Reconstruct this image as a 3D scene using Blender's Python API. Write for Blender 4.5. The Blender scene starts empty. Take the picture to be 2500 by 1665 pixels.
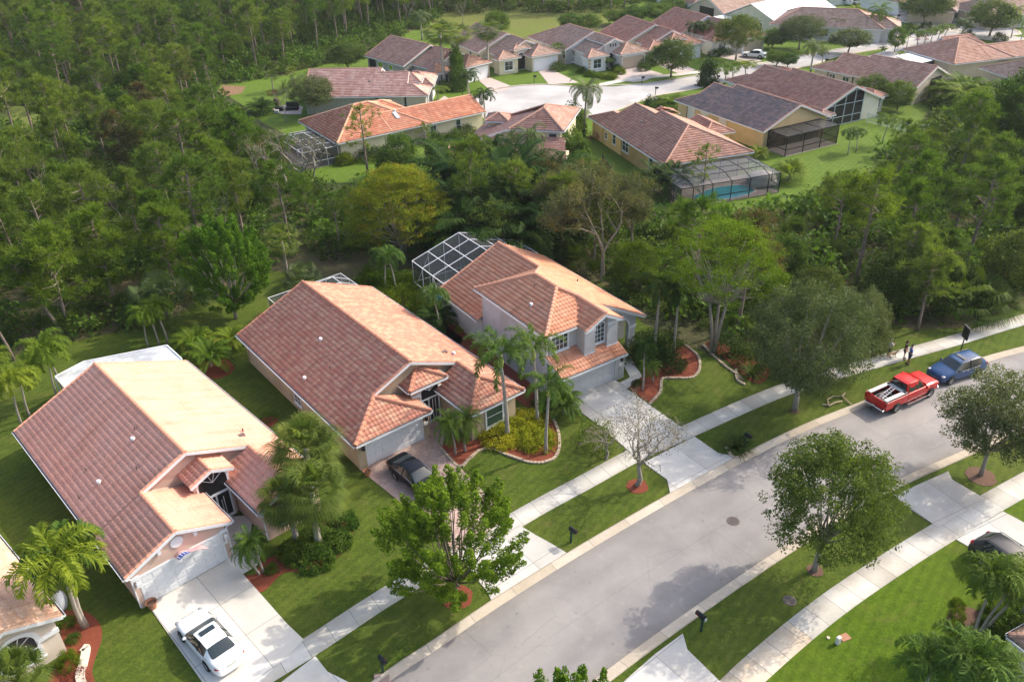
import bpy, bmesh, math, random
import numpy as np
from mathutils import Vector, Matrix
R=math.radians
sc=bpy.context.scene
COL=sc.collection
# ---------------- camera, sky, sun ----------------
CAM_H=38.0; FPX=2051.84; PITCH=R(31.232); ROLL=R(-1.555)
fw=np.array([0,math.cos(PITCH),-math.sin(PITCH)]); rt0=np.array([1.,0,0]); up0=np.cross(rt0,fw)
rt=rt0*math.cos(ROLL)+up0*math.sin(ROLL); up=-rt0*math.sin(ROLL)+up0*math.cos(ROLL)
cd=bpy.data.cameras.new('camera'); cam=bpy.data.objects.new('camera',cd); COL.objects.link(cam)
m=Matrix.Identity(4)
for i in range(3):
    m[i][0]=rt[i]; m[i][1]=up[i]; m[i][2]=-fw[i]
m[2][3]=CAM_H
cam.matrix_world=m
cd.sensor_width=36; cd.lens=FPX/2500*36; cd.clip_end=3000; cd.clip_start=.5
sc.camera=cam
SUN_AZ=R(26); SUN_EL=R(39)      # direction the light comes from, azimuth from +x towards +y
w=bpy.data.worlds.new("World"); sc.world=w; w.use_nodes=True
nt=w.node_tree; nt.nodes.clear()
sky=nt.nodes.new('ShaderNodeTexSky'); sky.sky_type='NISHITA'; sky.sun_disc=False
sky.sun_elevation=SUN_EL; sky.sun_rotation=math.pi/2-SUN_AZ; sky.air_density=1; sky.dust_density=3.5; sky.ozone_density=.3
bg=nt.nodes.new('ShaderNodeBackground'); bg.inputs[1].default_value=.15
wo=nt.nodes.new('ShaderNodeOutputWorld'); nt.links.new(sky.outputs[0],bg.inputs[0]); nt.links.new(bg.outputs[0],wo.inputs[0])
sd=bpy.data.lights.new('sun','SUN'); sd.energy=2.0; sd.angle=R(.6); sd.color=(1,.92,.80)
so=bpy.data.objects.new('sun',sd); COL.objects.link(so)
sdir=Vector((math.cos(SUN_AZ)*math.cos(SUN_EL),math.sin(SUN_AZ)*math.cos(SUN_EL),math.sin(SUN_EL)))
so.rotation_euler=sdir.to_track_quat('Z','Y').to_euler(); so.location=(60,40,80)
sc.view_settings.view_transform='Standard'; sc.view_settings.look='None'; sc.view_settings.gamma=1
sc.view_settings.exposure=1.12
try:
    sc.cycles.max_bounces=6; sc.cycles.transparent_max_bounces=12; sc.cycles.diffuse_bounces=3; sc.cycles.glossy_bounces=2
    sc.cycles.caustics_reflective=False; sc.cycles.caustics_refractive=False
except Exception: pass

def P(x,y,z=0.):
    """world point at height z seen at photo pixel x,y (2500 px wide photograph)"""
    r=rt*((x-1250)/FPX)+up*(-(y-832.5)/FPX)+fw
    s=(CAM_H-z)/-r[2]
    return Vector((r[0]*s,r[1]*s,z))
def proj(p):
    v=np.array([p[0],p[1],p[2]-CAM_H]); d=v@fw
    return 1250+FPX*(v@rt)/d, 832.5-FPX*(v@up)/d
def height_at(bx,by,ty):
    g=P(bx,by); lo,hi=0,40
    for _ in range(30):
        m_=(lo+hi)/2
        if proj((g.x,g.y,m_))[1]>ty: lo=m_
        else: hi=m_
    return lo

# ---------------- object helpers ----------------
def tag(o,label=None,cat=None,group=None,kind=None):
    if label: o['label']=label
    if cat: o['category']=cat
    if group: o['group']=group
    if kind: o['kind']=kind
    return o
def empty(name,loc=(0,0,0),rz=0,label=None,cat=None,group=None):
    o=bpy.data.objects.new(name,None); COL.objects.link(o); o.location=loc; o.rotation_euler=(0,0,rz); o.empty_display_size=.2
    return tag(o,label,cat,group)
def link(name,me,parent=None,mat=None):
    o=bpy.data.objects.new(name,me); COL.objects.link(o)
    if parent is not None: o.parent=parent
    if mat is not None:
        if len(me.materials)==0: me.materials.append(mat)
        elif me.materials[0]!=mat:
            o.material_slots[0].link='OBJECT'; o.material_slots[0].material=mat
    return o
def copy_tree(o,parent=None):
    c=o.copy(); COL.objects.link(c); c.parent=parent
    for ch in [x for x in COL.objects if x.parent==o]: copy_tree(ch,c)
    return c
class MB:
    """collects polygons, builds ONE mesh"""
    def __init__(s): s.v=[]; s.f=[]; s.m=[]; s.mi=0
    def add(s,vs,fs,mi=None):
        n=len(s.v); s.v+= [tuple(v) for v in vs]; s.f+=[tuple(i+n for i in f) for f in fs]; s.m+=[s.mi if mi is None else mi]*len(fs); return s
    def box(s,x0,x1,y0,y1,z0,z1,mi=None,T=None):
        vs=[(x0,y0,z0),(x1,y0,z0),(x1,y1,z0),(x0,y1,z0),(x0,y0,z1),(x1,y0,z1),(x1,y1,z1),(x0,y1,z1)]
        if T: vs=[tuple(T@Vector(v)) for v in vs]
        return s.add(vs,[(0,3,2,1),(4,5,6,7),(0,1,5,4),(1,2,6,5),(2,3,7,6),(3,0,4,7)],mi)
    def prism(s,pts,z0,z1,mi=None):
        n=len(pts); vs=[(p[0],p[1],z0) for p in pts]+[(p[0],p[1],z1) for p in pts]
        return s.add(vs,[tuple(range(n))[::-1],tuple(range(n,2*n))]+[(i,(i+1)%n,(i+1)%n+n,i+n) for i in range(n)],mi)
    def bar(s,a,b,w,h=None,mi=None,upv=(0,0,1)):
        a=Vector(a);b=Vector(b);d=(b-a); L=d.length
        if L<1e-6: return s
        d/=L; u=Vector(upv)
        if abs(d.dot(u))>.98: u=Vector((1,0,0))
        x=d.cross(u).normalized(); y=x.cross(d); h=h or w
        vs=[]
        for p in (a,b):
            for sx,sy in ((-1,-1),(1,-1),(1,1),(-1,1)): vs.append(p+x*(sx*w/2)+y*(sy*h/2))
        return s.add(vs,[(0,3,2,1),(4,5,6,7),(0,1,5,4),(1,2,6,5),(2,3,7,6),(3,0,4,7)],mi)
    def tube(s,pts,rad,n=6,mi=None,cap=True):
        pts=[Vector(p) for p in pts]; k=len(pts); base=len(s.v)
        prev=None; vs=[]
        for i,p in enumerate(pts):
            d=(pts[min(i+1,k-1)]-pts[max(i-1,0)])
            if d.length<1e-9: d=Vector((0,0,1))
            d.normalize()
            if prev is None: x=d.orthogonal().normalized()
            else:
                x=prev-d*prev.dot(d)
                x=x.normalized() if x.length>1e-6 else d.orthogonal().normalized()
            prev=x; y=d.cross(x); r=rad[i] if hasattr(rad,'__len__') else rad
            for j in range(n):
                a=2*math.pi*j/n; vs.append(p+x*(r*math.cos(a))+y*(r*math.sin(a)))
        fs=[(i*n+j,i*n+(j+1)%n,(i+1)*n+(j+1)%n,(i+1)*n+j) for i in range(k-1) for j in range(n)]
        if cap: fs+=[tuple(range(n))[::-1],tuple(range((k-1)*n,k*n))]
        return s.add(vs,fs,mi)
    def cyl(s,c,r,h,n=16,mi=None,r2=None):
        return s.tube([c,(c[0],c[1],c[2]+h)],[r,r if r2 is None else r2],n,mi)
    def ball(s,c,rx,ry=None,rz=None,n=10,k=6,mi=None):
        ry=ry or rx; rz=rz or rx; vs=[]
        for i in range(k+1):
            t=math.pi*i/k
            for j in range(n):
                a=2*math.pi*j/n; vs.append((c[0]+rx*math.sin(t)*math.cos(a),c[1]+ry*math.sin(t)*math.sin(a),c[2]+rz*math.cos(t)))
        return s.add(vs,[(i*n+j,(i+1)*n+j,(i+1)*n+(j+1)%n,i*n+(j+1)%n) for i in range(k) for j in range(n)],mi)
    def build(s,name,mats,parent=None,smooth=False,bevel=0):
        me=bpy.data.meshes.new(name); me.from_pydata(s.v,[],s.f)
        if not isinstance(mats,(list,tuple)): mats=[mats]
        for m_ in mats: me.materials.append(m_)
        if any(s.m): me.polygons.foreach_set('material_index',s.m)
        if smooth: me.polygons.foreach_set('use_smooth',[True]*len(s.f))
        me.update()
        o=bpy.data.objects.new(name,me); COL.objects.link(o)
        if parent is not None: o.parent=parent
        if bevel:
            b=o.modifiers.new('bevel','BEVEL'); b.width=bevel; b.segments=2; b.limit_method='ANGLE'
        return o
def np_mesh(name,V,F,uv=None,attr=None,mat=None,smooth=False):
    V=np.asarray(V,dtype=np.float32); F=np.asarray(F,dtype=np.int32); k=F.shape[1]
    me=bpy.data.meshes.new(name); me.vertices.add(len(V)); me.vertices.foreach_set('co',V.ravel())
    me.loops.add(F.size); me.loops.foreach_set('vertex_index',F.ravel())
    me.polygons.add(len(F)); me.polygons.foreach_set('loop_start',np.arange(0,F.size,k,dtype=np.int32)); me.polygons.foreach_set('loop_total',np.full(len(F),k,dtype=np.int32))
    if smooth: me.polygons.foreach_set('use_smooth',np.ones(len(F),dtype=bool))
    if uv is not None:
        l=me.uv_layers.new(name='UVMap'); l.data.foreach_set('uv',np.asarray(uv,dtype=np.float32)[F.ravel()].ravel())
    if attr is not None:
        a=me.attributes.new('tone','FLOAT','FACE'); a.data.foreach_set('value',np.asarray(attr,dtype=np.float32))
    me.update(calc_edges=True); me.validate()
    if mat: me.materials.append(mat)
    return me
# ---------------- materials ----------------
def newmat(name):
    m_=bpy.data.materials.new(name); m_.use_nodes=True; t=m_.node_tree; b=t.nodes['Principled BSDF']; return m_,t,b
def nd(t,kind,**kw):
    n=t.nodes.new('ShaderNode'+kind)
    for k,v in kw.items():
        if k.startswith('i_'): n.inputs[int(k[2:])].default_value=v
        else: setattr(n,k,v)
    return n
def ramp(t,fac,cols,interp='LINEAR'):
    r=t.nodes.new('ShaderNodeValToRGB'); r.color_ramp.interpolation=interp
    e=r.color_ramp.elements
    while len(e)<len(cols): e.new(.5)
    for i,(p,c) in enumerate(cols): e[i].position=p; e[i].color=(*c,1)
    t.links.new(fac,r.inputs[0]); return r.outputs[0]
def noise(t,scale,detail=3,coord='Object',rough=.55,vec=None,dist=0):
    n=t.nodes.new('ShaderNodeTexNoise'); n.inputs['Scale'].default_value=scale; n.inputs['Detail'].default_value=detail; n.inputs['Roughness'].default_value=rough; n.inputs['Distortion'].default_value=dist
    if vec is None:
        tc=t.nodes.new('ShaderNodeTexCoord'); vec=tc.outputs[coord]
    t.links.new(vec,n.inputs['Vector']); return n.outputs['Fac']
def mixc(t,f,a,b,mode='MIX'):
    n=t.nodes.new('ShaderNodeMix'); n.data_type='RGBA'; n.blend_type=mode
    for inp,val in ((n.inputs[0],f),(n.inputs[6],a),(n.inputs[7],b)):
        if isinstance(val,(int,float)): inp.default_value=val
        elif isinstance(val,tuple): inp.default_value=(*val,1)
        else: t.links.new(val,inp)
    return n.outputs[2]
def bump(t,b,h,strength=.3,dist=.02):
    n=t.nodes.new('ShaderNodeBump'); n.inputs['Strength'].default_value=strength; n.inputs['Distance'].default_value=dist
    t.links.new(h,n.inputs['Height']); t.links.new(n.outputs[0],b.inputs['Normal']); return n
def M(name,c,c2=None,rough=.8,scale=4,bs=0,bd=.01,bscale=30,metal=0,spec=.3,coat=0,c3=None,sc2=.4):
    m_,t,b=newmat(name)
    b.inputs['Roughness'].default_value=rough; b.inputs['Metallic'].default_value=metal; b.inputs['Specular IOR Level'].default_value=spec
    b.inputs['Coat Weight'].default_value=coat; b.inputs['Coat Roughness'].default_value=.05
    if c2 is None: b.inputs['Base Color'].default_value=(*c,1)
    else:
        f=noise(t,scale,5); o=ramp(t,f,[(.3,c),(.7,c2)])
        if c3 is not None:
            f2=noise(t,sc2,3); rr=ramp(t,f2,[(.42,(0,0,0)),(.62,(1,1,1))]); o=mixc(t,rr,o,c3)
        t.links.new(o,b.inputs['Base Color'])
    if bs: bump(t,b,noise(t,bscale,4),bs,bd)
    return m_
def foliage(name,dark,light,warm=None,trans=.35,gloss=.15):
    m_,t,b=newmat(name)
    a=nd(t,'Attribute',attribute_name='tone'); f=a.outputs['Fac']
    o=ramp(t,f,[(0.05,dark),(.95,light)])
    oi=nd(t,'ObjectInfo')
    hs=nd(t,'HueSaturation'); mr=nd(t,'MapRange'); t.links.new(oi.outputs['Random'],mr.inputs[0]); mr.inputs[3].default_value=.478; mr.inputs[4].default_value=.515; t.links.new(mr.outputs[0],hs.inputs['Hue'])
    mr2=nd(t,'MapRange'); t.links.new(oi.outputs['Random'],mr2.inputs[0]); mr2.inputs[3].default_value=1.15; mr2.inputs[4].default_value=.8; t.links.new(mr2.outputs[0],hs.inputs['Value'])
    if warm is not None:
        f3=noise(t,.9,2); r3=ramp(t,f3,[(.5,(0,0,0)),(.66,(1,1,1))]); o=mixc(t,r3,o,warm)
    t.links.new(o,hs.inputs['Color']); c=hs.outputs[0]
    t.links.new(c,b.inputs['Base Color']); b.inputs['Roughness'].default_value=.62; b.inputs['Specular IOR Level'].default_value=gloss*.5
    tr=nd(t,'BsdfTranslucent'); mul=mixc(t,1.0,c,(1.25,1.35,.6),'MULTIPLY'); t.links.new(mul,tr.inputs[0])
    mx=nd(t,'MixShader',i_0=trans); t.links.new(b.outputs[0],mx.inputs[1]); t.links.new(tr.outputs[0],mx.inputs[2])
    t.links.new(mx.outputs[0],t.nodes['Material Output'].inputs[0]); return m_
def tile_mat(name,cols,tw=.3,th=.38,weather=(.25,.2,.18),wamt=.25,block=1):
    m_,t,b=newmat(name)
    uvn=nd(t,'UVMap'); sep=nd(t,'SeparateXYZ'); t.links.new(uvn.outputs[0],sep.inputs[0])
    def fl(o,d):
        a=nd(t,'Math',operation='DIVIDE'); t.links.new(o,a.inputs[0]); a.inputs[1].default_value=d
        c=nd(t,'Math',operation='FLOOR'); t.links.new(a.outputs[0],c.inputs[0]); return c.outputs[0]
    cb=nd(t,'CombineXYZ'); t.links.new(fl(sep.outputs[0],block),cb.inputs[0]); t.links.new(fl(sep.outputs[1],1.0),cb.inputs[1])
    wn=nd(t,'TexWhiteNoise',noise_dimensions='3D'); t.links.new(cb.outputs[0],wn.inputs[0])
    n=len(cols); o=ramp(t,wn.outputs[0],[(i/n,c) for i,c in enumerate(cols)],'CONSTANT')
    f=noise(t,.45,5,'Object',.65); r_=ramp(t,f,[(.4,(0,0,0)),(.75,(wamt,)*3)]); o=mixc(t,r_,o,weather)
    f2=noise(t,9,3); r2=ramp(t,f2,[(.3,(.85,.85,.85)),(.7,(1.1,1.1,1.1))]); o=mixc(t,1.0,o,r2,'MULTIPLY')
    mp=nd(t,'Mapping'); mp.inputs['Scale'].default_value=(.45,.06,1); t.links.new(uvn.outputs[0],mp.inputs[0]); f8=noise(t,1.0,5,rough=.7,vec=mp.outputs[0]); r8=ramp(t,f8,[(.33,(.80,.77,.75)),(.5,(1,1,1)),(.72,(1.07,1.05,1.04))]); o=mixc(t,1.0,o,r8,'MULTIPLY')
    t.links.new(o,b.inputs['Base Color']); b.inputs['Roughness'].default_value=.75; b.inputs['Specular IOR Level'].default_value=.25
    bump(t,b,noise(t,40,2),.25,.01); return m_
def grass_mat(name,a,b_,c,pale,big=.12):
    m_,t,b=newmat(name)
    f1=noise(t,6,7,rough=.82); o=ramp(t,f1,[(.32,a),(.5,b_),(.68,c)])
    f2=noise(t,big,4,rough=.6); r2=ramp(t,f2,[(.35,(0,0,0)),(.75,(.6,.6,.6))]); o=mixc(t,r2,o,pale)
    f4=noise(t,1.3,5,rough=.65); r4=ramp(t,f4,[(.3,(.72,.78,.7)),(.7,(1.18,1.12,1.0))]); o=mixc(t,1.0,o,r4,'MULTIPLY')
    f7=noise(t,.7,6,rough=.7,dist=.8); r7=ramp(t,f7,[(.55,(0,0,0)),(.72,(.55,.55,.55))]); o=mixc(t,r7,o,(.15,.135,.045))
    # mower tracks
    tc=nd(t,'TexCoord'); mp=nd(t,'Mapping'); mp.inputs['Rotation'].default_value=(0,0,R(38)); t.links.new(tc.outputs['Object'],mp.inputs[0])
    wv=nd(t,'TexWave'); wv.inputs['Scale'].default_value=.55; wv.inputs['Distortion'].default_value=1.2; wv.inputs['Detail'].default_value=2; t.links.new(mp.outputs[0],wv.inputs[0])
    r5=ramp(t,wv.outputs['Fac'],[(.3,(.93,.94,.93)),(.7,(1.05,1.05,1.03))]); o=mixc(t,1.0,o,r5,'MULTIPLY')
    t.links.new(o,b.inputs['Base Color']); b.inputs['Roughness'].default_value=.9; b.inputs['Specular IOR Level'].default_value=.1
    bump(t,b,noise(t,28,5,rough=.8),.9,.06); return m_
def concrete_mat(name,c,c2,stain,joint=1.5,ang=0.,jw=.02,off=0,samt=.5):
    m_,t,b=newmat(name)
    f=noise(t,6,6,rough=.7); o=ramp(t,f,[(.25,c),(.75,c2)])
    f2=noise(t,.35,5,rough=.65); r2=ramp(t,f2,[(.45,(0,0,0)),(.72,(samt,)*3)]); o=mixc(t,r2,o,stain)
    if joint:
        uvn=nd(t,'UVMap'); sep=nd(t,'SeparateXYZ'); t.links.new(uvn.outputs[0],sep.inputs[0]); res=None
        for ax in ((0,1) if joint<0 else (0,)):
            a=nd(t,'Math',operation='DIVIDE'); t.links.new(sep.outputs[ax],a.inputs[0]); a.inputs[1].default_value=abs(joint)
            fr=nd(t,'Math',operation='FRACT'); t.links.new(a.outputs[0],fr.inputs[0])
            lt=nd(t,'Math',operation='LESS_THAN'); t.links.new(fr.outputs[0],lt.inputs[0]); lt.inputs[1].default_value=jw/abs(joint)
            if res is None: res=lt.outputs[0]
            else:
                mx=nd(t,'Math',operation='MAXIMUM'); t.links.new(res,mx.inputs[0]); t.links.new(lt.outputs[0],mx.inputs[1]); res=mx.outputs[0]
            if ax==0:
                fl=nd(t,'Math',operation='FLOOR'); t.links.new(a.outputs[0],fl.inputs[0])
                wn=nd(t,'TexWhiteNoise',noise_dimensions='1D'); t.links.new(fl.outputs[0],wn.inputs['W'])
                rw=ramp(t,wn.outputs[0],[(0,(.86,.84,.8)),(1,(1.08,1.08,1.08))]); o=mixc(t,1.0,o,rw,'MULTIPLY')
        o=mixc(t,res,o,(.2,.19,.17))
    t.links.new(o,b.inputs['Base Color']); b.inputs['Roughness'].default_value=.85; b.inputs['Specular IOR Level'].default_value=.25
    bump(t,b,noise(t,60,3),.2,.005); return m_
def paver_mat(name,cols):
    m_,t,b=newmat(name)
    br=nd(t,'TexBrick'); br.inputs['Scale'].default_value=1.0; br.inputs['Brick Width'].default_value=.24; br.inputs['Row Height'].default_value=.16; br.inputs['Mortar Size'].default_value=.012
    br.inputs['Color1'].default_value=(*cols[0],1); br.inputs['Color2'].default_value=(*cols[1],1); br.inputs['Mortar'].default_value=(*cols[2],1)
    uvn=nd(t,'UVMap'); t.links.new(uvn.outputs[0],br.inputs['Vector'])
    f=noise(t,.6,4); r_=ramp(t,f,[(.35,(.8,.78,.78)),(.7,(1.15,1.12,1.1))]); o=mixc(t,1.0,br.outputs[0],r_,'MULTIPLY')
    t.links.new(o,b.inputs['Base Color']); b.inputs['Roughness'].default_value=.85; return m_
def screen_mat(name,c,op):
    m_,t,b=newmat(name)
    b.inputs['Base Color'].default_value=(*c,1); b.inputs['Roughness'].default_value=.6
    tr=nd(t,'BsdfTransparent'); mx=nd(t,'MixShader',i_0=op); t.links.new(tr.outputs[0],mx.inputs[1]); t.links.new(b.outputs[0],mx.inputs[2])
    t.links.new(mx.outputs[0],t.nodes['Material Output'].inputs[0]); return m_
def asphalt():
    m_,t,b=newmat('asphalt')
    f=noise(t,35,6,rough=.8); o=ramp(t,f,[(.3,(.225,.212,.205)),(.7,(.30,.283,.272))])
    f2=noise(t,.25,6,rough=.6,dist=.6); r2=ramp(t,f2,[(.35,(.84,.84,.85)),(.65,(1.1,1.09,1.07))]); o=mixc(t,1.0,o,r2,'MULTIPLY')
    f3=noise(t,1.1,4,rough=.6,dist=1.5); r3=ramp(t,f3,[(.55,(0,0,0)),(.8,(.35,.35,.35))]); o=mixc(t,r3,o,(.40,.36,.31))
    uvn=nd(t,'UVMap'); sep=nd(t,'SeparateXYZ'); t.links.new(uvn.outputs[0],sep.inputs[0])
    rl=ramp(t,sep.outputs[1],[(0,(.74,.70,.64)),(.05,(.95,.93,.9)),(.15,(1.03,1.03,1.03)),(.27,(.93,.93,.94)),(.38,(1.04,1.04,1.04)),(.495,(1.03,1.03,1.03)),(.5,(.86,.86,.87)),(.505,(1.03,1.03,1.03)),(.62,(1.04,1.04,1.04)),(.74,(.93,.93,.94)),(.86,(1.03,1.03,1.03)),(.95,(.93,.90,.85)),(1,(.72,.66,.58))]); o=mixc(t,1.0,o,rl,'MULTIPLY')
    vo=nd(t,'TexVoronoi',feature='DISTANCE_TO_EDGE'); vo.inputs['Scale'].default_value=.16; tc=nd(t,'TexCoord'); nz=t.nodes.new('ShaderNodeTexNoise'); nz.inputs['Scale'].default_value=1.1; nz.inputs['Detail'].default_value=6
    t.links.new(tc.outputs['Object'],nz.inputs['Vector']); ad=mixc(t,.12,tc.outputs['Object'],nz.outputs['Color'],'LINEAR_LIGHT'); t.links.new(ad,vo.inputs['Vector'])
    cr=ramp(t,vo.outputs['Distance'],[(0,(.78,.77,.76)),(.003,(1,1,1))]); f5=noise(t,.12,2); c5=ramp(t,f5,[(.48,(0,0,0)),(.55,(1,1,1))]); crm=mixc(t,c5,(1.,1.,1.),cr); o=mixc(t,1.0,o,crm,'MULTIPLY')
    f6=noise(t,2.3,2,rough=.4); r6=ramp(t,f6,[(.70,(1,1,1)),(.76,(.80,.79,.78))]); o=mixc(t,1.0,o,r6,'MULTIPLY')
    t.links.new(o,b.inputs['Base Color']); b.inputs['Roughness'].default_value=.8; b.inputs['Specular IOR Level'].default_value=.3
    bump(t,b,noise(t,90,3),.3,.006); return m_
white=M('white_paint',(.78,.78,.78),(.70,.71,.72),rough=.55,scale=3)
trim=M('trim_white',(.74,.75,.77),rough=.5)
dark=M('dark_metal',(.02,.022,.025),rough=.4,spec=.5)
black=M('black',(.012,.012,.014),rough=.5)
rubber=M('rubber',(.018,.018,.018),rough=.75)
chrome=M('chrome',(.7,.7,.72),rough=.18,metal=1)
silver=M('alloy',(.45,.45,.47),rough=.3,metal=.8)
glass=M('window_glass',(.03,.045,.05),rough=.06,spec=.9)
carglass=M('car_glass',(.02,.03,.032),rough=.04,spec=.9)
mulch=M('mulch',(.16,.035,.018),(.30,.085,.045),rough=.95,scale=22,bs=1,bd=.05,bscale=35)
mulchb=M('mulch_brown',(.09,.05,.035),(.22,.13,.09),rough=.95,scale=22,bs=1,bd=.05,bscale=35)
bark=M('bark',(.10,.075,.055),(.22,.18,.14),rough=.95,scale=14,bs=.6,bd=.03,bscale=20)
barkg=M('bark_grey',(.20,.18,.15),(.36,.32,.27),rough=.95,scale=10,bs=.5,bd=.02,bscale=16)
barkp=M('bark_pine',(.14,.10,.08),(.30,.24,.20),rough=.95,scale=9,bs=.5,bd=.02,bscale=16)
palmtrunk=M('palm_trunk',(.26,.23,.19),(.42,.38,.33),rough=.9,scale=7,bs=.5,bd=.02,bscale=18)
boots=M('palm_boots',(.20,.11,.05),(.38,.25,.13),rough=.95,scale=9,bs=.8,bd=.04,bscale=14)
shaft=M('crownshaft',(.45,.46,.12),(.30,.38,.10),rough=.5,scale=3)
curbm=concrete_mat('curb_concrete',(.46,.40,.32),(.56,.49,.40),(.32,.26,.19),joint=3.05,jw=.03)
walkm=concrete_mat('sidewalk_concrete',(.54,.52,.48),(.62,.60,.55),(.38,.32,.24),joint=1.52,jw=.03,samt=.55)
walko=concrete_mat('sidewalk_old',(.60,.50,.38),(.70,.64,.54),(.50,.36,.22),joint=1.52,jw=.03,samt=.8)
drivem=concrete_mat('driveway_concrete',(.53,.52,.50),(.61,.60,.57),(.40,.38,.35),joint=-3.0,jw=.03,samt=.5)
drivew=concrete_mat('driveway_white',(.62,.60,.56),(.69,.67,.62),(.50,.46,.40),joint=-3.0,jw=.03,samt=.5)
stone=M('edging_stone',(.33,.25,.18),(.48,.39,.29),rough=.9,scale=8,bs=.5,bscale=20)
# ---------------- ground, roads, paths ----------------
def cat(pts,n=6,closed=False):
    pts=[Vector((p[0],p[1],0)) for p in pts]; k=len(pts); out=[]
    rng_=range(k) if closed else range(k-1)
    for i in rng_:
        p0=pts[(i-1)%k] if closed or i>0 else pts[0]*2-pts[1]; p1=pts[i]; p2=pts[(i+1)%k]
        p3=pts[(i+2)%k] if closed or i+2<k else pts[-1]*2-pts[-2]
        for j in range(n):
            t=j/n; out.append(.5*((2*p1)+(-p0+p2)*t+(2*p0-5*p1+4*p2-p3)*t*t+(-p0+3*p1-3*p2+p3)*t*t*t))
    if not closed: out.append(pts[-1])
    return [(p.x,p.y) for p in out]
def px(pts): return [tuple(P(*p)[:2]) for p in pts]
def offset(line,d):
    out=[]
    for i,p in enumerate(line):
        a=line[max(i-1,0)]; b=line[min(i+1,len(line)-1)]; dx,dy=b[0]-a[0],b[1]-a[1]; L=math.hypot(dx,dy)
        out.append((p[0]+dy/L*d,p[1]-dx/L*d))
    return out
def sheet(name,pts,z,mat,th=.0,ang=0,kind='structure',label=None,catg=None,group=None,parent=None):
    bm=bmesh.new(); vs=[bm.verts.new((p[0],p[1],z)) for p in pts]; f=bm.faces.new(vs)
    if f.normal.z<0 or sum((pts[i][0]*pts[(i+1)%len(pts)][1]-pts[(i+1)%len(pts)][0]*pts[i][1]) for i in range(len(pts)))<0: bmesh.ops.reverse_faces(bm,faces=[f])
    if th>0:
        ext=bmesh.ops.extrude_face_region(bm,geom=[f]); 
        for v in [g for g in ext['geom'] if isinstance(g,bmesh.types.BMVert)]: v.co.z-=th
    bmesh.ops.triangulate(bm,faces=bm.faces[:])
    bmesh.ops.recalc_face_normals(bm,faces=bm.faces[:])
    if th==0:
        for f in bm.faces:
            if f.normal.z<0: f.normal_flip()
    uv=bm.loops.layers.uv.new('UVMap'); c,s_=math.cos(ang),math.sin(ang); ox,oy=pts[0][0],pts[0][1]
    for f in bm.faces:
        for l in f.loops:
            dx,dy=l.vert.co.x-ox,l.vert.co.y-oy; l[uv].uv=(dx*c+dy*s_+.01,-dx*s_+dy*c+.01)
    me=bpy.data.meshes.new(name); bm.to_mesh(me); bm.free(); me.materials.append(mat)
    o=bpy.data.objects.new(name,me); COL.objects.link(o)
    if parent: o.parent=parent
    elif kind: o['kind']=kind
    if label: tag(o,label,catg,group)
    return o
def strip(name,A,B,z,mat,th=.0,prof=None):
    """sheet between two polylines of equal length, with UV along the line; prof: list of (t,dz)"""
    prof=prof or [(0,0),(1,0)]; V=[];F=[];UV=[];u=0;k=len(prof)
    def rs(L,n):
        d=[0]
        for i in range(1,len(L)): d.append(d[-1]+math.hypot(L[i][0]-L[i-1][0],L[i][1]-L[i-1][1]))
        q=np.linspace(0,d[-1],n); return list(zip(np.interp(q,d,[p[0] for p in L]),np.interp(q,d,[p[1] for p in L])))
    n=max(len(A),len(B)); A=rs(A,n);B=rs(B,n)
    for i in range(n):
        if i: u+=math.hypot(A[i][0]-A[i-1][0],A[i][1]-A[i-1][1])
        for t,dz in prof: V.append((A[i][0]+(B[i][0]-A[i][0])*t,A[i][1]+(B[i][1]-A[i][1])*t,z+dz)); UV.append((u,t))
    for i in range(n-1):
        for j in range(k-1): F.append((i*k+j,i*k+j+1,(i+1)*k+j+1,(i+1)*k+j))
    me=np_mesh(name,V,F,uv=UV,mat=mat); o=link(name,me); o['kind']='structure'; return o
lawnm=grass_mat('lawn_grass',(.030,.058,.008),(.068,.110,.014),(.14,.185,.032),(.14,.155,.035))
lawnr=grass_mat('lawn_grass_bright',(.042,.085,.006),(.085,.150,.010),(.145,.215,.022),(.13,.175,.022))
lawnf=grass_mat('far_lawn_grass',(.07,.13,.015),(.10,.17,.02),(.13,.2,.03),(.13,.19,.04),big=.06)
meadowm=grass_mat('meadow_grass',(.08,.13,.02),(.14,.18,.035),(.20,.22,.06),(.20,.17,.08),big=.03)
floorm=M('forest_floor',(.028,.042,.010),(.075,.080,.028),rough=1,scale=1.2,bs=1,bd=.2,bscale=5,c3=(.13,.105,.05),sc2=.035)
road=asphalt()
sheet('ground',[(-900,-100),(900,-100),(900,1500),(-900,1500)],-.03,floorm)
lawnpts=px([(-500,1060),(0,880),(100,848),(230,822),(330,800),(430,772),(480,735),(560,695),(640,655),(700,668),(900,690),(1000,690),(1060,650),(1310,630),(1480,700),(1570,790),(1700,850),(1760,880),(1850,880),(1950,880),(2080,850),(2110,770),(2230,805),(2350,800),(2500,745),(2900,680)])+[(80,45),(60,5),(-60,5),(-70,35)]
sheet('lawn',lawnpts,.0,lawnm)
sheet('far_lawn',px([(525,215),(600,262),(640,300),(700,330),(690,400),(740,445),(900,448),(1060,425),(1150,430),(1330,420),(1500,480),(1640,535),(1760,535),(1940,512),(2010,470),(2080,436),(2165,425),(2215,352),(2260,280),(2300,240),(2400,210),(2560,190),(2900,60),(2900,-70),(1900,-90),(1500,-30),(1480,70),(1340,100),(1130,90),(1050,62),(1000,78),(900,128),(850,148),(760,163),(700,183),(600,198),(545,205)]),.0,lawnf)

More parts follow.
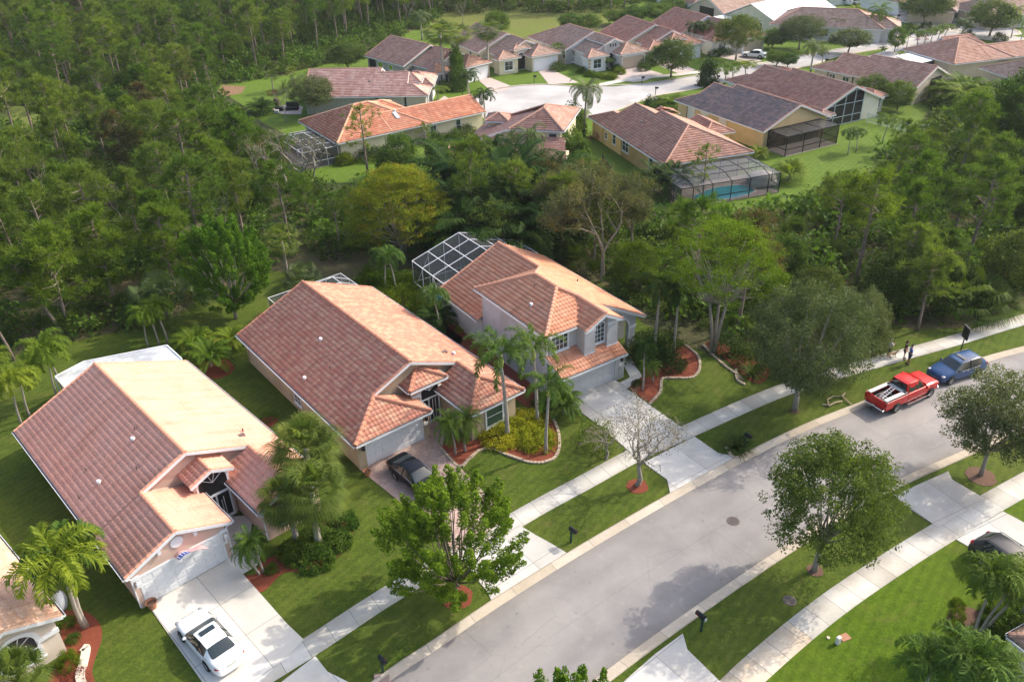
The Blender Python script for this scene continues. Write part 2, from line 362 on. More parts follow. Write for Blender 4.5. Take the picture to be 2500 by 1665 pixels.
sheet('meadow',px([(960,-5),(1250,-10),(1500,-20),(1530,15),(1480,62),(1340,92),(1180,96),(1050,82),(980,40)]),.006,meadowm)
sheet('meadow',px([(-60,250),(60,262),(130,285),(110,310),(-60,330)]),.006,meadowm)
sheet('meadow',px([(600,32),(700,30),(720,48),(630,60)]),.006,meadowm)
sheet('dirt_ground',px([(545,208),(600,212),(590,228),(550,236),(530,225)]),.006,M('dirt',(.16,.09,.05),(.26,.16,.09),rough=1,scale=2))
# near street
LG=cat([(-27,9.5),(-20,17),(-13,23.8),(-7.17,29.15),(-4.99,30.93),(-1.66,33.72),(3.0,37.3),(9.13,41.7),(15.51,46.0),(21.55,49.67),(27.39,52.6),(33.24,55.48),(38.42,57.83),(42.96,59.49),(52,62.6),(64,66)])
RG=offset(LG,8.25)
strip('road',offset(LG,.3),offset(LG,7.95),.012,road)
cprof=[(0,-.03),(0,.10),(.18,.105),(.62,.03),(1,.02)]
strip('curb',LG,offset(LG,.62),.0,curbm,prof=cprof)
strip('curb',RG,offset(LG,7.63),.0,curbm,prof=cprof)
SN=cat([(-34,10),(-24,18.5),(-16,26.2),(-11.13,30.32),(-8.55,32.64),(-6.39,34.47),(1.6,40.75),(5.0,43.2),(8.9,46.05),(13.1,48.58),(21.53,53.49),(29.72,56.9),(37.5,59.9),(44.82,62.96),(58,68)])
SF=offset(SN,-1.42)
wprof=[(0,-.04),(0,0),(1,0),(1,-.04)]
strip('sidewalk',SN,SF,.045,walkm,prof=wprof)
TN=cat([(6.5,22),(10.0,25.5),(12.62,27.9),(17.69,31.76),(22.94,35.16),(26.99,37.58),(33.12,41.11),(45,47.5)])
TF=offset(TN,-1.62)
kk=[i for i,p in enumerate(TN) if p[0]<15.9][-1]; k2=[i for i,p in enumerate(TN) if p[0]<18.6][-1]
strip('sidewalk',TN[:kk+1],TF[:kk+1],.045,walko,prof=wprof)
strip('sidewalk',TN[kk:],TF[kk:],.045,walkm,prof=wprof)
bright=TN[::-1]+[(80,60),(80,0),(5,0)]
sheet('right_lawn',[(p[0],p[1]) for p in TN]+[(70,56),(70,5),(0,5)],.005,lawnr)
# driveways
a1=R(43)
sheet('driveway',px([(362,1478),(547,1366),(593,1401),(700,1522),(742,1562)])+[tuple(P(640,1660)[:2])]+px([(560,1755),(494,1665)]),.05,drivew,.06,ang=a1)
sheet('driveway_apron',px([(770,1602),(800,1640),(880,1680),(700,1800),(600,1760),(655,1690)]),.05,drivew,.06,ang=a1)
sheet('walkway',px([(547,1366),(540,1330),(556,1262),(618,1257),(612,1300),(640,1345),(628,1380),(593,1401)]),.042,drivew,.05,ang=a1)
pav=paver_mat('driveway_pavers',[(.40,.27,.22),(.50,.38,.33),(.30,.22,.19)])
sheet('paved_driveway',px([(880,1148),(898,1135),(1033,1071),(1046,1030),(1066,1026),(1088,1060),(1078,1096),(1156,1176),(1243,1266),(1111,1346),(1006,1250)]),.05,pav,.06,ang=R(38.2))
sheet('driveway_apron',px([(1133,1365),(1265,1281),(1310,1308),(1350,1330),(1383,1350),(1200,1467),(1190,1445),(1142,1386)]),.05,drivem,.06,ang=R(38.2))
sheet('driveway',px([(1400,964),(1493,924),(1512,935),(1530,950),(1665,1045),(1544,1108),(1510,1080),(1450,1030),(1398,992)]),.05,drivem,.06,ang=R(33.5))
sheet('driveway_apron',px([(1571,1130),(1695,1066),(1752,1106),(1797,1116),(1636,1204),(1628,1171)]),.05,drivem,.06,ang=R(33.5))
sheet('walkway',px([(1512,935),(1538,922),(1522,890),(1528,862),(1546,870),(1548,890),(1568,918),(1530,950)]),.04,drivem,.05,ang=R(33.5))
drivr=concrete_mat('driveway_weathered',(.46,.43,.39),(.56,.53,.49),(.36,.33,.29),joint=-3.0,jw=.03,samt=.7)
sheet('driveway_apron',px([(2182,1210),(2314,1151),(2325,1172),(2406,1219),(2289,1288),(2208,1233)]),.05,drivr,.06,ang=R(26))
sheet('driveway',px([(2333,1317),(2448,1249),(2520,1287),(2640,1370),(2480,1430),(2376,1342)]),.05,drivem,.06,ang=R(26))
sheet('driveway_apron',px([(1505,1680),(1600,1596),(1667,1547),(1678,1586),(1762,1668),(1640,1790)]),.05,drivem,.06,ang=R(38))
# cul-de-sac street
bulb=[(5.5+11.6*math.cos(R(a)),137.3+11.6*math.sin(R(a))) for a in range(64,-38,-12)]
bulb=[(5.3+11.8*math.cos(R(a)),137.2+11.8*math.sin(R(a))) for a in range(50,322,12)]
culd=cat(bulb+[(17.5,131.5),(21.5,135.9),(25.2,139.5),(32.1,142.8),(43.8,150.2),(56.5,157.0),(63.1,163.0),(75.7,169.4),(83.2,172.4),(95,175.5),(106,178),(106,187),(95,183),(80.1,176.5),(68.9,171.5),(55.3,164.2),(40.1,155.2),(31.5,151.1),(24.1,147.6),(16.7,147.0)],3,True)
sheet('far_road',culd,.012,M('far_asphalt',(.42,.40,.385),(.50,.48,.465),rough=.85,scale=.5,c3=(.36,.345,.335),sc2=.12))
strip('far_curb',culd,offset(culd,-.5),.03,curbm,prof=[(0,0),(.3,.06),(1,.06)])
sheet('crossing_road',px([(2080,150),(2160,125),(2230,82),(2260,60),(2100,20),(2120,8),(2250,28),(2330,55),(2360,70),(2600,110),(2600,130),(2400,97),(2330,90),(2290,110),(2200,142)]),.016,M('crossing_asphalt',(.36,.345,.335),(.44,.42,.41),rough=.85,scale=.5))
fsw=cat(px([(1455,214),(1500,205),(1560,195),(1640,188),(1720,178),(1840,162),(1930,150)]))
strip('far_sidewalk',fsw,offset(fsw,-1.6),.04,walkm)
fsw=cat(px([(2095,118),(2140,112),(2190,104),(2240,97)])); strip('far_sidewalk',fsw,offset(fsw,-1.6),.04,walkm)
fsw=cat(px([(2140,40),(2200,55),(2280,68),(2350,84),(2450,98),(2560,112)])); strip('far_sidewalk',fsw,offset(fsw,-1.6),.04,walkm)
fsw=cat(px([(1545,252),(1580,247),(1610,243)])); strip('far_sidewalk',fsw,offset(fsw,-1.4),.04,walkm)
pavf=M('far_pavers',(.42,.34,.31),(.52,.44,.40),rough=.9,scale=2)
for pp_ in ([(1168,197),(1195,190),(1250,212),(1232,222),(1205,228)],[(1312,172),(1340,167),(1413,203),(1340,207)],[(1520,169),(1556,163),(1620,182),(1560,203),(1500,196)],[(1602,158),(1650,152),(1700,172),(1660,182)],[(1745,138),(1800,122),(1860,150),(1830,157)],
            [(1048,262),(1085,235),(1130,262),(1110,290)],[(2175,38),(2200,33),(2230,42),(2205,52)],[(2295,68),(2330,60),(2345,70),(2320,80)],[(2155,82),(2190,78),(2215,88),(2180,95)]):
    sheet('far_driveway',px(pp_),.03,pavf)
for pp_ in ([(1470,212),(1570,199),(1578,204),(1500,212)],[(1612,196),(1640,186),(1668,188),(1640,197)]):
    sheet('far_verge',px(pp_),.05,lawnf)
sheet('garden_patio',px([(664,268),(690,258),(715,255),(740,262),(735,280),(690,280)]),.03,pavf)
# mulch beds and stone edging
def bed(pts,mat=mulch,z=.03,smooth=True):
    w_=cat(px(pts),5,True) if smooth else px(pts)
    return sheet('mulch_bed',w_,z,mat,.04),w_
bed([(590,1408),(625,1400),(640,1372),(700,1340),(760,1290),(855,1250),(862,1300),(840,1345),(790,1385),(740,1395),(690,1400),(640,1445),(605,1430)])
bed([(150,1500),(175,1490),(215,1495),(245,1525),(248,1560),(235,1600),(225,1640),(235,1700),(140,1720),(120,1650),(160,1610),(150,1560)])
bed([(1078,1096),(1095,1078),(1160,1060),(1215,1035),(1265,1005),(1285,1030),(1340,1010),(1362,1060),(1362,1100),(1345,1122),(1300,1128),(1240,1110),(1200,1094),(1168,1100),(1145,1120),(1120,1137)])
bed([(1570,905),(1600,895),(1670,842),(1700,868),(1706,900),(1690,920),(1640,922),(1615,925),(1612,955),(1590,983),(1535,945),(1560,930)])
bed([(1718,845),(1760,868),(1800,905),(1830,930),(1860,935),(1880,900),(1800,860),(1750,830)])
bed([(2322,1485),(2355,1480),(2420,1500),(2520,1530),(2560,1700),(2440,1665),(2400,1610),(2345,1560),(2315,1520)],mulchb)
for c_,r_ in (((1115,1457),.95),((1556,1187),.75),((2394,1163),1.0),((1990,1392),.5),((655,1030),.7),((60,1058),.6),((1940,1003),.35)):
    p=P(*c_); ring=[(p.x+r_*math.cos(t*math.pi/9)*random.Random(t+c_[0]).uniform(.88,1.08),p.y+r_*math.sin(t*math.pi/9)) for t in range(18)]
    sheet('mulch_ring',ring,.025,mulch if c_[0] not in (2394,1990,1940) else mulchb,.03)
bed([(440,850),(520,815),(560,880),(570,905),(520,925),(470,890)])
bed([(1080,755),(1130,795),(1200,840),(1290,930),(1320,985),(1280,990),(1180,900),(1075,800)])
bed([(930,740),(1080,700),(1090,790),(1130,830),(1085,850),(1000,790)],mulchb)
def edging(pts,label,size=.27,name='stone_edging'):
    w_=cat(px(pts),12); b=MB(); acc=0; rng=random.Random(len(pts)); last=w_[0]
    d=[0]
    for i in range(1,len(w_)): d.append(d[-1]+math.dist(w_[i],w_[i-1]))
    s_=0
    while s_<d[-1]:
        x=np.interp(s_,d,[p[0] for p in w_]); y=np.interp(s_,d,[p[1] for p in w_]); x2=np.interp(s_+.1,d,[p[0] for p in w_]); y2=np.interp(s_+.1,d,[p[1] for p in w_])
        a=math.atan2(y2-y,x2-x)+rng.uniform(-.1,.1); T=Matrix.Translation((x,y,0))@Matrix.Rotation(a,4,'Z'); l=size*rng.uniform(.42,.5)
        b.box(-l,l,-.11,.11,0,rng.uniform(.10,.15),T=T); s_+=size
    o=b.build(name,stone,bevel=.02); tag(o,label,'garden edging')
edging([(1078,1098),(1120,1139),(1145,1122),(1168,1102),(1200,1095),(1240,1112),(1300,1130),(1345,1124),(1364,1100),(1364,1060),(1350,1020)],'curved tan block edging round the mulch bed beside the paved driveway')
edging([(1265,1000),(1285,1015),(1296,1030)],'short run of tan block edging at the window corner of the tan house')
edging([(1588,985),(1612,957),(1616,927),(1640,924),(1690,922),(1708,900),(1702,868),(1668,840)],'curved stone edging round the red mulch bed beside the two-storey house')
edging([(1718,845),(1745,872),(1775,898),(1800,915),(1815,932)],'stone edging along the shaded bed under the large spreading tree')
edging([(1797,905),(1800,928),(1818,940)],'short stone edging loop in the shaded bed near the spiky plants')
edging([(1774,1094),(1785,1113),(1802,1118),(1830,1105)],'low stone edging around the strappy plant by the curb')
b=MB(); w_=cat(px([(208,1575),(222,1580),(215,1620),(208,1650),(225,1690)]),6); w2=offset(w_,.45)
for i in range(len(w_)-1): b.prism([w_[i],w_[i+1],w2[i+1],w2[i]],0,.14)
tag(b.build('scalloped_edging',M('cast_concrete',(.62,.55,.45),(.7,.64,.55),rough=.8)),'pale scalloped concrete edging along the red mulch bed at lower left','garden edging')
# manholes and road marks
def manhole(x,y,r,label,z=.02):
    p=P(x,y); b=MB(); b.cyl((p.x,p.y,z-.01),r,.02,24,mi=0); b.cyl((p.x,p.y,z+.01),r*.86,.012,24,mi=1)
    for k in range(-3,4):
        h_=math.sqrt(max(0,(r*.8)**2-(k*r*.22)**2)); b.box(p.x-h_,p.x+h_,p.y+k*r*.22-.02,p.y+k*r*.22+.02,z+.02,z+.028,mi=2)
    tag(b.build('manhole_cover',[M('manhole_ring',(.16,.13,.11)),M('manhole_iron',(.10,.08,.075),(.2,.16,.14),scale=12),dark]),label,'manhole cover')
manhole(1790,1272,.42,'round iron manhole cover in the middle of the near street')
manhole(1928,1466,.38,'round iron drain cover sunk in the grass verge')
# ---------------- houses ----------------
def tile_geo(polys,du,tw=.3,th=.38,step=.05,amp=.03,far=False):
    V=[];F=[];UV=[];nv=0
    for poly in polys:
        p=[np.array(q,float) for q in poly]; u=p[1]-p[0]; u/=np.linalg.norm(u)
        n=np.cross(u,p[2]-p[0]); n/=np.linalg.norm(n)
        if n[2]<0: n=-n
        v=np.cross(n,u)
        if v@(p[2]-p[0])<0: v=-v
        q=np.array([[(a-p[0])@u,(a-p[0])@v] for a in p]); vm=q[:,1].max(); k=len(q); uoff=hash((round(p[0][0],1),round(p[0][1],1)))%97
        def iv(t):
            xs=[]
            for i in range(k):
                a,b=q[i],q[(i+1)%k]
                if abs(a[1]-b[1])<1e-6:
                    if abs(a[1]-t)<1e-5: xs+=[a[0],b[0]]
                elif min(a[1],b[1])-1e-6<=t<=max(a[1],b[1])+1e-6: xs.append(a[0]+(b[0]-a[0])*(t-a[1])/(b[1]-a[1]))
            return (min(xs),max(xs)) if xs else None
        t0=0; row=0
        while t0<vm-1e-4:
            t1=min(t0+th,vm); a=iv(t0+1e-7); b=iv(t1-1e-7)
            if a is None or b is None: break
            lo=min(a[0],b[0]); hi=max(a[1],b[1]); us=np.arange(math.floor(lo/du)*du,hi+du,du)
            ub=np.clip(us,a[0],a[1]); ut=np.clip(us,b[0],b[1])
            wv=lambda x: amp*np.abs(np.cos(np.pi*x/tw))
            for uu,tt,hh in ((ub,t0,-.005),(ub,t0,step),(ut,t1,0.0)):
                pts=p[0]+uu[:,None]*u+tt*v+(wv(uu)+hh)[:,None]*n
                V.append(pts); UV.append(np.stack([uu/tw+uoff,np.full(len(uu),row+.1+(tt-t0)/th*.8+uoff)],1))
            m_=len(us); i=np.arange(m_-1)
            for r0 in (0,1):
                A=nv+r0*m_+i; B=nv+(r0+1)*m_+i
                keep=(ub[1:]-ub[:-1]>1e-6)|((ut[1:]-ut[:-1]>1e-6)&(r0==1))
                F.append(np.stack([A,A+1,B+1,B],1)[keep])
            nv+=3*m_; t0=t1; row+=1
    return np.concatenate(V),np.concatenate(F),np.concatenate(UV)
def caps(b,a,c,r=.15,seg=.4):
    a=Vector(a);c=Vector(c); L=(c-a).length; n=max(1,int(round(L/seg))); pts=[];rad=[]
    if a.z>c.z: a,c=c,a
    for i in range(n):
        p=a.lerp(c,i/n); q=a.lerp(c,(i+1)/n); pts+=[p+Vector((0,0,.03)),q+Vector((0,0,.03))]; rad+=[r*1.12,r*.9]
    b.tube(pts,rad,8)
class House:
    def __init__(s,name,label,O,ang,wallm,roofm,capm,du=.1,group=None,trimm=None,cat_='house'):
        s.root=empty(name,(O[0],O[1],0),R(ang),label,cat_,group); s.polys=[]; s.cap=MB(); s.gut=MB(); s.tri=MB(); s.wall=MB(); s.wm=wallm; s.rm=roofm; s.cm=capm; s.du=du; s.trimm=trimm or trim
        s.ang=R(ang); s.O=Vector((O[0],O[1],0))
    def loc(s,x,y,z=0):
        p=P(x,y,z)-s.O; c,s_=math.cos(s.ang),math.sin(s.ang); return (p.x*c+p.y*s_,-p.x*s_+p.y*c,z)
    def block(s,x0,x1,y0,y1,ze=2.75,sl=.42,along='y',ha=0,hb=0,gut=(1,1,1,1),capsz=.15,ridge=True,rk=((1,1),(1,1))):
        """roof over a rectangle; along = ridge axis; ha/hb hip run at the low / high end (0 = gable)"""
        if along=='y': f=lambda u,v,z:(v,u,z); u0,u1,v0,v1=y0,y1,x0,x1
        else: f=lambda u,v,z:(u,v,z); u0,u1,v0,v1=x0,x1,y0,y1
        vm=(v0+v1)/2; zr=ze+sl*(v1-v0)/2
        s.polys+=[[f(u0,v0,ze),f(u1,v0,ze),f(u1-hb,vm,zr),f(u0+ha,vm,zr)],[f(u1,v1,ze),f(u0,v1,ze),f(u0+ha,vm,zr),f(u1-hb,vm,zr)]]
        if ridge: caps(s.cap,f(u0+ha,vm,zr),f(u1-hb,vm,zr),capsz)
        for u,h_,sg in ((u0,ha,-1),(u1,hb,1)):
            if h_:
                s.polys.append([f(u,v0,ze),f(u,v1,ze),f(u-sg*h_,vm,zr)])
                for v in (v0,v1): caps(s.cap,f(u,v,ze+.03),f(u-sg*h_,vm,zr),capsz)
                if gut[2 if sg<0 else 3]:
                    s.gutter(f(u+sg*.03,v0,ze),f(u+sg*.03,v1,ze),f(sg,0,0))
            else:
                for v,fr_ in ((v0,rk[0 if sg<0 else 1][0]),(v1,rk[0 if sg<0 else 1][1])):
                    if not fr_: continue
                    vv=vm+(v-vm)*fr_; zz=zr-(zr-ze)*fr_
                    s.tri.bar(f(u+sg*.0,vv,zz-.1),f(u+sg*.0,vm,zr-.1),.05,.2); 
                    caps(s.cap,f(u-sg*.08,vv,zz),f(u-sg*.08,vm,zr),.085)
        for v,i,sg in ((v0,0,-1),(v1,1,1)):
            if gut[i]: s.gutter(f(u0,v+sg*.03,ze),f(u1,v+sg*.03,ze),f(0,sg,0))
        # soffit and underside
        s.tri.add([f(u0+.03,v0+.02,ze-.09),f(u1-.03,v0+.02,ze-.09),f(u1-.03,v1-.02,ze-.09),f(u0+.03,v1-.02,ze-.09)],[(0,1,2,3)]) if (ha and hb) else \
        s.tri.add([f(u0+.03,v0+.02,ze-.09),f(u1-.03,v0+.02,ze-.09),f(u1-.03,vm,zr-.09),f(u0+.03,vm,zr-.09),f(u0+.03,v1-.02,ze-.09),f(u1-.03,v1-.02,ze-.09)],[(0,1,2,3),(3,2,5,4)])  if not (ha or hb) else None
    def gutter(s,a,b,o):
        a=Vector(a);b=Vector(b);o=Vector(o)
        s.gut.bar(a+o*.06+Vector((0,0,-.07)),b+o*.06+Vector((0,0,-.07)),.13,.14,mi=0)
        s.gut.bar(a+o*.055+Vector((0,0,.004)),b+o*.055+Vector((0,0,.004)),.075,.012,mi=1)
    def walls(s,x0,x1,y0,y1,z=2.75,z0=0,gable=None,sl=.42,ze=None,ov=.45,ends=(1,1)):
        """box; gable='y' or 'x' gives gabled ends with ridge along that axis"""
        if not gable: s.wall.box(x0,x1,y0,y1,z0,z); return
        if gable=='y': f=lambda u,v,z_:(v,u,z_); u0,u1,v0,v1=y0,y1,x0,x1
        else: f=lambda u,v,z_:(u,v,z_); u0,u1,v0,v1=x0,x1,y0,y1
        vm=(v0+v1)/2; zs=ze+sl*ov-.1; zp=zs+sl*(v1-v0)/2
        vs=[f(u,v,z_) for u in (u0,u1) for v,z_ in ((v0,z0),(v1,z0),(v1,zs),(vm,zp),(v0,zs))]
        s.wall.add(vs,[(0,1,2,3,4),(5,9,8,7,6),(0,5,6,1),(1,6,7,2),(2,7,8,3),(3,8,9,4),(4,9,5,0)])
    def done(s,tw=.3,th=.38,step=.055,amp=.04,roof=True):
        if s.polys:
            V,F,UV=tile_geo(s.polys,s.du,tw,th,step,amp); me=np_mesh('roof',V,F,uv=UV,mat=s.rm); r_=link('roof',me,s.root); s.roof=r_
            if s.cap.v: s.cap.build('ridge_tiles',s.cm,r_,smooth=False)
        if s.gut.v: s.gut.build('gutter',[s.trimm,dark],s.root)
        if s.tri.v: s.tri.build('roof_trim',s.trimm,s.root)
        if s.wall.v: s.w=s.wall.build('wall',s.wm,s.root)
    def T(s,x,y,z,face): return Matrix.Translation((x,y,z))@Matrix.Rotation(R(face),4,'Z')   # local -y looks outward when face=0
    def window(s,x,y,z,w_,h_,face=0,nx=1,nz=2,arch=False,sill=True,fr=.08,shutter=None,bars=None,pane=None):
        T=s.T(x,y,z,face); b=MB(); 
        def bx(x0,x1,z0,z1,y0=-.05,y1=.0): b.box(x0,x1,y0,y1,z0,z1,T=T)
        if shutter:
            for k in range(nx):
                a_=-w_/2+k*w_/nx; bx(a_+.02,a_+w_/nx-.02,0,h_,-.06,0)
            return b.build('window_shutter',shutter,s.root)
        bx(-w_/2-fr,w_/2+fr,-fr,0); bx(-w_/2-fr,-w_/2,0,h_); bx(w_/2,w_/2+fr,0,h_)
        if not arch: bx(-w_/2-fr,w_/2+fr,h_,h_+fr)
        else:
            n=14
            for k in range(n):
                t0,t1=math.pi*k/n,math.pi*(k+1)/n; r0=w_/2; r1=w_/2+fr*1.4
                vs=[T@Vector((r*math.cos(t),yy,h_+r*math.sin(t)*arch)) for yy in (-.06,0) for r in (r0,r1) for t in (t0,t1)]
                b.add(vs,[(0,1,3,2),(4,6,7,5),(2,3,7,6),(0,4,5,1)])
            for k in range(1,5):
                t=math.pi*k/5; v0=T@Vector((0,-.035,h_)); v1=T@Vector((w_/2*math.cos(t),-.035,h_+w_/2*math.sin(t)*arch)); b.bar(v0,v1,.035,.03)
        for k in range(1,nx): xx=-w_/2+w_*k/nx; bx(xx-.018,xx+.018,0,h_,-.045,-.012)
        for k in range(1,nz): zz=h_*k/nz; bx(-w_/2,w_/2,zz-.018,zz+.018,-.045,-.012)
        if sill: bx(-w_/2-fr-.05,w_/2+fr+.05,-fr-.06,-fr,-.12,0)
        f=b.build('window',s.trimm,s.root); g=MB(); g.box(-w_/2,w_/2,-.015,.0,0,h_,T=T)
        if arch:
            n=14; vs=[T@Vector((0,-.015,h_))]+[T@Vector((w_/2*math.cos(math.pi*k/n),-.015,h_+w_/2*math.sin(math.pi*k/n)*arch)) for k in range(n+1)]
            g.add(vs,[(0,k,k+1) for k in range(1,n+1)])
        g.build('pane',pane or glass,f); return f
    def garage(s,x,y,w_,h_=2.15,face=0,mat=None,z=0,panels=True):
        T=s.T(x,y,z,face); b=MB(); b.box(-w_/2,w_/2,-.03,0,0,h_,T=T)
        if panels:
            for i in range(4):
                for j in range(8):
                    x0=-w_/2+w_*j/8+.07; x1=-w_/2+w_*(j+1)/8-.07; z0=h_*i/4+.08; z1=h_*(i+1)/4-.07
                    b.box(x0,x1,-.05,-.03,z0,z1,T=T)
        o=b.build('garage_door',mat or white,s.root,bevel=.008 if panels else 0)
        c=MB(); 
        for x0,x1,z0,z1 in ((-w_/2-.14,-w_/2,0,h_+.14),(w_/2,w_/2+.14,0,h_+.14),(-w_/2,w_/2,h_,h_+.14)): c.box(x0,x1,-.08,0,z0,z1,T=T)
        c.build('garage_door_frame',s.trimm,s.root); return o
    def lamp(s,x,y,z,face=0,mat=None):
        T=s.T(x,y,z,face); b=MB(); b.box(-.04,.04,-.1,0,-.05,.25,T=T); b.box(-.09,.09,-.26,-.08,-.1,.18,T=T)
        p=T@Vector((0,-.17,.18)); b.tube([p,p+Vector((0,0,.12))],[.13,.02],6); b.build('wall_lamp',mat or dark,s.root)
    def vent(s,x,y,z,kind=0,sl=None):
        b=MB()
        if kind==0: b.cyl((x,y,z-.1),.05,.4,8)
        elif kind==1: b.cyl((x,y,z-.1),.09,.3,10); b.cyl((x,y,z+.2),.16,.1,10,r2=.11)
        else: b.box(x-.2,x+.2,y-.15,y+.15,z-.05,z+.16)
        b.build('roof_vent',M('vent_%d'%kind,(.7,.7,.72)) if kind==1 else M('vent_dark',(.16,.12,.11)),s.root)
pinkwall=M('stucco_pink',(.60,.42,.34),(.66,.47,.39),rough=.9,scale=2,bs=.4,bscale=50,c3=(.52,.37,.30),sc2=.5)
tanwall=M('stucco_tan',(.46,.36,.24),(.53,.42,.29),rough=.9,scale=2,bs=.4,bscale=50,c3=(.40,.31,.21),sc2=.5)
graywall=M('stucco_grey',(.50,.50,.50),(.57,.57,.57),rough=.9,scale=1.5,bs=.4,bscale=50,c3=(.44,.435,.42),sc2=.5)
yelwall=M('stucco_yellow',(.66,.46,.19),(.74,.53,.24),rough=.9,scale=1)
creamwall=M('stucco_cream',(.62,.55,.38),(.70,.62,.45),rough=.9,scale=1)
greywallf=M('stucco_far_grey',(.38,.37,.33),(.45,.43,.38),rough=.9,scale=1)
whitewall=M('stucco_white',(.72,.71,.68),(.80,.79,.76),rough=.9,scale=1)
beigewall=M('stucco_beige',(.52,.44,.33),(.60,.51,.40),rough=.9,scale=1)
greenwall=M('stucco_green',(.42,.47,.36),(.50,.54,.43),rough=.9,scale=1)
roof1=tile_mat('tile_salmon',[(.71,.342,.243),(.72,.352,.25),(.70,.332,.235),(.73,.362,.258),(.71,.347,.248)],weather=(.70,.42,.34),wamt=.6,block=3)
cap1=M('ridge_salmon',(.68,.33,.21),(.74,.38,.25),rough=.8,scale=3)
roof2=tile_mat('tile_blend',[(.47,.20,.135),(.52,.27,.175),(.45,.185,.13),(.54,.30,.20),(.48,.21,.14),(.46,.21,.15)],weather=(.52,.31,.23),wamt=.35)
cap2=M('ridge_blend',(.40,.15,.10),(.52,.27,.17),rough=.8,scale=2.5)
roof3=tile_mat('tile_terracotta',[(.60,.26,.15),(.63,.29,.17),(.57,.24,.135),(.65,.32,.19)],weather=(.47,.29,.23),wamt=.45,block=2)
cap3=M('ridge_terracotta',(.55,.26,.17),(.62,.32,.21),rough=.8,scale=3)
roofb=tile_mat('tile_brown_pink',[(.47,.26,.185),(.52,.30,.22),(.43,.23,.16),(.55,.33,.25)],weather=(.38,.25,.21),wamt=.5,block=2)
roofd=tile_mat('tile_dark_grey',[(.24,.18,.165),(.29,.21,.185),(.21,.165,.155),(.34,.235,.20)],weather=(.19,.175,.18),wamt=.5,block=2)
rooff=tile_mat('tile_brown',[(.40,.20,.14),(.44,.235,.17),(.36,.175,.125),(.47,.26,.19)],weather=(.31,.195,.165),wamt=.6,block=2)
rooft=tile_mat('tile_taupe',[(.42,.27,.205),(.46,.31,.24),(.38,.24,.18),(.49,.34,.265)],weather=(.35,.25,.21),wamt=.5,block=2)
roofo=tile_mat('tile_orange_red',[(.50,.19,.11),(.55,.23,.14),(.46,.17,.10),(.58,.28,.17)],weather=(.30,.16,.12),wamt=.45,block=2)
roofk=tile_mat('tile_rose',[(.55,.32,.26),(.60,.37,.31),(.50,.27,.22),(.63,.41,.34)],weather=(.36,.23,.2),wamt=.4,block=2)
capf=M('ridge_far',(.40,.22,.165),(.48,.28,.21),rough=.8,scale=2)
tanmat=M('garage_tan',(.50,.40,.30),rough=.7); shut=M('shutter_white',(.70,.67,.62),(.76,.73,.68),rough=.7,scale=6); shutb=M('shutter_beige',(.50,.43,.36),rough=.8)
glassg=M('glass_green',(.05,.10,.075),rough=.08,spec=.9)
doorg=M('entry_dark',(.02,.02,.022),rough=.3)

# --- salmon house (nearest, left) ---
h=House('tile_roof_house','pink stucco house with a salmon tile roof and a flag over its garage door',tuple(P(361.6,1474.9)[:2]),43,pinkwall,roof1,cap1,du=.05)
h.block(-.72,12.02,4.4,19.1,2.78,.425,rk=((.49,.63),(1,1))); h.block(-.72,5.75,-.25,4.4,2.78,.425,rk=((1,1),(0,0))); h.block(7.3,12.02,-.85,4.4,2.78,.425,rk=((1,1),(0,0))); h.block(4.95,7.85,3.0,5.4,3.85,.425,capsz=.12,gut=(0,0,0,0),rk=((1,1),(0,0)))
h.walls(-.35,11.6,4.85,18.7,gable='y',ze=2.78,sl=.425,ov=.4); h.walls(-.35,5.35,0.0,4.9,gable='y',ze=2.78,sl=.425,ov=.39); h.walls(7.7,11.6,-.45,4.9,gable='y',ze=2.78,sl=.425,ov=.4)
h.walls(5.2,7.6,3.4,5.2,gable='y',ze=3.85,sl=.425,ov=.25)
h.garage(2.5,-.0,4.88); h.window(6.45,3.38,2.35,1.9,.9,0,nx=1,nz=1,arch=1,sill=False,fr=.12,pane=doorg)
b=MB(); b.box(5.5,7.4,3.33,3.39,.1,2.35); b.build('screen_door_glass',doorg,h.root)
b=MB()
for x0,x1,z0,z1 in ((5.5,5.62,.1,2.3),(7.28,7.4,.1,2.3),(5.5,7.4,2.2,2.34),(6.38,6.48,.1,2.2),(5.62,7.28,.1,.3),(5.95,5.99,.3,1.9),(6.85,6.89,.3,1.9),(6.1,6.13,.3,1.7),(6.7,6.73,.3,1.7)): b.box(x0,x1,3.27,3.33,z0,z1)
b.build('screen_door',trim,h.root)
for x0,x1 in ((-.38,.0),(4.98,5.4)): b=MB(); b.box(x0,x1,-.06,.2,0,2.15); b.build('pillar',pinkwall,h.root)
for q_ in ((-.4,.02,-.12,0,2.15,2.4),(4.96,5.42,-.12,0,2.15,2.4),(1.3,1.5,-.18,0,3.1,3.4),(3.5,3.7,-.18,0,3.1,3.4),(7.4,8.8,-.55,-.45,2.2,2.45),(10.2,11.65,-.55,-.45,2.2,2.45),): b=MB(); b.box(*q_); b.build('trim_band',trim,h.root)
b=MB()
T=h.T(2.5,-.0,3.25,0); n=24
b.add([T@Vector((.38*math.cos(2*math.pi*k/n),-.06,.38*math.sin(2*math.pi*k/n))) for k in range(n)],[tuple(range(n))]); b.build('gable_disc',white,h.root)
b=MB(); b.box(5.05,5.3,-.14,-.06,1.3,1.5); b.build('house_number_plate',white,h.root)
h.lamp(-.2,-.06,1.85,0,white); h.lamp(5.2,-.06,1.85,0,white)
h.window(9.6,-.47,.9,1.6,1.3,0,nx=2,nz=2)
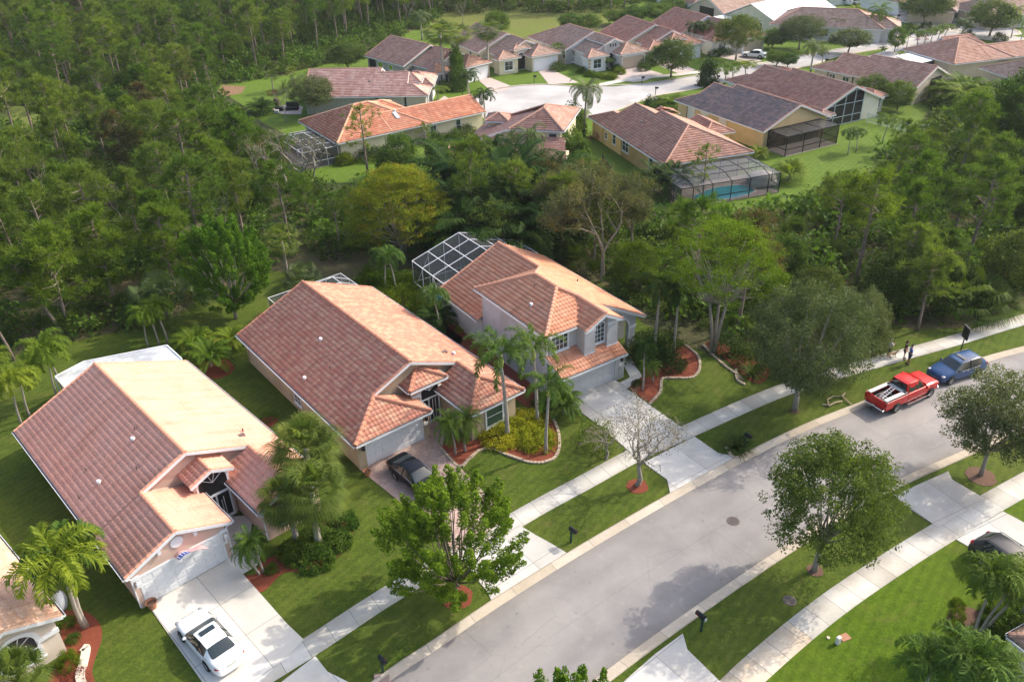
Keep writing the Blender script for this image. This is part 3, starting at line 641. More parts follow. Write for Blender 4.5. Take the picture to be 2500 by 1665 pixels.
for q_ in ([(-.75,-.3,2.7),(-.45,-.1,2.45),(-.42,-.1,.15)],[(7.35,-.8,2.7),(7.6,-.5,2.45),(7.6,-.5,.15)],[(5.6,-.2,2.7),(5.42,-.1,2.45),(5.42,-.1,.2),(5.5,-.5,.08)]): b=MB(); b.tube(q_,.045,6); b.build('downspout',trim,h.root)
zr=lambda x,sl=.425,ze=2.78,e=-.72: ze+sl*(x-e)
for x,y,k in ((4.1,8.9,1),(4.6,9.7,0),(3.2,6.4,0),(1.1,9.8,0),(1.2,7.9,1),(-.1,8.2,0)): h.vent(x,y,zr(x),k)
for x,y,k in ((9.9,5.8,2),(10.3,6.4,0)): h.vent(x,y,2.78+.425*(12.02-x),k)
h.done(th=.37,step=.05,amp=.034); HA1=h
# rear patio roof
pts=[h.loc(157,945,2.45),h.loc(135,920,2.45),h.loc(204,884,2.5),h.loc(408,844,2.5),h.loc(444,877,2.5),(11.9,19.15,2.5),(3.0,19.15,2.45)]
pm=M('aluminium_roof',(.60,.62,.64),(.76,.78,.80),rough=.45,scale=1.4,c3=(.36,.38,.40),sc2=.5)
pr_=empty('patio_roof',tuple(h.O),R(43),'weathered white aluminium patio roof behind the salmon tile roof','patio roof')
b=MB(); b.prism([(p[0],p[1]) for p in pts],2.42,2.5); b.build('roof_panel',pm,pr_)
b=MB(); 
for i in (0,1,2,3): b.bar(pts[i],pts[i+1],.1,.16)
b.build('gutter',trim,pr_)
for i in (1,2,3): b=MB(); p=pts[i]; b.box(p[0]-.15,p[0]-.05,p[1]-.25,p[1]-.15,0,2.42); b.build('post',trim,pr_)
# flag
fl=empty('flag',(0,0,0),0,'stars and stripes flag flying above the white garage door of the pink house','flag')
O=h.O; c_,s_=math.cos(h.ang),math.sin(h.ang)
def lw(x,y,z): return Vector((O.x+x*c_-y*s_,O.y+x*s_+y*c_,z))
b=MB(); b.tube([lw(2.0,-.03,2.35),lw(2.1,-1.4,3.08)],[.02,.018],6); b.build('pole',trim,fl)
b=MB(); nx,nz=20,13
def fp(i,j):
    u=i/nx; v=j/nz; yy=-.2-1.15*v; x=2.05+u*1.75; z=2.40+.62*v+.28*math.sin(u*2.6)-.42*u*u+.05*math.sin(u*9+v*2); return lw(x,yy+.12*math.sin(u*7),z)
vs=[fp(i,j) for i in range(nx+1) for j in range(nz+1)]; b.v=[tuple(v) for v in vs]
for i in range(nx):
    for j in range(nz): b.f.append((i*(nz+1)+j,i*(nz+1)+j+1,(i+1)*(nz+1)+j+1,(i+1)*(nz+1)+j)); b.m.append(2 if (i<8 and j>=6) else (j%2))
b.build('flag_cloth',[M('flag_red',(.45,.02,.03),rough=.7),M('flag_white',(.75,.75,.75),rough=.7),M('flag_blue',(.02,.06,.32),rough=.7)],fl)
b=MB()
for i in range(1,8,2):
    for j in range(7,13,2):
        p=fp(i,j); n=Vector((0,0,.012)); b.add([p+n+lw(.035*math.cos(k*math.pi*.4),.035*math.sin(k*math.pi*.4),0)-lw(0,0,0) for k in range(5)],[(0,1,2,3,4)])
b.build('flag_stars',white,fl)

# --- blend tile house (middle) ---
h=House('tile_roof_house','tan stucco house with a mottled red and brown tile roof and a brick paver driveway',tuple(P(898.5,1135)[:2]),38.2,tanwall,roof2,cap2,du=.05)
Z0=((1,1),(0,0)); h.block(-1.15,11.75,1.8,18.7,2.75,.425,rk=((.52,.62),(1,1))); h.block(-1.15,5.05,-.85,1.8,2.75,.425,ha=2.5,capsz=.17,ridge=False,rk=Z0); h.block(6.85,11.75,-3.15,1.8,2.75,.425,ha=2.3,capsz=.17,rk=Z0); h.block(4.4,7.65,.8,3.6,3.75,.425,ha=1.6,capsz=.17,rk=Z0)
h.walls(-.67,11.3,2.2,18.3,gable='y',ze=2.75,sl=.425,ov=.46); h.wall.box(-.67,5.13,-.1,2.25,0,2.72); h.wall.box(7.25,11.3,-2.65,2.25,0,2.72); h.wall.box(4.75,7.35,1.25,2.3,0,3.72)
h.garage(2.28,-.1,4.56); h.window(9.3,-2.67,.65,1.45,1.55,0,nx=1,nz=2,fr=.14,pane=glassg)
h.window(6.3,1.23,2.3,1.5,.6,0,nx=1,nz=1,arch=1,sill=False,fr=.06,pane=doorg)
b=MB(); b.box(5.5,7.1,1.2,1.245,.05,2.3); b.build('screen_door_glass',doorg,h.root)
b=MB()
for x0,x1,z0,z1 in ((5.5,5.6,.05,2.3),(7.0,7.1,.05,2.3),(5.5,7.1,2.22,2.34),(6.1,6.2,.05,2.2),(5.6,7.0,.05,.25),(6.45,6.49,.25,2.1),(6.7,6.74,.25,2.1),(5.8,5.83,.3,2.0)): b.box(x0,x1,1.14,1.2,z0,z1)
b.build('screen_door',trim,h.root)
for x0,x1 in ((-.7,-.1),(4.68,5.15)): b=MB(); b.box(x0,x1,-.18,.2,0,2.3); b.build('pillar',tanwall,h.root)
for q_ in ((-.74,-.05,-.24,.1,2.3,2.55),(4.64,5.2,-.24,.1,2.3,2.55),(7.2,8.4,-2.75,-2.6,2.15,2.4),(10.2,11.35,-2.75,-2.6,2.15,2.4),(4.7,5.5,1.15,1.3,2.75,3.0),(7.1,7.42,1.15,1.3,2.75,3.0),): b=MB(); b.box(*q_); b.build('trim_band',trim,h.root)
b=MB(); b.box(4.74,5.06,-.24,-.18,1.25,1.5); b.build('house_number_plate',white,h.root)
h.lamp(-.35,-.18,1.8); h.lamp(4.9,-.18,1.8)
h.window(-.7,9.0,.8,1.0,1.4,-90,nx=2,nz=4,fr=.1); 
for q_ in ([(-1.0,-.75,2.7),(-.72,-.2,2.4),(-.72,-.2,.1),(.0,-.35,.1)],[(5.1,-.7,2.7),(5.18,-.15,2.4),(5.18,-.15,.3),(5.3,-.7,.1)],[(-1.1,18.4,2.7),(-.72,18.2,2.5),(-.72,18.2,.1)]): b=MB(); b.tube(q_,.045,6); b.build('downspout',tanwall,h.root)
zr=lambda x: 2.75+.425*(x+1.15)
for x,y,k in ((2.6,10.6,1),(1.9,10.2,0),(1.5,7.2,0),(-.2,8.2,1)): h.vent(x,y,zr(x),k)
for x,y,k in ((9.4,3.6,2),(10.0,3.2,1)): h.vent(x,y,2.75+.425*(11.75-x),k)
h.done(th=.37,step=.05,amp=.034); HB1=h

# --- two storey house ---
h=House('two_storey_house','grey two-storey stucco house with a terracotta tile roof and an arched entry',tuple(P(1300+1260/6.534,740+1215/6.534)[:2]),33.5,graywall,roof3,cap3,du=.05)
U=5.65; rp=lambda x: 7.15-.55*(x+2.2)
A=(-6.0,10.7,U);Bp=(-6.0,.78,U);Hf=(-2.2,4.5,7.15);Hb=(-2.2,7.4,7.15)
h.polys+=[[A,Bp,Hf,Hb],[(-6.0,.78,U),(-3.05,.78,U),(-1.15,3.14,6.58),Hf],[(-3.05,.78,U),(-3.05,-.35,U),(-1.15,-.35,6.58),(-1.15,3.14,6.58)],
 [(.6,10.6,rp(.6)),(.6,-.35,rp(.6)),(-1.15,-.35,6.58),(-1.15,3.14,6.58),Hf,Hb],[(.6,10.6,rp(.6)),A,Hb],
 [(5.75,17.2,rp(5.75)),(5.75,2.6,rp(5.75)),(.6,2.6,rp(.6)),(.6,17.2,rp(.6))],[(-6.1,17.2,2.75),(-6.1,10.35,2.75),(.6,10.35,rp(.6)),(.6,17.2,rp(.6))],
 [(-5.75,-.95,2.75),(.65,-.95,2.75),(.65,1.25,3.74),(-5.75,1.25,3.74)]]
for a,b_ in ((Bp,Hf),(A,Hb),(Hf,Hb),(Hf,(-1.15,3.14,6.6)),((-1.15,3.14,6.6),(-1.15,-.35,6.6)),((.6,10.6,rp(.6)),Hb),((.6,10.6,rp(.6)),(.6,17.2,rp(.6)))): caps(h.cap,a,b_,.17)
for a,b_ in (((-1.15,-.3,6.58),(.6,-.3,rp(.6))),((.6,2.65,rp(.6)),(5.75,2.65,rp(5.75))),((-3.05,-.3,U),(-1.15,-.3,6.58)),((-6.1,17.15,2.75),(.6,17.15,rp(.6))),((-5.7,-.9,2.75),(-5.7,1.2,3.74))): caps(h.cap,a,b_,.09)
for a,b_,o in (((-6.03,10.7,U),(-6.03,.75,U),(-1,0,0)),((-6.0,.75,U),(-3.1,.75,U),(0,-1,0)),((-6.13,17.2,2.75),(-6.13,10.4,2.75),(-1,0,0)),((-5.75,-.98,2.75),(.65,-.98,2.75),(0,-1,0)),((5.78,2.6,rp(5.75)),(5.78,17.2,rp(5.75)),(1,0,0))): h.gutter(a,b_,o)
for a,b_ in (((-3.05,-.35,U-.12),(-1.15,-.35,6.46)),((-1.15,-.35,6.46),(.6,-.35,rp(.6)-.12)),((.6,2.6,rp(.6)-.12),(5.75,2.6,rp(5.75)-.12)),((.65,-.95,2.63),(.65,1.2,3.62)),((-5.75,-.95,2.63),(-5.75,1.2,3.62)),((-6.1,17.2,2.6),(.6,17.2,rp(.6)-.15)),((.6,17.2,rp(.6)-.15),(5.75,17.2,rp(5.75)-.15))): h.tri.bar(a,b_,.05,.22)
W=h.wall
W.box(-5.6,.35,1.15,10.3,0,U-.05)
W.box(-5.7,.4,10.3,16.8,0,2.75)
W.add([(x,y,z) for y in (16.7,16.8) for x,z in ((-5.7,2.7),(5.3,2.75),(.6,5.4))],[(0,1,2),(3,5,4),(0,3,4,1),(1,4,5,2),(2,5,3,0)])
W.box(.35,5.1,4.4,16.7,0,2.8)
W.add([(x,y,z) for y in (1.15,16.7) for x,z in ((.35,2.6),(5.1,2.6),(5.1,rp(5.1)-.12),(.35,rp(.35)-.15))][4:]+[],[]) if False else None
# arch wall
aw=[]; n=16; ax,ar=3.35,.95; az=2.0
out=[(.35,0),(ax-ar,0)]+[(ax-ar*math.cos(math.pi*k/n),az+ar*math.sin(math.pi*k/n)) for k in range(n+1)]+[(ax+ar,0),(5.1,0),(5.1,rp(5.1)-.12),(.35,rp(.35)-.12)]
bm=bmesh.new(); vs=[bm.verts.new((x,3.05,z)) for x,z in out]; f=bm.faces.new(vs); e=bmesh.ops.extrude_face_region(bm,geom=[f])
for v in [g for g in e['geom'] if isinstance(g,bmesh.types.BMVert)]: v.co.y+=.3
bmesh.ops.triangulate(bm,faces=bm.faces[:]); bmesh.ops.recalc_face_normals(bm,faces=bm.faces[:]); me=bpy.data.meshes.new('arch_wall'); bm.to_mesh(me); bm.free(); me.materials.append(graywall); link('arch_wall',me,h.root)
b=MB()
for k in range(n):
    t0,t1=math.pi*k/n,math.pi*(k+1)/n
    vs=[(ax-r*math.cos(t),y,az+r*math.sin(t)) for y in (2.96,3.05) for r in (ar,ar+.16) for t in (t0,t1)]; b.add(vs,[(0,1,3,2),(4,6,7,5),(2,3,7,6),(0,4,5,1)])
b.box(ax-ar-.16,ax-ar,2.96,3.05,0,az); b.box(ax+ar,ax+ar+.16,2.96,3.05,0,az); b.box(ax+ar+.16,5.15,2.98,3.05,1.75,1.95); b.box(ax-.12,ax+.12,2.9,3.05,az+ar+.1,az+ar+.45)
b.build('arch_trim',trim,h.root)
W.box(.5,5.1,4.38,4.5,0,2.95); h.window(3.3,4.36,.1,.9,2.1,0,nx=2,nz=4,sill=False)
# bay with gabled wall
def gwall(x0,x1,y0,y1,z0,zl,zr_,xm=None,zm=None):
    pr=[(x0,z0),(x1,z0),(x1,zr_)]+([(xm,zm)] if xm is not None else [])+[(x0,zl)]; n=len(pr)
    W.add([(x,y,z) for y in (y0,y1) for x,z in pr],[tuple(range(n)),tuple(range(2*n-1,n-1,-1))]+[(i,i+n,(i+1)%n+n,(i+1)%n) for i in range(n)])
gwall(-2.8,-1.75,.1,1.2,3.15,5.62,6.15); gwall(-.55,.5,.1,1.2,3.15,6.2,5.5); gwall(-1.75,-.55,.45,1.2,3.3,6.15,6.15,-1.15,6.42)
h.window(-1.15,.43,3.75,1.0,1.5,0,nx=3,nz=4,arch=.5)
h.window(-4.45,1.13,3.95,1.5,1.3,0,nx=4,nz=3,fr=.16)
for q_ in ((-2.84,-1.74,.04,.14,3.1,3.3),(-.56,.54,.04,.14,3.1,3.3),(-2.84,-1.74,.04,.14,5.2,5.45),(-.56,.54,.04,.14,5.2,5.45),(.3,.5,.2,3.05,5.3,5.5),): b=MB(); b.box(*q_); b.build('trim_band',trim,h.root)
W.box(-5.5,.95,-.1,1.2,0,2.72)
h.garage(-2.35,-.12,4.7,mat=graywall if False else M('garage_grey',(.56,.56,.56),(.6,.6,.6))); b=MB(); b.box(.05,.95,-.35,0,0,2.6); b.build('pillar',graywall,h.root); h.lamp(.55,-.35,1.9)
b=MB(); b.box(.4,.72,-.4,-.35,1.3,1.5); b.build('house_number_plate',white,h.root)
b=MB(); 
for q_ in (.3,.5,.7): b.tube([(q_,-.42,.15),(q_,-.42,.95),(.5,-.42,1.2)],.012,5)
b.build('trellis',dark,h.root)
for q_ in ([(-6.1,.9,5.6),(-5.65,1.1,5.3),(-5.65,1.1,.1)],[(-6.1,16.9,2.7),(-5.75,16.85,2.4),(-5.75,16.85,.1)]): b=MB(); b.tube(q_,.045,6); b.build('downspout',trim,h.root)
h.vent(-4.6,4.6,U+.39*1.4,1); h.vent(-3.1,6.2,U+.39*2.9,0); h.vent(3.5,9,rp(3.5),0)
h.done(th=.37,step=.05,amp=.034); HC1=h

# --- house cut by the lower left corner ---
h=House('tile_roof_house','cream stucco house with a pale peach tile roof cut off by the lower left corner',tuple(P(140,1668)[:2]),47,M('stucco_cream_pink',(.62,.52,.43),(.68,.58,.48),rough=.9,scale=2,bs=.4,bscale=50),tile_mat('tile_peach',[(.62,.38,.26),(.66,.42,.29),(.58,.35,.24),(.64,.44,.33)],weather=(.55,.40,.32),wamt=.5,block=3),M('ridge_peach',(.62,.38,.26),(.70,.45,.32),rough=.8,scale=3),du=.05)
q=h.loc(153,1503,2.78); xe=q[0]; yf=q[1]
h.block(xe-5.4,xe,yf,yf+7,2.78,.425,rk=((1,1),(0,0))); h.block(xe-12.7,xe,yf+7,yf+19,2.78,.425,gut=(1,1,0,0))
h.walls(xe-5.0,xe-.4,yf+.4,yf+7.2,gable='y',ze=2.78,sl=.425,ov=.4); h.walls(xe-12.3,xe-.4,yf+7.3,yf+18.6,gable='y',ze=2.78,sl=.425,ov=.4)
h.window(xe-2.5,yf+.38,.9,1.9,1.1,0,nx=4,nz=2,arch=.8,fr=.2)
for q_ in ((xe-1.5,xe-.36,yf+.28,yf+.4,1.7,1.95),(xe-5.04,xe-4.0,yf+.28,yf+.4,1.7,1.95),): b=MB(); b.box(*q_); b.build('trim_band',trim,h.root)
h.done(th=.37,step=.05,amp=.034)

# --- corner of a house cut by the right edge ---
h=House('cream_house','corner of a cream house cut off by the lower right edge',tuple(P(2462,1665)[:2]),26,creamwall,rooft,capf,du=.1)
h.wall.box(.25,9,-12,.35,0,2.75); h.block(-.1,9.4,-12,.8,2.75,.42,hb=5); b=MB(); b.tube([(.1,.5,2.7),(.2,.4,.1)],.05,6); b.build('downspout',trim,h.root); h.done()

# --- far houses ---
def far(label,O,ang,uR,main,mid,wingf,garf,flip,hipR,wallm,roofm,front=1,W_=12.6,midv=None,wing=(0,5.2),gar=(6.4,12.6),port=None,gmat=None,arch=True,du=.1,name='tile_roof_house',garz=True,th=.4,capz=.13,hipM=0,group=None):
    """u axis runs front-back. front=+1: front at high u"""
    h=House(name,label,O,ang,wallm,roofm,capf,du=du,group=group)
    s_=front
    def blk(ua,ub,v0,v1,ze=2.75,hf=0,hr=0,rg=True,kf=(1,1),kr=(0,0)):   # ub is toward the front
        lo,hi=(ua,ub) if ub>ua else (ub,ua); rk=(kr,kf) if s_>0 else (kf,kr)
        ha,hb=(hr,hf) if s_>0 else (hf,hr)
        h.block(lo,hi,v0,v1,ze,.42,'x',ha,hb,capsz=capz,ridge=rg,rk=rk)
    def wl(ua,ub,v0,v1,gable=False,ze=2.75,z=2.72):
        lo,hi=(ua,ub) if ub>ua else (ub,ua)
        if gable: h.walls(lo+.4,hi-.4,v0+.42,v1-.42,gable='x',ze=ze,sl=.42,ov=.42)
        else: h.wall.box(lo+.4,hi-.4,v0+.42,v1-.42,0,z)
    blk(uR,main,0,W_,hr=hipR,hf=hipM,kr=(1,1),kf=(.14,1) if not flip else (1,.14))
    lo_,hi_=min(uR,main),max(uR,main)
    if hipR: h.wall.box(lo_+.4,hi_-.4,.42,W_-.42,0,2.72)
    if hipR: 
        if s_>0: h.walls(lo_+hipR,hi_-.4,.42,W_-.42,gable='x',ze=2.75,sl=.42,ov=.42)
        else: h.walls(lo_+.4,hi_-hipR,.42,W_-.42,gable='x',ze=2.75,sl=.42,ov=.42)
    else: wl(uR,main,0,W_,True)
    mv=midv or ((0,10.8) if not flip else (1.8,W_))
    if mid is not None: blk(main,mid,*mv,kf=(.5,1) if not flip else (1,.5)); wl(main-s_*.5,mid,*mv,gable=True)
    base=mid if mid is not None else main
    wv=wing if not flip else wing
    blk(base,wingf,*wv,hf=(wv[1]-wv[0])/2*.98); wl(base-s_*.5,wingf,*wv)
    blk(base,garf,*gar,hf=(gar[1]-gar[0])/2*.8); wl(base-s_*.5,garf,*gar)
    face=90 if s_>0 else -90
    gw=gar[1]-gar[0]-1.6; h.garage(garf-s_*.4,(gar[0]+gar[1])/2,gw,2.1,face,mat=gmat,panels=False)
    h.window(wingf-s_*.4,(wv[0]+wv[1])/2,.7,1.6,1.5,face,nx=2,nz=2,fr=.12)
    if port:
        blk(base,port[2],port[0],port[1],ze=3.8,hf=1.7); h.wall.box(min(base,port[2])+.3*(1 if s_>0 else 1),max(base,port[2])-.4,port[0]+.3,port[1]-.3,0,3.78)
        if arch: h.window(port[2]-s_*.4,(port[0]+port[1])/2,.1,1.5,2.2,face,nx=1,nz=1,arch=1,sill=False,fr=.14,pane=doorg)
    return h
W2=lambda h,u,z=.9,w_=.9,hh=1.3,v=.42,**k: h.window(u,v,z,w_,hh,0,**k)
# yellow house behind the middle belt
h=far('yellow stucco house with a red-brown hip roof beside the big screened pool',(12.1,118.7),-71,21.6,8.8,3.0,-.7,1.2,False,5.6,yelwall,rooff,front=-1,wing=(0,5.2),gar=(6.2,12.6),du=.08)
for u,w_,nx in ((4.3,.5,1),(6.9,.85,1),(10.3,1.7,2),(17.5,.9,1)): W2(h,u,1.0,w_,1.5 if w_>.5 else .8,nx=nx)
h.block(7.5,13.5,10.5,15.0,2.74,.42,'x',0,2.2,capsz=.13); h.wall.box(7.9,13.1,10,14.6,0,2.7)
h.vent(9,3.4,2.75+.42*3.4,2); h.done(th=.4); HY=h
h=far('yellow stucco house with a dark grey tile roof and a bronze screened patio',(26.1,125.6),-61.3,17.5,4.8,1.0,-1.3,.2,False,0,M('stucco_yellow_pale',(.62,.45,.22),(.70,.52,.28),rough=.9,scale=1),roofd,front=-1,gar=(6.2,12.6),du=.08)
for u,nx in ((2.2,2),(5.1,2),(9.0,2)): W2(h,u,.6,1.3+.15*nx,1.9,nx=nx,shutter=shut)
h.block(13,16.5,12.0,14.6,2.5,.42,'x',0,1.2,capsz=.1); h.done(); HD8=h
h=far('cream stucco house with a brown tile roof and a tall screened gable facing the lawn',(35.9,136.6),-62.4,19.9,7.2,1.9,-1.0,1.0,False,0,M('stucco_offwhite',(.64,.60,.50),(.72,.68,.58),rough=.9,scale=1),rooff,front=-1,wing=(0,5.0),gar=(6.2,12.8),du=.08)
h.block(14.5,18.5,12.2,15.2,2.5,.42,'x',0,1.4,capsz=.1); h.wall.box(14.9,18.1,12,14.8,0,2.5); h.window(18.12,13.7,.8,.9,1.4,90,nx=1,nz=2)
b=MB(); gx=19.53
for v0,v1,z0,z1 in ((.9,8.6,.1,2.6),(3.2,8.6,2.6,3.5),(5.6,8.6,3.5,4.3)): b.box(gx,gx+.03,v0,v1,z0,z1)
b.add([(gx+.03,.9,2.6),(gx+.03,8.6,2.6),(gx+.03,8.6,4.75),(gx+.03,6.3,4.75)],[(0,1,2,3)]); b.build('screened_gable',doorg,h.root)
b=MB()
for v in (.9,2.9,4.9,6.8,8.6): b.box(gx+.03,gx+.1,v-.05,v+.05,0,min(4.75,2.6+.42*(v-.9)*.95+.1) if v<6.3 else 4.75)
for z in (.05,1.2,3.0,): b.box(gx+.03,gx+.1,.9 if z<2.6 else 2,8.6,z-.04,z+.04)
b.bar((gx+.07,.9,2.6),(gx+.07,6.3,4.75),.1,.08); b.bar((gx+.07,6.3,4.75),(gx+.07,8.6,4.75),.1,.08); b.build('screen_frame',M('screen_frame_blue',(.42,.50,.55)),h.root)
h.done(); HE9=h
h=far('beige house with a weathered pink-brown gable roof right of the street palms',(51.9,144.),-51.4,18.2,7,2.4,-.3,1.0,False,0,beigewall,roofb,front=-1,W_=11,midv=(0,9.6),wing=(0,4.6),gar=(5.4,11),du=.1)
for u in (3.5,6,11.5): W2(h,u,.9,1.1,1.3,nx=2)
b=MB(); b.box(17.75,17.85,5.0,8.4,.1,3.2); b.build('patio_opening',doorg,h.root)
h.done()
# hip house at right
h=House('tile_roof_house','large tan hip-roofed house with a white carport roof, at the right edge above the woods',(75.5,143.7),17.5,beigewall,roofb,capf,du=.1)
h.block(0,12.6,0,12.4,2.75,.425,'x',6.0,5.0); h.block(8,30,0,7.4,2.74,.425,'x',0,0); h.block(5,14,6.0,12.4,2.73,.7,'x',0,3)
h.wall.box(.45,12,.45,12,0,2.72); h.wall.box(10,29.6,.45,7,0,2.72)
for u in (10.5,14,17,20): h.window(u,.43,.9,1.7,1.2,0,shutter=shutb)
h.window(.43,3.2,.6,3.4,1.7,-90,shutter=shutb)
b=MB(); b.prism([(-4.6,3.6),(-.2,4.6),(-.2,10.5),(-3.6,9.8)],2.4,2.5); b.build('carport_roof',white,h.root)
b=MB(); 
for x,y in ((-4.3,3.9),(-2.4,4.3),(-3.4,9.5)): b.box(x,x+.12,y,y+.12,0,2.4)
b.build('post',trim,h.root); b=MB(); b.box(-2.6,.4,4.9,9.4,.05,2.35); b.build('carport_screen',doorg,h.root); h.done()
h=House('tile_roof_house','brown hip-roofed house cut off by the right edge just above the trees',(78.4,141.),-78.7,beigewall,rooft,capf,du=.1)
h.block(0,16,0,16,2.75,.42,'x',8,8); h.wall.box(.45,15.5,.45,15.5,0,2.72); h.done()
# centre house with big front hip
h=House('tile_roof_house','two-storey cream house with a brown-red hip roof and small roof cupola behind the dark palms',(3.0,105.7),-9,creamwall,tile_mat('tile_red_brown',[(.42,.22,.17),(.47,.27,.21),(.38,.19,.14)],weather=(.33,.19,.16),wamt=.5,block=2),capf,du=.08)
ap=(1.3,4.2,6.94); ap2=(1.5,5.8,6.97); zf=5.2
h.polys+=[[(-2.8,.6,zf),(4.3,.0,zf),ap],[(4.3,0,zf),(5.6,10.4,zf),ap2,ap],[(-6.6,-6.3,3.1),(-2.8,.6,zf),ap,ap2][:3]+[ap2]]
h.polys=[[(-2.8,.5,zf),(4.3,.0,zf),ap],[(4.3,0,zf),(5.6,10.4,zf),ap2,ap]]
def slope(pts): h.polys.append(pts)
slope([(-7.6,11.0,2.9),(-9.0,1.2,2.9),(-2.8,.5,zf),ap,ap2]); slope([(5.6,10.4,5.2),(-7.6,11.0,2.9),ap2])
caps(h.cap,(-2.8,.5,zf),ap,.17);caps(h.cap,(4.3,0,zf),ap,.17);caps(h.cap,ap,ap2,.17);caps(h.cap,ap2,(5.6,10.4,zf),.14);caps(h.cap,ap2,(-7.6,11,2.9),.12)
h.gutter((-2.8,.45,zf),(4.3,-.05,zf),(0,-1,0)); h.gutter((4.35,0,zf),(5.65,10.4,zf),(1,0,0)); h.tri.bar((-9.0,1.15,2.8),(-2.8,.45,zf-.1),.08,.3)
h.wall.prism([(-2.4,1.0),(3.9,.5),(5.1,10),(-1.6,10.4)],0,5.15); h.wall.prism([(-8.6,1.4),(-2.4,1.0),(-1.6,10.4),(-7.4,10.6)],0,2.85)
h.wall.add([(-8.7,1.25,2.8),(-2.7,.85,2.8),(-2.7,.85,5.1)],[(0,1,2)])
h.block(-6.9,-3.6,5.8,9.2,4.55,.42,'x',1.6,1.6,capsz=.13); h.wall.box(-6.5,-4,6.2,8.8,3,4.5)
h.block(-10,-.6,-6.3,.9,2.7,.42,'x',0,3.3,capsz=.13); h.wall.box(-9.6,-1,-5.8,.8,0,2.65)
h.polys.append([(5.6,-6.8,2.6),(1.5,-6.8,2.6),(.8,.45,4.1),(4.6,.3,4.1)][::-1][:0] or [(.2,-6.4,2.6),(5.4,-6.4,2.6),(4.4,.3,4.3),(.2,.5,4.3)]); h.wall.box(.5,5,-6,.5,0,2.55)
h.window(2.9,.52,3.2,1.0,1.5,-4,nx=1,nz=2); h.done(th=.4); 
# orange roof house with skylight
h=House('tile_roof_house','cream house with an orange-red tile roof, a skylight and a white screened patio',(-22.5,110.3),33.9,creamwall,roofo,M('ridge_orange',(.60,.32,.20),(.66,.38,.25),rough=.8,scale=2),du=.08)
h.block(-.2,14.0,0,13.2,2.75,.42,'x',6.0,6.2); h.block(8,23.6,0,7.8,2.74,.42,'x',0,0); h.block(8.5,15.2,7.2,14.0,2.76,.42,'x',2,3.3,capsz=.13)
h.wall.box(.4,13.4,.45,12.6,0,2.72); h.walls(10,23.2,.45,7.4,gable='x',ze=2.75,sl=.42,ov=.42); h.wall.box(9,14.8,8,13.6,0,2.7)
h.window(19.0,.43,.7,.75,1.6,0,nx=1,nz=2,fr=.1); h.window(14.8,.43,.7,.9,1.5,0,nx=2,nz=2); h.window(9.0,.43,.6,1.4,1.6,0,nx=4,nz=4)
b=MB(); T=Matrix.Translation((10.3,2.8,2.75+.42*2.8+.06))@Matrix.Rotation(math.atan(.42),4,'X'); b.box(-.3,.3,-.75,.75,0,.12,T=T); b.build('skylight',M('skylight_glass',(.45,.48,.5),rough=.15),h.root)
b=MB(); b.box(20.8,21.1,.2,.44,.6,1.1); b.build('electric_meter',M('meter_grey',(.35,.36,.37)),h.root)
h.vent(10.6,3.6,2.75+.42*3.6,1); h.done(th=.4); HO=h
h=far('taupe house with a rose-pink tile roof, left of the cul-de-sac behind the olive-green tree',(-26.8,133.5),-1.8,-5.3,6.7,11.2,14.6,14.9,False,0,greywallf,roofk,midv=(0,11.3),wing=(0,5.3),gar=(6.0,13.2),port=(4.0,8.6,13.2),W_=13.4,arch=False,du=.1,th=.42); h.vent(5,3.5,2.75+.42*3.5,2); h.done(th=.42)
h=far('grey stucco house with a brown-pink gable roof behind the tall fan palms',(-25.7,161.7),-47.9,-.7,11.6,17.6,20.4,21.0,True,0,greywallf,roofb,wing=(0,4.8),gar=(6.4,12.6),port=(4.0,8.6,17.0),du=.1)
for u,w_ in ((3.8,1.5),(7,1.2)): W2(h,u,1.3,w_,.8,nx=1,nz=1,pane=M('glass_yellowgreen',(.30,.42,.05),rough=.2))
b=MB(); b.box(.3,2.3,.36,.42,.1,2.5); b.build('screened_lanai',doorg,h.root); h.done()
h=far('cream house with a brown roof and an arched entry between two driveways on the cul-de-sac',(-6.2,164.6),-61.2,-10,2.7,8.2,10.6,11.8,True,0,creamwall,rooft,wing=(0,4.7),gar=(6.2,12.6),port=(4.0,7.6,9.2),du=.1)
for u in (-1.2,2.2,5.0): W2(h,u,1.0,.8,1.2)
h.done()
h=far('white-walled house with a brown roof, beige garage door and three small gable openings',(4.7,174.8),-62.3,0,14.3,20.0,22.2,23.4,True,5.6,whitewall,rooft,wing=(0,4.6),gar=(6.2,12.6),gmat=tanmat,du=.1)
h.block(14.5,20.9,4.6,8.4,4.4,.42,'x',0,0,capsz=.13); h.wall.box(15,20.5,5.0,8.0,0,4.36); h.walls(15,20.5,4.95,8.05,gable='x',ze=4.4,sl=.42,ov=.35)
b=MB()
for k in range(3): b.box(20.5,20.54,5.85+k*.55,6.1+k*.55,3.7,4.25)
b.box(20.5,20.53,5.8,7.2,.1,2.6); b.build('gable_openings',doorg,h.root)
for u,hh in ((13.4,1.5),(16.6,.9)): W2(h,u,1.1,.9 if hh>1 else .6,hh,nx=1)
b=MB()
for z in (.2,.8,1.4,2.0): b.box(21.75,21.87,.35,.9,z,z+.45); b.box(22.97,23.07,6.5,6.95,z,z+.45); b.box(22.97,23.07,11.8,12.2,z,z+.45)
b.build('corner_quoins',M('quoin',(.48,.38,.30)),h.root); h.done()
h=far('cream house with a brown tile roof partly behind the round street oak',(19.3,177.4),-67,-.2,10.8,15.5,19.0,18.5,True,0,creamwall,rooff,wing=(0,5.2),gar=(6.4,12.6),port=(5.4,9,17.8),arch=False,du=.12); h.done()
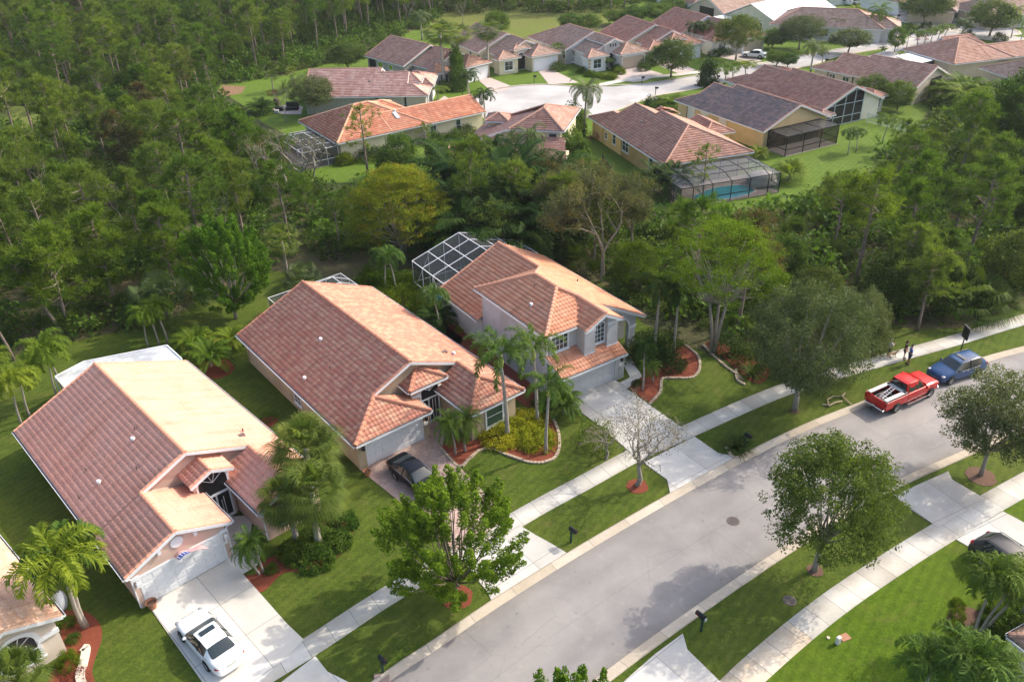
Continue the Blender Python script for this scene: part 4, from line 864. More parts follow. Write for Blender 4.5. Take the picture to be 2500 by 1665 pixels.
h=far('house with a deep red-brown gable roof behind the pair of royal palms',(30.7,184.1),-63.6,-.6,10.7,17,20.5,21.5,True,0,whitewall,rooff,wing=(0,5.2),gar=(6.4,12.6),gmat=tanmat,du=.12); h.done()
h=far('tan house with a wide brown roof and a recessed entry at the top edge',(51.6,194.),26.2,-4,17,20,24,24,False,0,beigewall,rooft,du=.14,W_=13); b=MB(); b.box(-3.65,-3.55,4,9,.1,3.4); b.build('recessed_entry',doorg,h.root); h.done()
h=House('metal_roof_house','pale green house with a bright white metal roof near the top edge',(56.4,182.),38.3,greenwall,white,white,du=.2)
h.walls(0.4,21,.45,13.0,gable='x',ze=2.75,sl=.42,ov=.42); h.done()
b=MB(); 
for v0,v1 in ((0,6.75),(13.5,6.75)):
    b.add([(0,v0,2.75),(22,v0,2.75),(22,v1,5.6),(0,v1,5.6),(0,v0,2.85),(22,v0,2.85),(22,v1,5.7),(0,v1,5.7)],[(0,3,2,1),(4,5,6,7),(0,1,5,4),(1,2,6,5),(2,3,7,6),(3,0,4,7)])
    for k in range(0,23): b.bar((k,v0,2.87),(k,v1,5.72),.04,.05)
b.build('metal_roof',M('white_metal_roof',(.80,.82,.84),(.74,.77,.80),rough=.45,scale=1),h.root); h.window(.38,4.2,.4,1.2,1.8,-90,nx=2,nz=1); h.window(.38,9.0,.4,1.2,1.8,-90,nx=2,nz=1)
b=MB(); b.prism([(-3,9.5),(0,9.5),(0,14),(-3,14)],2.5,2.6); b.build('awning',white,h.root)
h=House('tile_roof_house','grey-walled house with a brown hip roof between the coconut palms',(55.6,180.3),-21.7,M('stucco_pale_grey',(.55,.54,.52),(.62,.61,.59),rough=.9),rooft,capf,du=.12)
h.block(-1,21,0,12,2.75,.42,'x',5.5,5.5); h.block(14,24,1.5,9,2.75,.42,'x',0,3.6); h.wall.box(-.5,20.5,.45,11.5,0,2.72); h.wall.box(16,23.6,2,8.6,0,2.72)
for u in (2,6,10): h.window(u,.43,.9,1.2,1.3,0,nx=2)
h.done()
def quick(label,pxy,ang,L,W_,wm,rm,hips=(5.5,5.5),ze=2.75):
    O=P(*pxy,ze); h=House('tile_roof_house',label,(O.x,O.y),ang,wm,rm,capf,du=.15); h.block(0,L,0,W_,ze,.42,'x',*hips); h.wall.box(.4,L-.4,.45,W_-.45,0,ze-.03)
    h.window(L*.25,.43,.8,1.4,1.4,0,nx=2); h.window(L*.7,.43,.8,1.4,1.4,0,nx=2); h.garage(L*.47,.43,3.6,2.1,0,panels=False); h.done(); return h
quick('white house with a brown roof behind the street oak at the top right',(2198,8),22,16,13,whitewall,roofb)
quick('cream house with a pale brown roof right of the street oak at the top right',(2310,26),18,15,13,whitewall,rooft)
quick('tan house with a brown tile roof and a white-framed window at the top right corner',(2415,42),12,22,13,beigewall,rooft)
quick('house with a dark taupe roof just behind the top right street trees',(2335,30),60,12,10,beigewall,roofd,(4,4))
quick('small brown-roofed house at the top edge above the red roof',(1690,14),10,12,11,greenwall,rooff)
quick('distant beige house at the top edge left of the white van',(2040,-14),20,14,12,whitewall,rooft)
quick('distant cream house peeking over trees at the top edge',(1600,-22),-20,15,12,whitewall,rooft)
# ---------------- screen enclosures ----------------
scr=screen_mat('screen_mesh',(.055,.06,.065),.42); scrd=screen_mat('screen_mesh_dark',(.02,.02,.02),.6); scrl=screen_mat('screen_mesh_light',(.16,.17,.18),.42)
deck=M('pool_deck',(.34,.29,.26),(.42,.37,.33),rough=.9,scale=3)
water=M('pool_water',(.01,.20,.26),(.015,.26,.33),rough=.05,spec=.6,scale=1.5)
def cage(label,h,rect,zw,ridge=None,nx=4,ny=3,fm=trim,sm=scr,name='pool_screen_enclosure',bw=.07,deckm=deck,pool=None,open_sides=()):
    """rect = local x0,x1,y0,y1 ; ridge=(axis,z)"""
    t=empty(name,tuple(h.O),h.ang,label,'screen enclosure'); x0,x1,y0,y1=rect; f=MB(); s_=MB()
    def zt(x,y):
        if not ridge: return zw
        ax,zr_=ridge
        if ax=='y': return zw+(zr_-zw)*(1-abs((x-(x0+x1)/2)/((x1-x0)/2)))
        if ax=='shed': return zw+(zr_-zw)*((y1-y)/(y1-y0))
        if ax=='mansard':
            d=min(x-x0,x1-x,y1-y,y-y0,1.6)/1.6; return zw+(zr_-zw)*d
        return zw+(zr_-zw)*(1-abs((y-(y0+y1)/2)/((y1-y0)/2)))
    xs=list(np.linspace(x0,x1,nx+1)); ys=list(np.linspace(y0,y1,ny+1))
    if ridge and ridge[0]=='mansard': xs=sorted(set([x0,x0+1.6,x1-1.6,x1]+list(np.linspace(x0+1.6,x1-1.6,nx)))); ys=sorted(set([y0,y0+1.6,y1-1.6,y1]+list(np.linspace(y0+1.6,y1-1.6,ny))))
    if ridge and ridge[0]=='y' : xs=list(np.linspace(x0,(x0+x1)/2,nx//2+1))+list(np.linspace((x0+x1)/2,x1,nx//2+1))[1:]
    for i,x in enumerate(xs):
        for j in range(len(ys)-1): f.bar((x,ys[j],zt(x,ys[j])),(x,ys[j+1],zt(x,ys[j+1])),bw,bw)
        for y,k in ((y0,'y0'),(y1,'y1')):
            if k not in open_sides: f.bar((x,y,0),(x,y,zt(x,y)),bw,bw)
    for y in ys:
        for i in range(len(xs)-1): f.bar((xs[i],y,zt(xs[i],y)),(xs[i+1],y,zt(xs[i+1],y)),bw,bw)
        for x,k in ((x0,'x0'),(x1,'x1')):
            if k not in open_sides: f.bar((x,y,0),(x,y,zt(x,y)),bw,bw)
    for z in (.9,):
        for a,b_,k in (((x0,y0),(x0,y1),'x0'),((x1,y0),(x1,y1),'x1'),((x0,y1),(x1,y1),'y1'),((x0,y0),(x1,y0),'y0')):
            if k not in open_sides: f.bar((*a,z),(*b_,z),bw,bw)
    f.bar((x0,ys[0],.1),(x0,ys[1],zw),bw*.6,bw*.6); f.bar((xs[0],y1,.1),(xs[1],y1,zw),bw*.6,bw*.6)
    f.build('frame',fm,t)
    for i in range(len(xs)-1):
        for j in range(len(ys)-1):
            s_.add([(xs[i+a],ys[j+b_],zt(xs[i+a],ys[j+b_])) for a,b_ in ((0,0),(1,0),(1,1),(0,1))],[(0,1,2,3)])
    for k in range(len(ys)-1):
        for x,nm in ((x0,'x0'),(x1,'x1')):
            if nm not in open_sides: s_.add([(x,ys[k],0.05),(x,ys[k+1],0.05),(x,ys[k+1],zt(x,ys[k+1])),(x,ys[k],zt(x,ys[k]))],[(0,1,2,3)])
    for k in range(len(xs)-1):
        for y,nm in ((y0,'y0'),(y1,'y1')):
            if nm not in open_sides: s_.add([(xs[k],y,0.05),(xs[k+1],y,0.05),(xs[k+1],y,zt(xs[k+1],y)),(xs[k],y,zt(xs[k],y))],[(0,1,2,3)])
    s_.build('screen',sm,t)
    d=MB(); d.box(x0-.1,x1+.1,y0,y1+.1,.0,.06); d.build('deck',deckm,t)
    if pool:
        cx,cy,rx,ry=pool; n=36; pts=[(cx+rx*math.cos(a)*(1+.12*math.cos(2*a+.6)),cy+ry*math.sin(a)*(1+.1*math.sin(3*a))) for a in [2*math.pi*k/n for k in range(n)]]
        pt=empty('swimming_pool',tuple(h.O),h.ang,'turquoise kidney-shaped pool under: '+label if False else pool_label,'swimming pool')
        b=MB(); b.prism([(cx+(x-cx)*1.1,cy+(y-cy)*1.12) for x,y in pts],.06,.10); b.build('coping',M('coping',(.40,.32,.28)),pt); b=MB(); b.prism(pts,.085,.108); b.build('water',water,pt)
    return t
pool_label='blue pool under the white-framed screen cage behind the two-storey house'
cage('white-framed gabled screen cage behind the grey two-storey house',HC1,(-5.35,5.2,17.3,23.2),3.15,('y',4.65),nx=6,ny=3,pool=(-2.2,20,2.6,1.5),bw=.06,open_sides=('y0',))
cage('low white-framed screen cage behind the mottled tile roof',HB1,(3.8,11.2,18.8,23.4),2.55,('mansard',3.3),nx=4,ny=2,bw=.05,open_sides=('y0',))
pool_label='turquoise pool under the large black screen cage beside the yellow house'
cage('large black-framed pool cage beside the yellow house',HY,(16.4,25.2,-1,14.8)[:0] or (22.0,28.6,-1.6,11.8),2.45,('mansard',3.0),nx=3,ny=5,fm=black,sm=scrl,bw=.08,pool=(*HY.loc(1772,472)[:2],1.7,4.0),deckm=M('deck_brown',(.22,.17,.15),(.28,.22,.2),scale=3))
cage('bronze screen patio room at the gable end of the dark-roofed yellow house',HD8,(17.2,20.6,1.2,10.8),2.7,None,nx=1,ny=3,fm=black,sm=scrd,bw=.09)
t=HO; cage('white-framed pool cage at the left end of the orange-roofed house',HO,(-5.2,-.1,.3,9.5),2.4,('mansard',2.65),nx=2,ny=3,bw=.055,sm=scrd,open_sides=('x1',))
# ---------------- vehicles ----------------
def paint(name,c,rough=.28): 
    m_=M(name,c,rough=rough,spec=.3,coat=.3); return m_
redl=M('tail_light_red',(.35,.01,.01),rough=.15,spec=.6); headl=M('head_light',(.30,.31,.33),rough=.1,spec=.8); plate=M('plate',(.6,.6,.55),rough=.5)
def wheel(root,x,y,r=.34,w_=.23):
    s_=1 if y>0 else -1; t=MB(); prof=[(r*.62,-w_/2),(r*.93,-w_/2),(r,-w_/2+.04),(r,w_/2-.04),(r*.93,w_/2),(r*.62,w_/2)]; n=24
    vs=[(x+a*math.cos(2*math.pi*k/n),y+b_,r+a*math.sin(2*math.pi*k/n)) for k in range(n) for a,b_ in prof]; m_=len(prof)
    t.add(vs,[(k*m_+j,k*m_+j+1,((k+1)%n)*m_+j+1,((k+1)%n)*m_+j) for k in range(n) for j in range(m_-1)])
    wo_=t.build('wheel',rubber,root,smooth=True)
    b=MB(); yo=y+s_*w_*.38
    for k in range(n):
        a0,a1=2*math.pi*k/n,2*math.pi*(k+1)/n
        b.add([(x+q*math.cos(a),yo+d,r+q*math.sin(a)) for q,d in ((r*.64,s_*.02),(r*.54,0)) for a in (a0,a1)],[(0,1,3,2)])
    for k in range(7):
        a=2*math.pi*k/7; b.bar((x,yo-s_*.01,r),(x+r*.6*math.cos(a),yo,r+r*.6*math.sin(a)),.055,.03,upv=(0,1,0))
    b.tube([(x,yo-.02,r),(x,yo+.02,r)],.07,10); b.build('rim',silver,wo_)
    d=MB(); d.tube([(x,y-.02-s_*.03,r),(x,y+.02-s_*.03,r)],r*.63,20); d.build('brake_disc',dark,wo_)
def car(label,loc,rz,mp,L=4.9,Wd=1.84,Hh=1.45,kind='sedan',roofm=None,sunroof=False,name='sedan_car',cat_='car',group=None,rail=False):
    root=empty(name,loc,rz,label,cat_,group); w_=Wd/2
    # stations: x(front=+), top z, belt z, roof half width (fraction), body half width fraction
    if kind=='sedan':
        S=[(L/2,.50,.46,.55,.60),(L/2-.06,.66,.58,.62,.80),(L/2-.35,.78,.70,.66,.93),(L/2-.9,.88,.80,.70,.98),(L/2-1.35,.95,.86,.73,1.0),(L/2-1.50,1.0,.88,.76,1.0),
           (L/2-2.15,1.36,.92,.66,1.0),(L/2-2.3,1.40,.925,.655,1.0),(L/2-2.95,Hh,.94,.65,1.0),(L/2-3.45,Hh-.03,.95,.64,1.0),(L/2-3.6,1.37,.955,.63,1.0),(L/2-4.28,1.08,.97,.72,.985),(L/2-4.45,1.05,.97,.74,.97),(L/2-4.78,1.01,.93,.72,.90),(-L/2+.02,.92,.80,.66,.80),(-L/2,.60,.55,.58,.68)]
        cowl,r0,r1,deck_=5,6,10,11; wb=2.78; xf=L/2-.93; wr=.335
    elif kind=='suv':
        S=[(L/2,.55,.50,.55,.60),(L/2-.06,.76,.66,.62,.82),(L/2-.3,.92,.80,.68,.94),(L/2-.85,1.04,.92,.72,.99),(L/2-1.15,1.10,.97,.75,1.0),(L/2-1.28,1.14,.98,.77,1.0),
           (L/2-1.95,1.58,1.0,.70,1.0),(L/2-2.1,1.62,1.0,.69,1.0),(L/2-2.9,Hh,1.02,.69,1.0),(L/2-3.7,Hh,1.04,.68,1.0),(-L/2+.78,Hh-.05,1.05,.67,1.0),(-L/2+.22,1.18,1.06,.72,.95),(-L/2+.1,1.10,1.0,.72,.92),(-L/2+.04,.85,.80,.66,.85),(-L/2+.01,.7,.66,.64,.80),(-L/2,.55,.5,.6,.7)]
        cowl,r0,r1,deck_=5,6,10,11; wb=2.8; xf=L/2-.95; wr=.37
    N_=len(S); J=[]
    for x,zt,zb,rf,bf in S:
        cab=zt>zb+.2; e=w_*bf
        J.append([(x,e*.88,.24),(x,e*.985,.36),(x,e,.60 if zb>.6 else zb*.8),(x,e*.965,zb),(x,w_*rf*(1.02 if cab else 1.1) if bf>.7 else e*.8,zt-(.05 if cab else .015)),(x,w_*rf*.8,zt-.012 if cab else zt),(x,0,zt+(.012 if cab else .01))])
    K=7; full=[]
    for st in J: full.append(st+[(p[0],-p[1],p[2]) for p in st[-2::-1]])
    C=2*K-1; vs=[p for st in full for p in st]; fs=[];ms=[]
    for i in range(N_-1):
        for j in range(C-1):
            jj=j if j<K-1 else C-2-j; m_=0
            if i==cowl and jj>=4: m_=1
            elif i==deck_-1 and jj>=4: m_=2
            elif jj==3 and (cowl<=i<=deck_-2): m_=3
            fs.append((i*C+j,i*C+j+1,(i+1)*C+j+1,(i+1)*C+j)); ms.append(m_)
    fs.append(tuple(range(C-1,-1,-1))); fs.append(tuple((N_-1)*C+k for k in range(C))); ms+=[0,0]
    for i in range(N_-1): fs.append((i*C,(i+1)*C,(i+1)*C+C-1,i*C+C-1)); ms.append(0)
    tm_=bpy.data.meshes.new('tmp'); tm_.from_pydata(vs,[],fs)
    for n_ in range(4): tm_.materials.append(None)
    tm_.polygons.foreach_set('material_index',ms); to_=bpy.data.objects.new('tmp',tm_); COL.objects.link(to_)
    bm=bmesh.new(); bm.from_mesh(tm_); cl=bm.edges.layers.float.get('crease_edge') or bm.edges.layers.float.new('crease_edge')
    for e_ in bm.edges:
        mi={f.material_index for f in e_.link_faces}
        if len(mi)>1: e_[cl]=.75
        elif any(len(f.verts)>4 for f in e_.link_faces): e_[cl]=.5
        elif all(abs(abs(v.co.y)-w_*.965)<.03 and v.co.z>.5 for v in e_.verts): e_[cl]=.35
    bm.to_mesh(tm_); bm.free(); su=to_.modifiers.new('s','SUBSURF'); su.levels=2; su.render_levels=2
    dg=bpy.context.evaluated_depsgraph_get(); ev=to_.evaluated_get(dg); em=ev.to_mesh(); V_=[tuple(v.co) for v in em.vertices]; byc={0:[],1:[],2:[],3:[]}
    for p_ in em.polygons: byc[p_.material_index].append(tuple(p_.vertices))
    ev.to_mesh_clear(); bpy.data.objects.remove(to_); bpy.data.meshes.remove(tm_)
    for n_,(nm_,mt_) in enumerate((('body',mp),('windscreen',carglass),('rear_window',carglass),('side_windows',carglass))):
        used=sorted({k for f in byc[n_] for k in f}); mm={k:q for q,k in enumerate(used)}; b=MB(); b.add([V_[k] for k in used],[tuple(mm[k] for k in f) for f in byc[n_]]); b.build(nm_,mt_,root,smooth=True)
    for sx in (xf,xf-wb):
        for sy in (1,-1):
            a=MB(); n=20; yy=sy*(w_*.998); a.add([(sx+(wr+.07)*math.cos(math.pi*k/n*1.0),yy,wr+(wr+.06)*math.sin(math.pi*k/n)) for k in range(n+1)]+[(sx-wr-.07,yy,.2),(sx+wr+.07,yy,.2)],[tuple(range(n+3))]); a.build('wheel_arch',black,root)
            wheel(root,sx,sy*(w_-.07),wr,.22)
    x_=L/2
    for sy in (1,-1):
        b=MB(); b.ball((x_-.24,sy*w_*.74,.66 if kind=='sedan' else .80),.2,.15,.085,12,6); b.build('headlight',headl,root,smooth=True)
        b=MB(); b.ball((-x_+.2,sy*w_*.72,.84 if kind=='sedan' else 1.0),.17,.21,.07 if kind=='sedan' else .15,12,6); b.build('tail_light',redl,root,smooth=True)
        b=MB(); mx=L/2-1.75; b.ball((mx,sy*(w_+.09),.98 if kind=='sedan' else 1.08),.09,.12,.075,10,6); b.build('wing_mirror',mp,root,smooth=True)
        b=MB(); zb=.80 if kind=='sedan' else .88
        for hx in (x_-2.55,x_-3.35): b.box(hx-.09,hx+.09,sy*w_*.995-.012,sy*w_*.995+.012,zb,zb+.03)
        b.build('door_handle',chrome if kind=='suv' else mp,root)
    for sy in (1,-1):
        b=MB(); q_=S[8]; b.bar((q_[0]+.06,sy*w_*.972,q_[2]),(q_[0]+.02,sy*w_*q_[3]*1.03,q_[1]-.05),.09,.03); b.build('door_pillar',black,root)
    b=MB(); b.box(-x_-.015,-x_+.02,-.26,.26,.70,.83); b.build('number_plate',plate,root)
    b=MB(); b.box(x_-.05,x_+.012,-.38,.38,.42,.56); b.box(x_-.06,x_-.01,-.5,.5,.27,.37); b.build('grille',black,root)
    b=MB(); b.box(x_-.05,x_+.018,-.4,.4,.555,.575); b.build('grille_trim',chrome,root)
    b=MB()
    for sy in (1,-1):
        ys=sy*w_*.966; zb=.93 if kind=='sedan' else 1.0; b.bar((L/2-1.75,ys+sy*.006,zb-.02),(-L/2+1.0,ys+sy*.004,zb+.03),.012,.02)
    b.build('window_trim',chrome if name!='hatchback_car' else dark,root)
    if sunroof: b=MB(); b.box(L/2-2.75,L/2-2.4,-.42,.42,Hh-.04,Hh+.012); b.build('sunroof',carglass,root,bevel=.02)
    if rail:
        for sy in (1,-1): b=MB(); b.tube([(L/2-2.0,sy*w_*.62,Hh-.05),(L/2-2.2,sy*w_*.62,Hh+.06),(-L/2+1.0,sy*w_*.62,Hh+.05),(-L/2+.8,sy*w_*.62,Hh-.05)],.02,6); b.build('roof_rail',dark,root)
    return root
def place(wf,wr_,side,off=.8):
    """front and rear visible wheel pixels -> heading, centre; side=+1 visible wheels on the left"""
    a=P(*wf);b=P(*wr_); d=(a-b).normalized(); n=Vector((-d.y,d.x,0))*side; c=(a+b)/2-n*off; return c,math.atan2(d.y,d.x)
c,rz=place((452,1564.5),(516.6,1640),-1 if False else 1)
whitep=paint('paint_white',(.78,.79,.80)); car('white sedan with a sunroof parked on the pale driveway of the pink house',(c.x+.0,c.y,.05),rz,whitep,sunroof=True)
c,rz=place((1027,1218.3),(964,1167),-1); car('black sedan parked nose out on the brick paver driveway',(c.x,c.y,.05),rz,paint('paint_black',(.002,.0025,.004),.3),L=4.95)
# blue suv
p=P(2383,918); d=Vector((-.925,-.375,0)).normalized(); n=Vector((-d.y,d.x,0)); c=p+d*1.38-n*.84
car('blue sport utility car parked facing the red pickup on the near street',(c.x,c.y,.0),math.atan2(d.y,d.x),paint('paint_blue',(.02,.065,.17)),L=4.85,Wd=1.88,Hh=1.69,kind='suv',sunroof=True,name='suv_car',rail=True)
d=Vector((math.cos(R(-62)),math.sin(R(-62)),0)); p=P(2372,1322,.9); c=p+d*2.4+Vector((.55,.25,0))
car('dark grey minivan with a roof rail half cut off at the lower right edge',(c.x,c.y,.05),math.atan2(d.y,d.x),paint('paint_graphite',(.03,.032,.038)),L=4.95,Wd=1.95,Hh=1.72,kind='suv',name='minivan',rail=True)
p=P(1838,141); car('white hatchback parked on a far driveway behind the street palms',(p.x,p.y,.03),R(150),whitep,L=4.4,Wd=1.75,Hh=1.5,name='hatchback_car')
p=P(2088,12); car('white van at the top edge of the picture',(p.x,p.y,.03),R(20),whitep,L=5.0,Wd=1.95,Hh=1.75,kind='suv',name='van',cat_='van')
# red pickup
def pickup(label,loc,rz):
    mp=paint('paint_red',(.50,.008,.008)); root=empty('pickup_truck',loc,rz,label,'pickup truck'); L=6.0; w_=.98
    def loft(nm,secs,mat,cl=True):
        b=MB(); C=len(secs[0]); b.v=[p for s_ in secs for p in s_]; N_=len(secs)
        b.f=[(i*C+j,i*C+j+1,(i+1)*C+j+1,(i+1)*C+j) for i in range(N_-1) for j in range(C-1)]+([tuple(range(C-1,-1,-1)),tuple((N_-1)*C+k for k in range(C))] if cl else []); b.m=[0]*len(b.f); return b.build(nm,mat,root,bevel=.03)
    def sec(x,e,z0,z1,zt,tw): return [(x,e*.92,z0),(x,e,z0+.15),(x,e,z1-.12),(x,e*.965,z1),(x,tw,zt),(x,-tw,zt),(x,-e*.965,z1),(x,-e,z1-.12),(x,-e,z0+.15),(x,-e*.92,z0)]
    # hood + cab lower + bed sides
    loft('body',[sec(3.0,.86,.55,1.0,1.02,.7),sec(2.93,.95,.45,1.12,1.15,.75),sec(2.3,.98,.42,1.18,1.24,.78),sec(1.55,w_,.42,1.22,1.28,.8),sec(1.5,w_,.42,1.22,1.22,.8),sec(-.55,w_,.42,1.24,1.24,.8)],mp)
    loft('cab',[sec(1.5,.9,1.15,1.22,1.24,.7),sec(.85,.90,1.15,1.24,1.85,.62),sec(.6,.9,1.15,1.24,1.92,.66),sec(-.2,.9,1.15,1.24,1.93,.66),sec(-.5,.9,1.15,1.24,1.88,.64),sec(-.56,.9,1.15,1.24,1.3,.8)],mp)
    g=MB(); g.add([(1.47,.72,1.27),(1.47,-.72,1.27),(.90,-.6,1.83),(.90,.6,1.83)],[(0,1,2,3)]); 
    g.v=[(v[0]+.035,v[1],v[2]+.02) for v in g.v]; g.build('windscreen',carglass,root)
    g=MB(); g.add([(-.575,.66,1.34),(-.575,-.66,1.34),(-.535,-.58,1.83),(-.535,.58,1.83)],[(0,3,2,1)]); g.v=[(v[0]-.012,v[1],v[2]) for v in g.v]; g.build('rear_window',carglass,root)
    for sy in (1,-1):
        g=MB()
        for x0,x1,xt0,xt1 in ((.30,1.28,.30,.82),(-.42,.22,-.38,.22)): g.add([(x0,sy*.885,1.28),(x1,sy*.885,1.28),(xt1,sy*.665,1.82),(xt0,sy*.675,1.84)],[(0,1,2,3)])
        g.build('side_windows',carglass,root)
        b=MB(); b.box(-2.95,-.6,sy*w_-.05,sy*w_+.05,.55,1.26) ; b.v=[(v[0],min(max(v[1],-w_),w_),v[2]) for v in b.v]; b.build('bed_side',mp,root,bevel=.02)
        b=MB(); b.box(-2.9,-.65,sy*.72-.14,sy*.72+.16,1.27,1.36); b.build('tool_box',M('toolbox_white',(.70,.70,.68),rough=.4),root,bevel=.02)
        b=MB(); b.box(-.6,1.9,sy*1.03-.1,sy*1.03+.07,.36,.42); b.build('running_board',chrome,root)
        b=MB(); b.box(-3.0,-2.9,sy*.9-.08,sy*.9+.085,.85,1.15); b.build('tail_light',redl,root)
        b=MB(); b.box(2.85,3.0,sy*.72-.14,sy*.72+.16,.8,1.02); b.build('headlight',headl,root)
        b=MB(); b.box(1.2,1.34,sy*1.12-.13,sy*1.12+.1,1.22,1.42); b.build('wing_mirror',mp,root,bevel=.02)
        for x in (2.1,-1.75):
            a=MB(); n=20; yy=sy*(w_+.004); a.add([(x+.48*math.cos(math.pi*k/n),yy,.42+.46*math.sin(math.pi*k/n)) for k in range(n+1)]+[(x-.48,yy,.3),(x+.48,yy,.3)],[tuple(range(n+3))]); a.build('wheel_arch',black,root)
            wheel(root,x,sy*(w_-.06),.41,.27)
    b=MB(); b.box(-2.98,-2.9,-.85,.85,.58,1.26); b.build('tailgate',mp,root,bevel=.02)
    b=MB(); b.box(-2.9,-.6,-.93,.93,.62,.7); b.build('bed_floor',dark,root)
    b=MB(); b.box(-.95,-.6,-.86,.86,1.27,1.36); b.build('cross_tool_box',M('toolbox_top',(.66,.66,.64),rough=.4),root,bevel=.02)
    b=MB(); b.box(-3.14,-2.97,-.9,.9,.42,.6); b.box(2.97,3.1,-.92,.92,.42,.62); b.build('bumper',chrome,root,bevel=.03)
    b=MB(); b.box(2.96,3.03,-.5,.5,.66,1.0); b.build('grille',black,root); b=MB(); b.box(-3.16,-3.135,-.17,.17,.55,.68); b.build('number_plate',plate,root)
    b=MB(); b.tube([(-3.05,0,.5),(-3.35,0,.45),(-3.35,0,.3)],.05,6); b.build('tow_hitch',black,root)
    # open passenger door on the far (left) side
    d_=MB(); T=Matrix.Translation((1.2,w_,0))@Matrix.Rotation(R(62),4,'Z'); 
    d_.box(-1.15,0,0,.09,.5,1.25,T=T,mi=0); d_.box(-1.13,-.02,-.03,.0,.55,1.22,T=T,mi=1)
    for a,b_ in (((-1.13,.03,1.25),(-.95,.0,1.78)),((-.95,0,1.78),(-.45,0,1.78)),((-.45,0,1.78),(-.02,.03,1.25))): d_.bar(T@Vector(a),T@Vector(b_),.07,.05,mi=0)
    d_.build('open_door',[mp,dark],root)
    b=MB(); 
    for x in (-2.6,-2.0,-1.4): b.bar((x,-.42,1.0),(x,.42,1.0),.05,.05); 
    for y in (-.4,0,.4): b.bar((-2.7,y,1.02),(-1.2,y,1.02),.05,.05)
    o=b.build('bed_rack',silver,root)
    return root
c,rz=place((2256.9,972.3),(2184.3,1005.2),-1,.9); tk=(c,rz)
pickup('red pickup truck with its kerbside door open, parked on the near street',(c.x,c.y,.0),rz)
lad=empty('step_ladder',(c.x,c.y,0),rz,'folded aluminium step ladder lying in the bed of the red pickup','ladder'); b=MB()
for y in (-.35,-.05): b.bar((-2.75,y,1.25),(-1.1,y+.25,1.42),.05,.06)
for k in range(6): x=-2.6+k*.27; b.bar((x,-.34+k*.04,1.28+.027*k),(x,-.04+k*.04,1.28+.027*k),.05,.03)
b.build('rails',silver,lad)
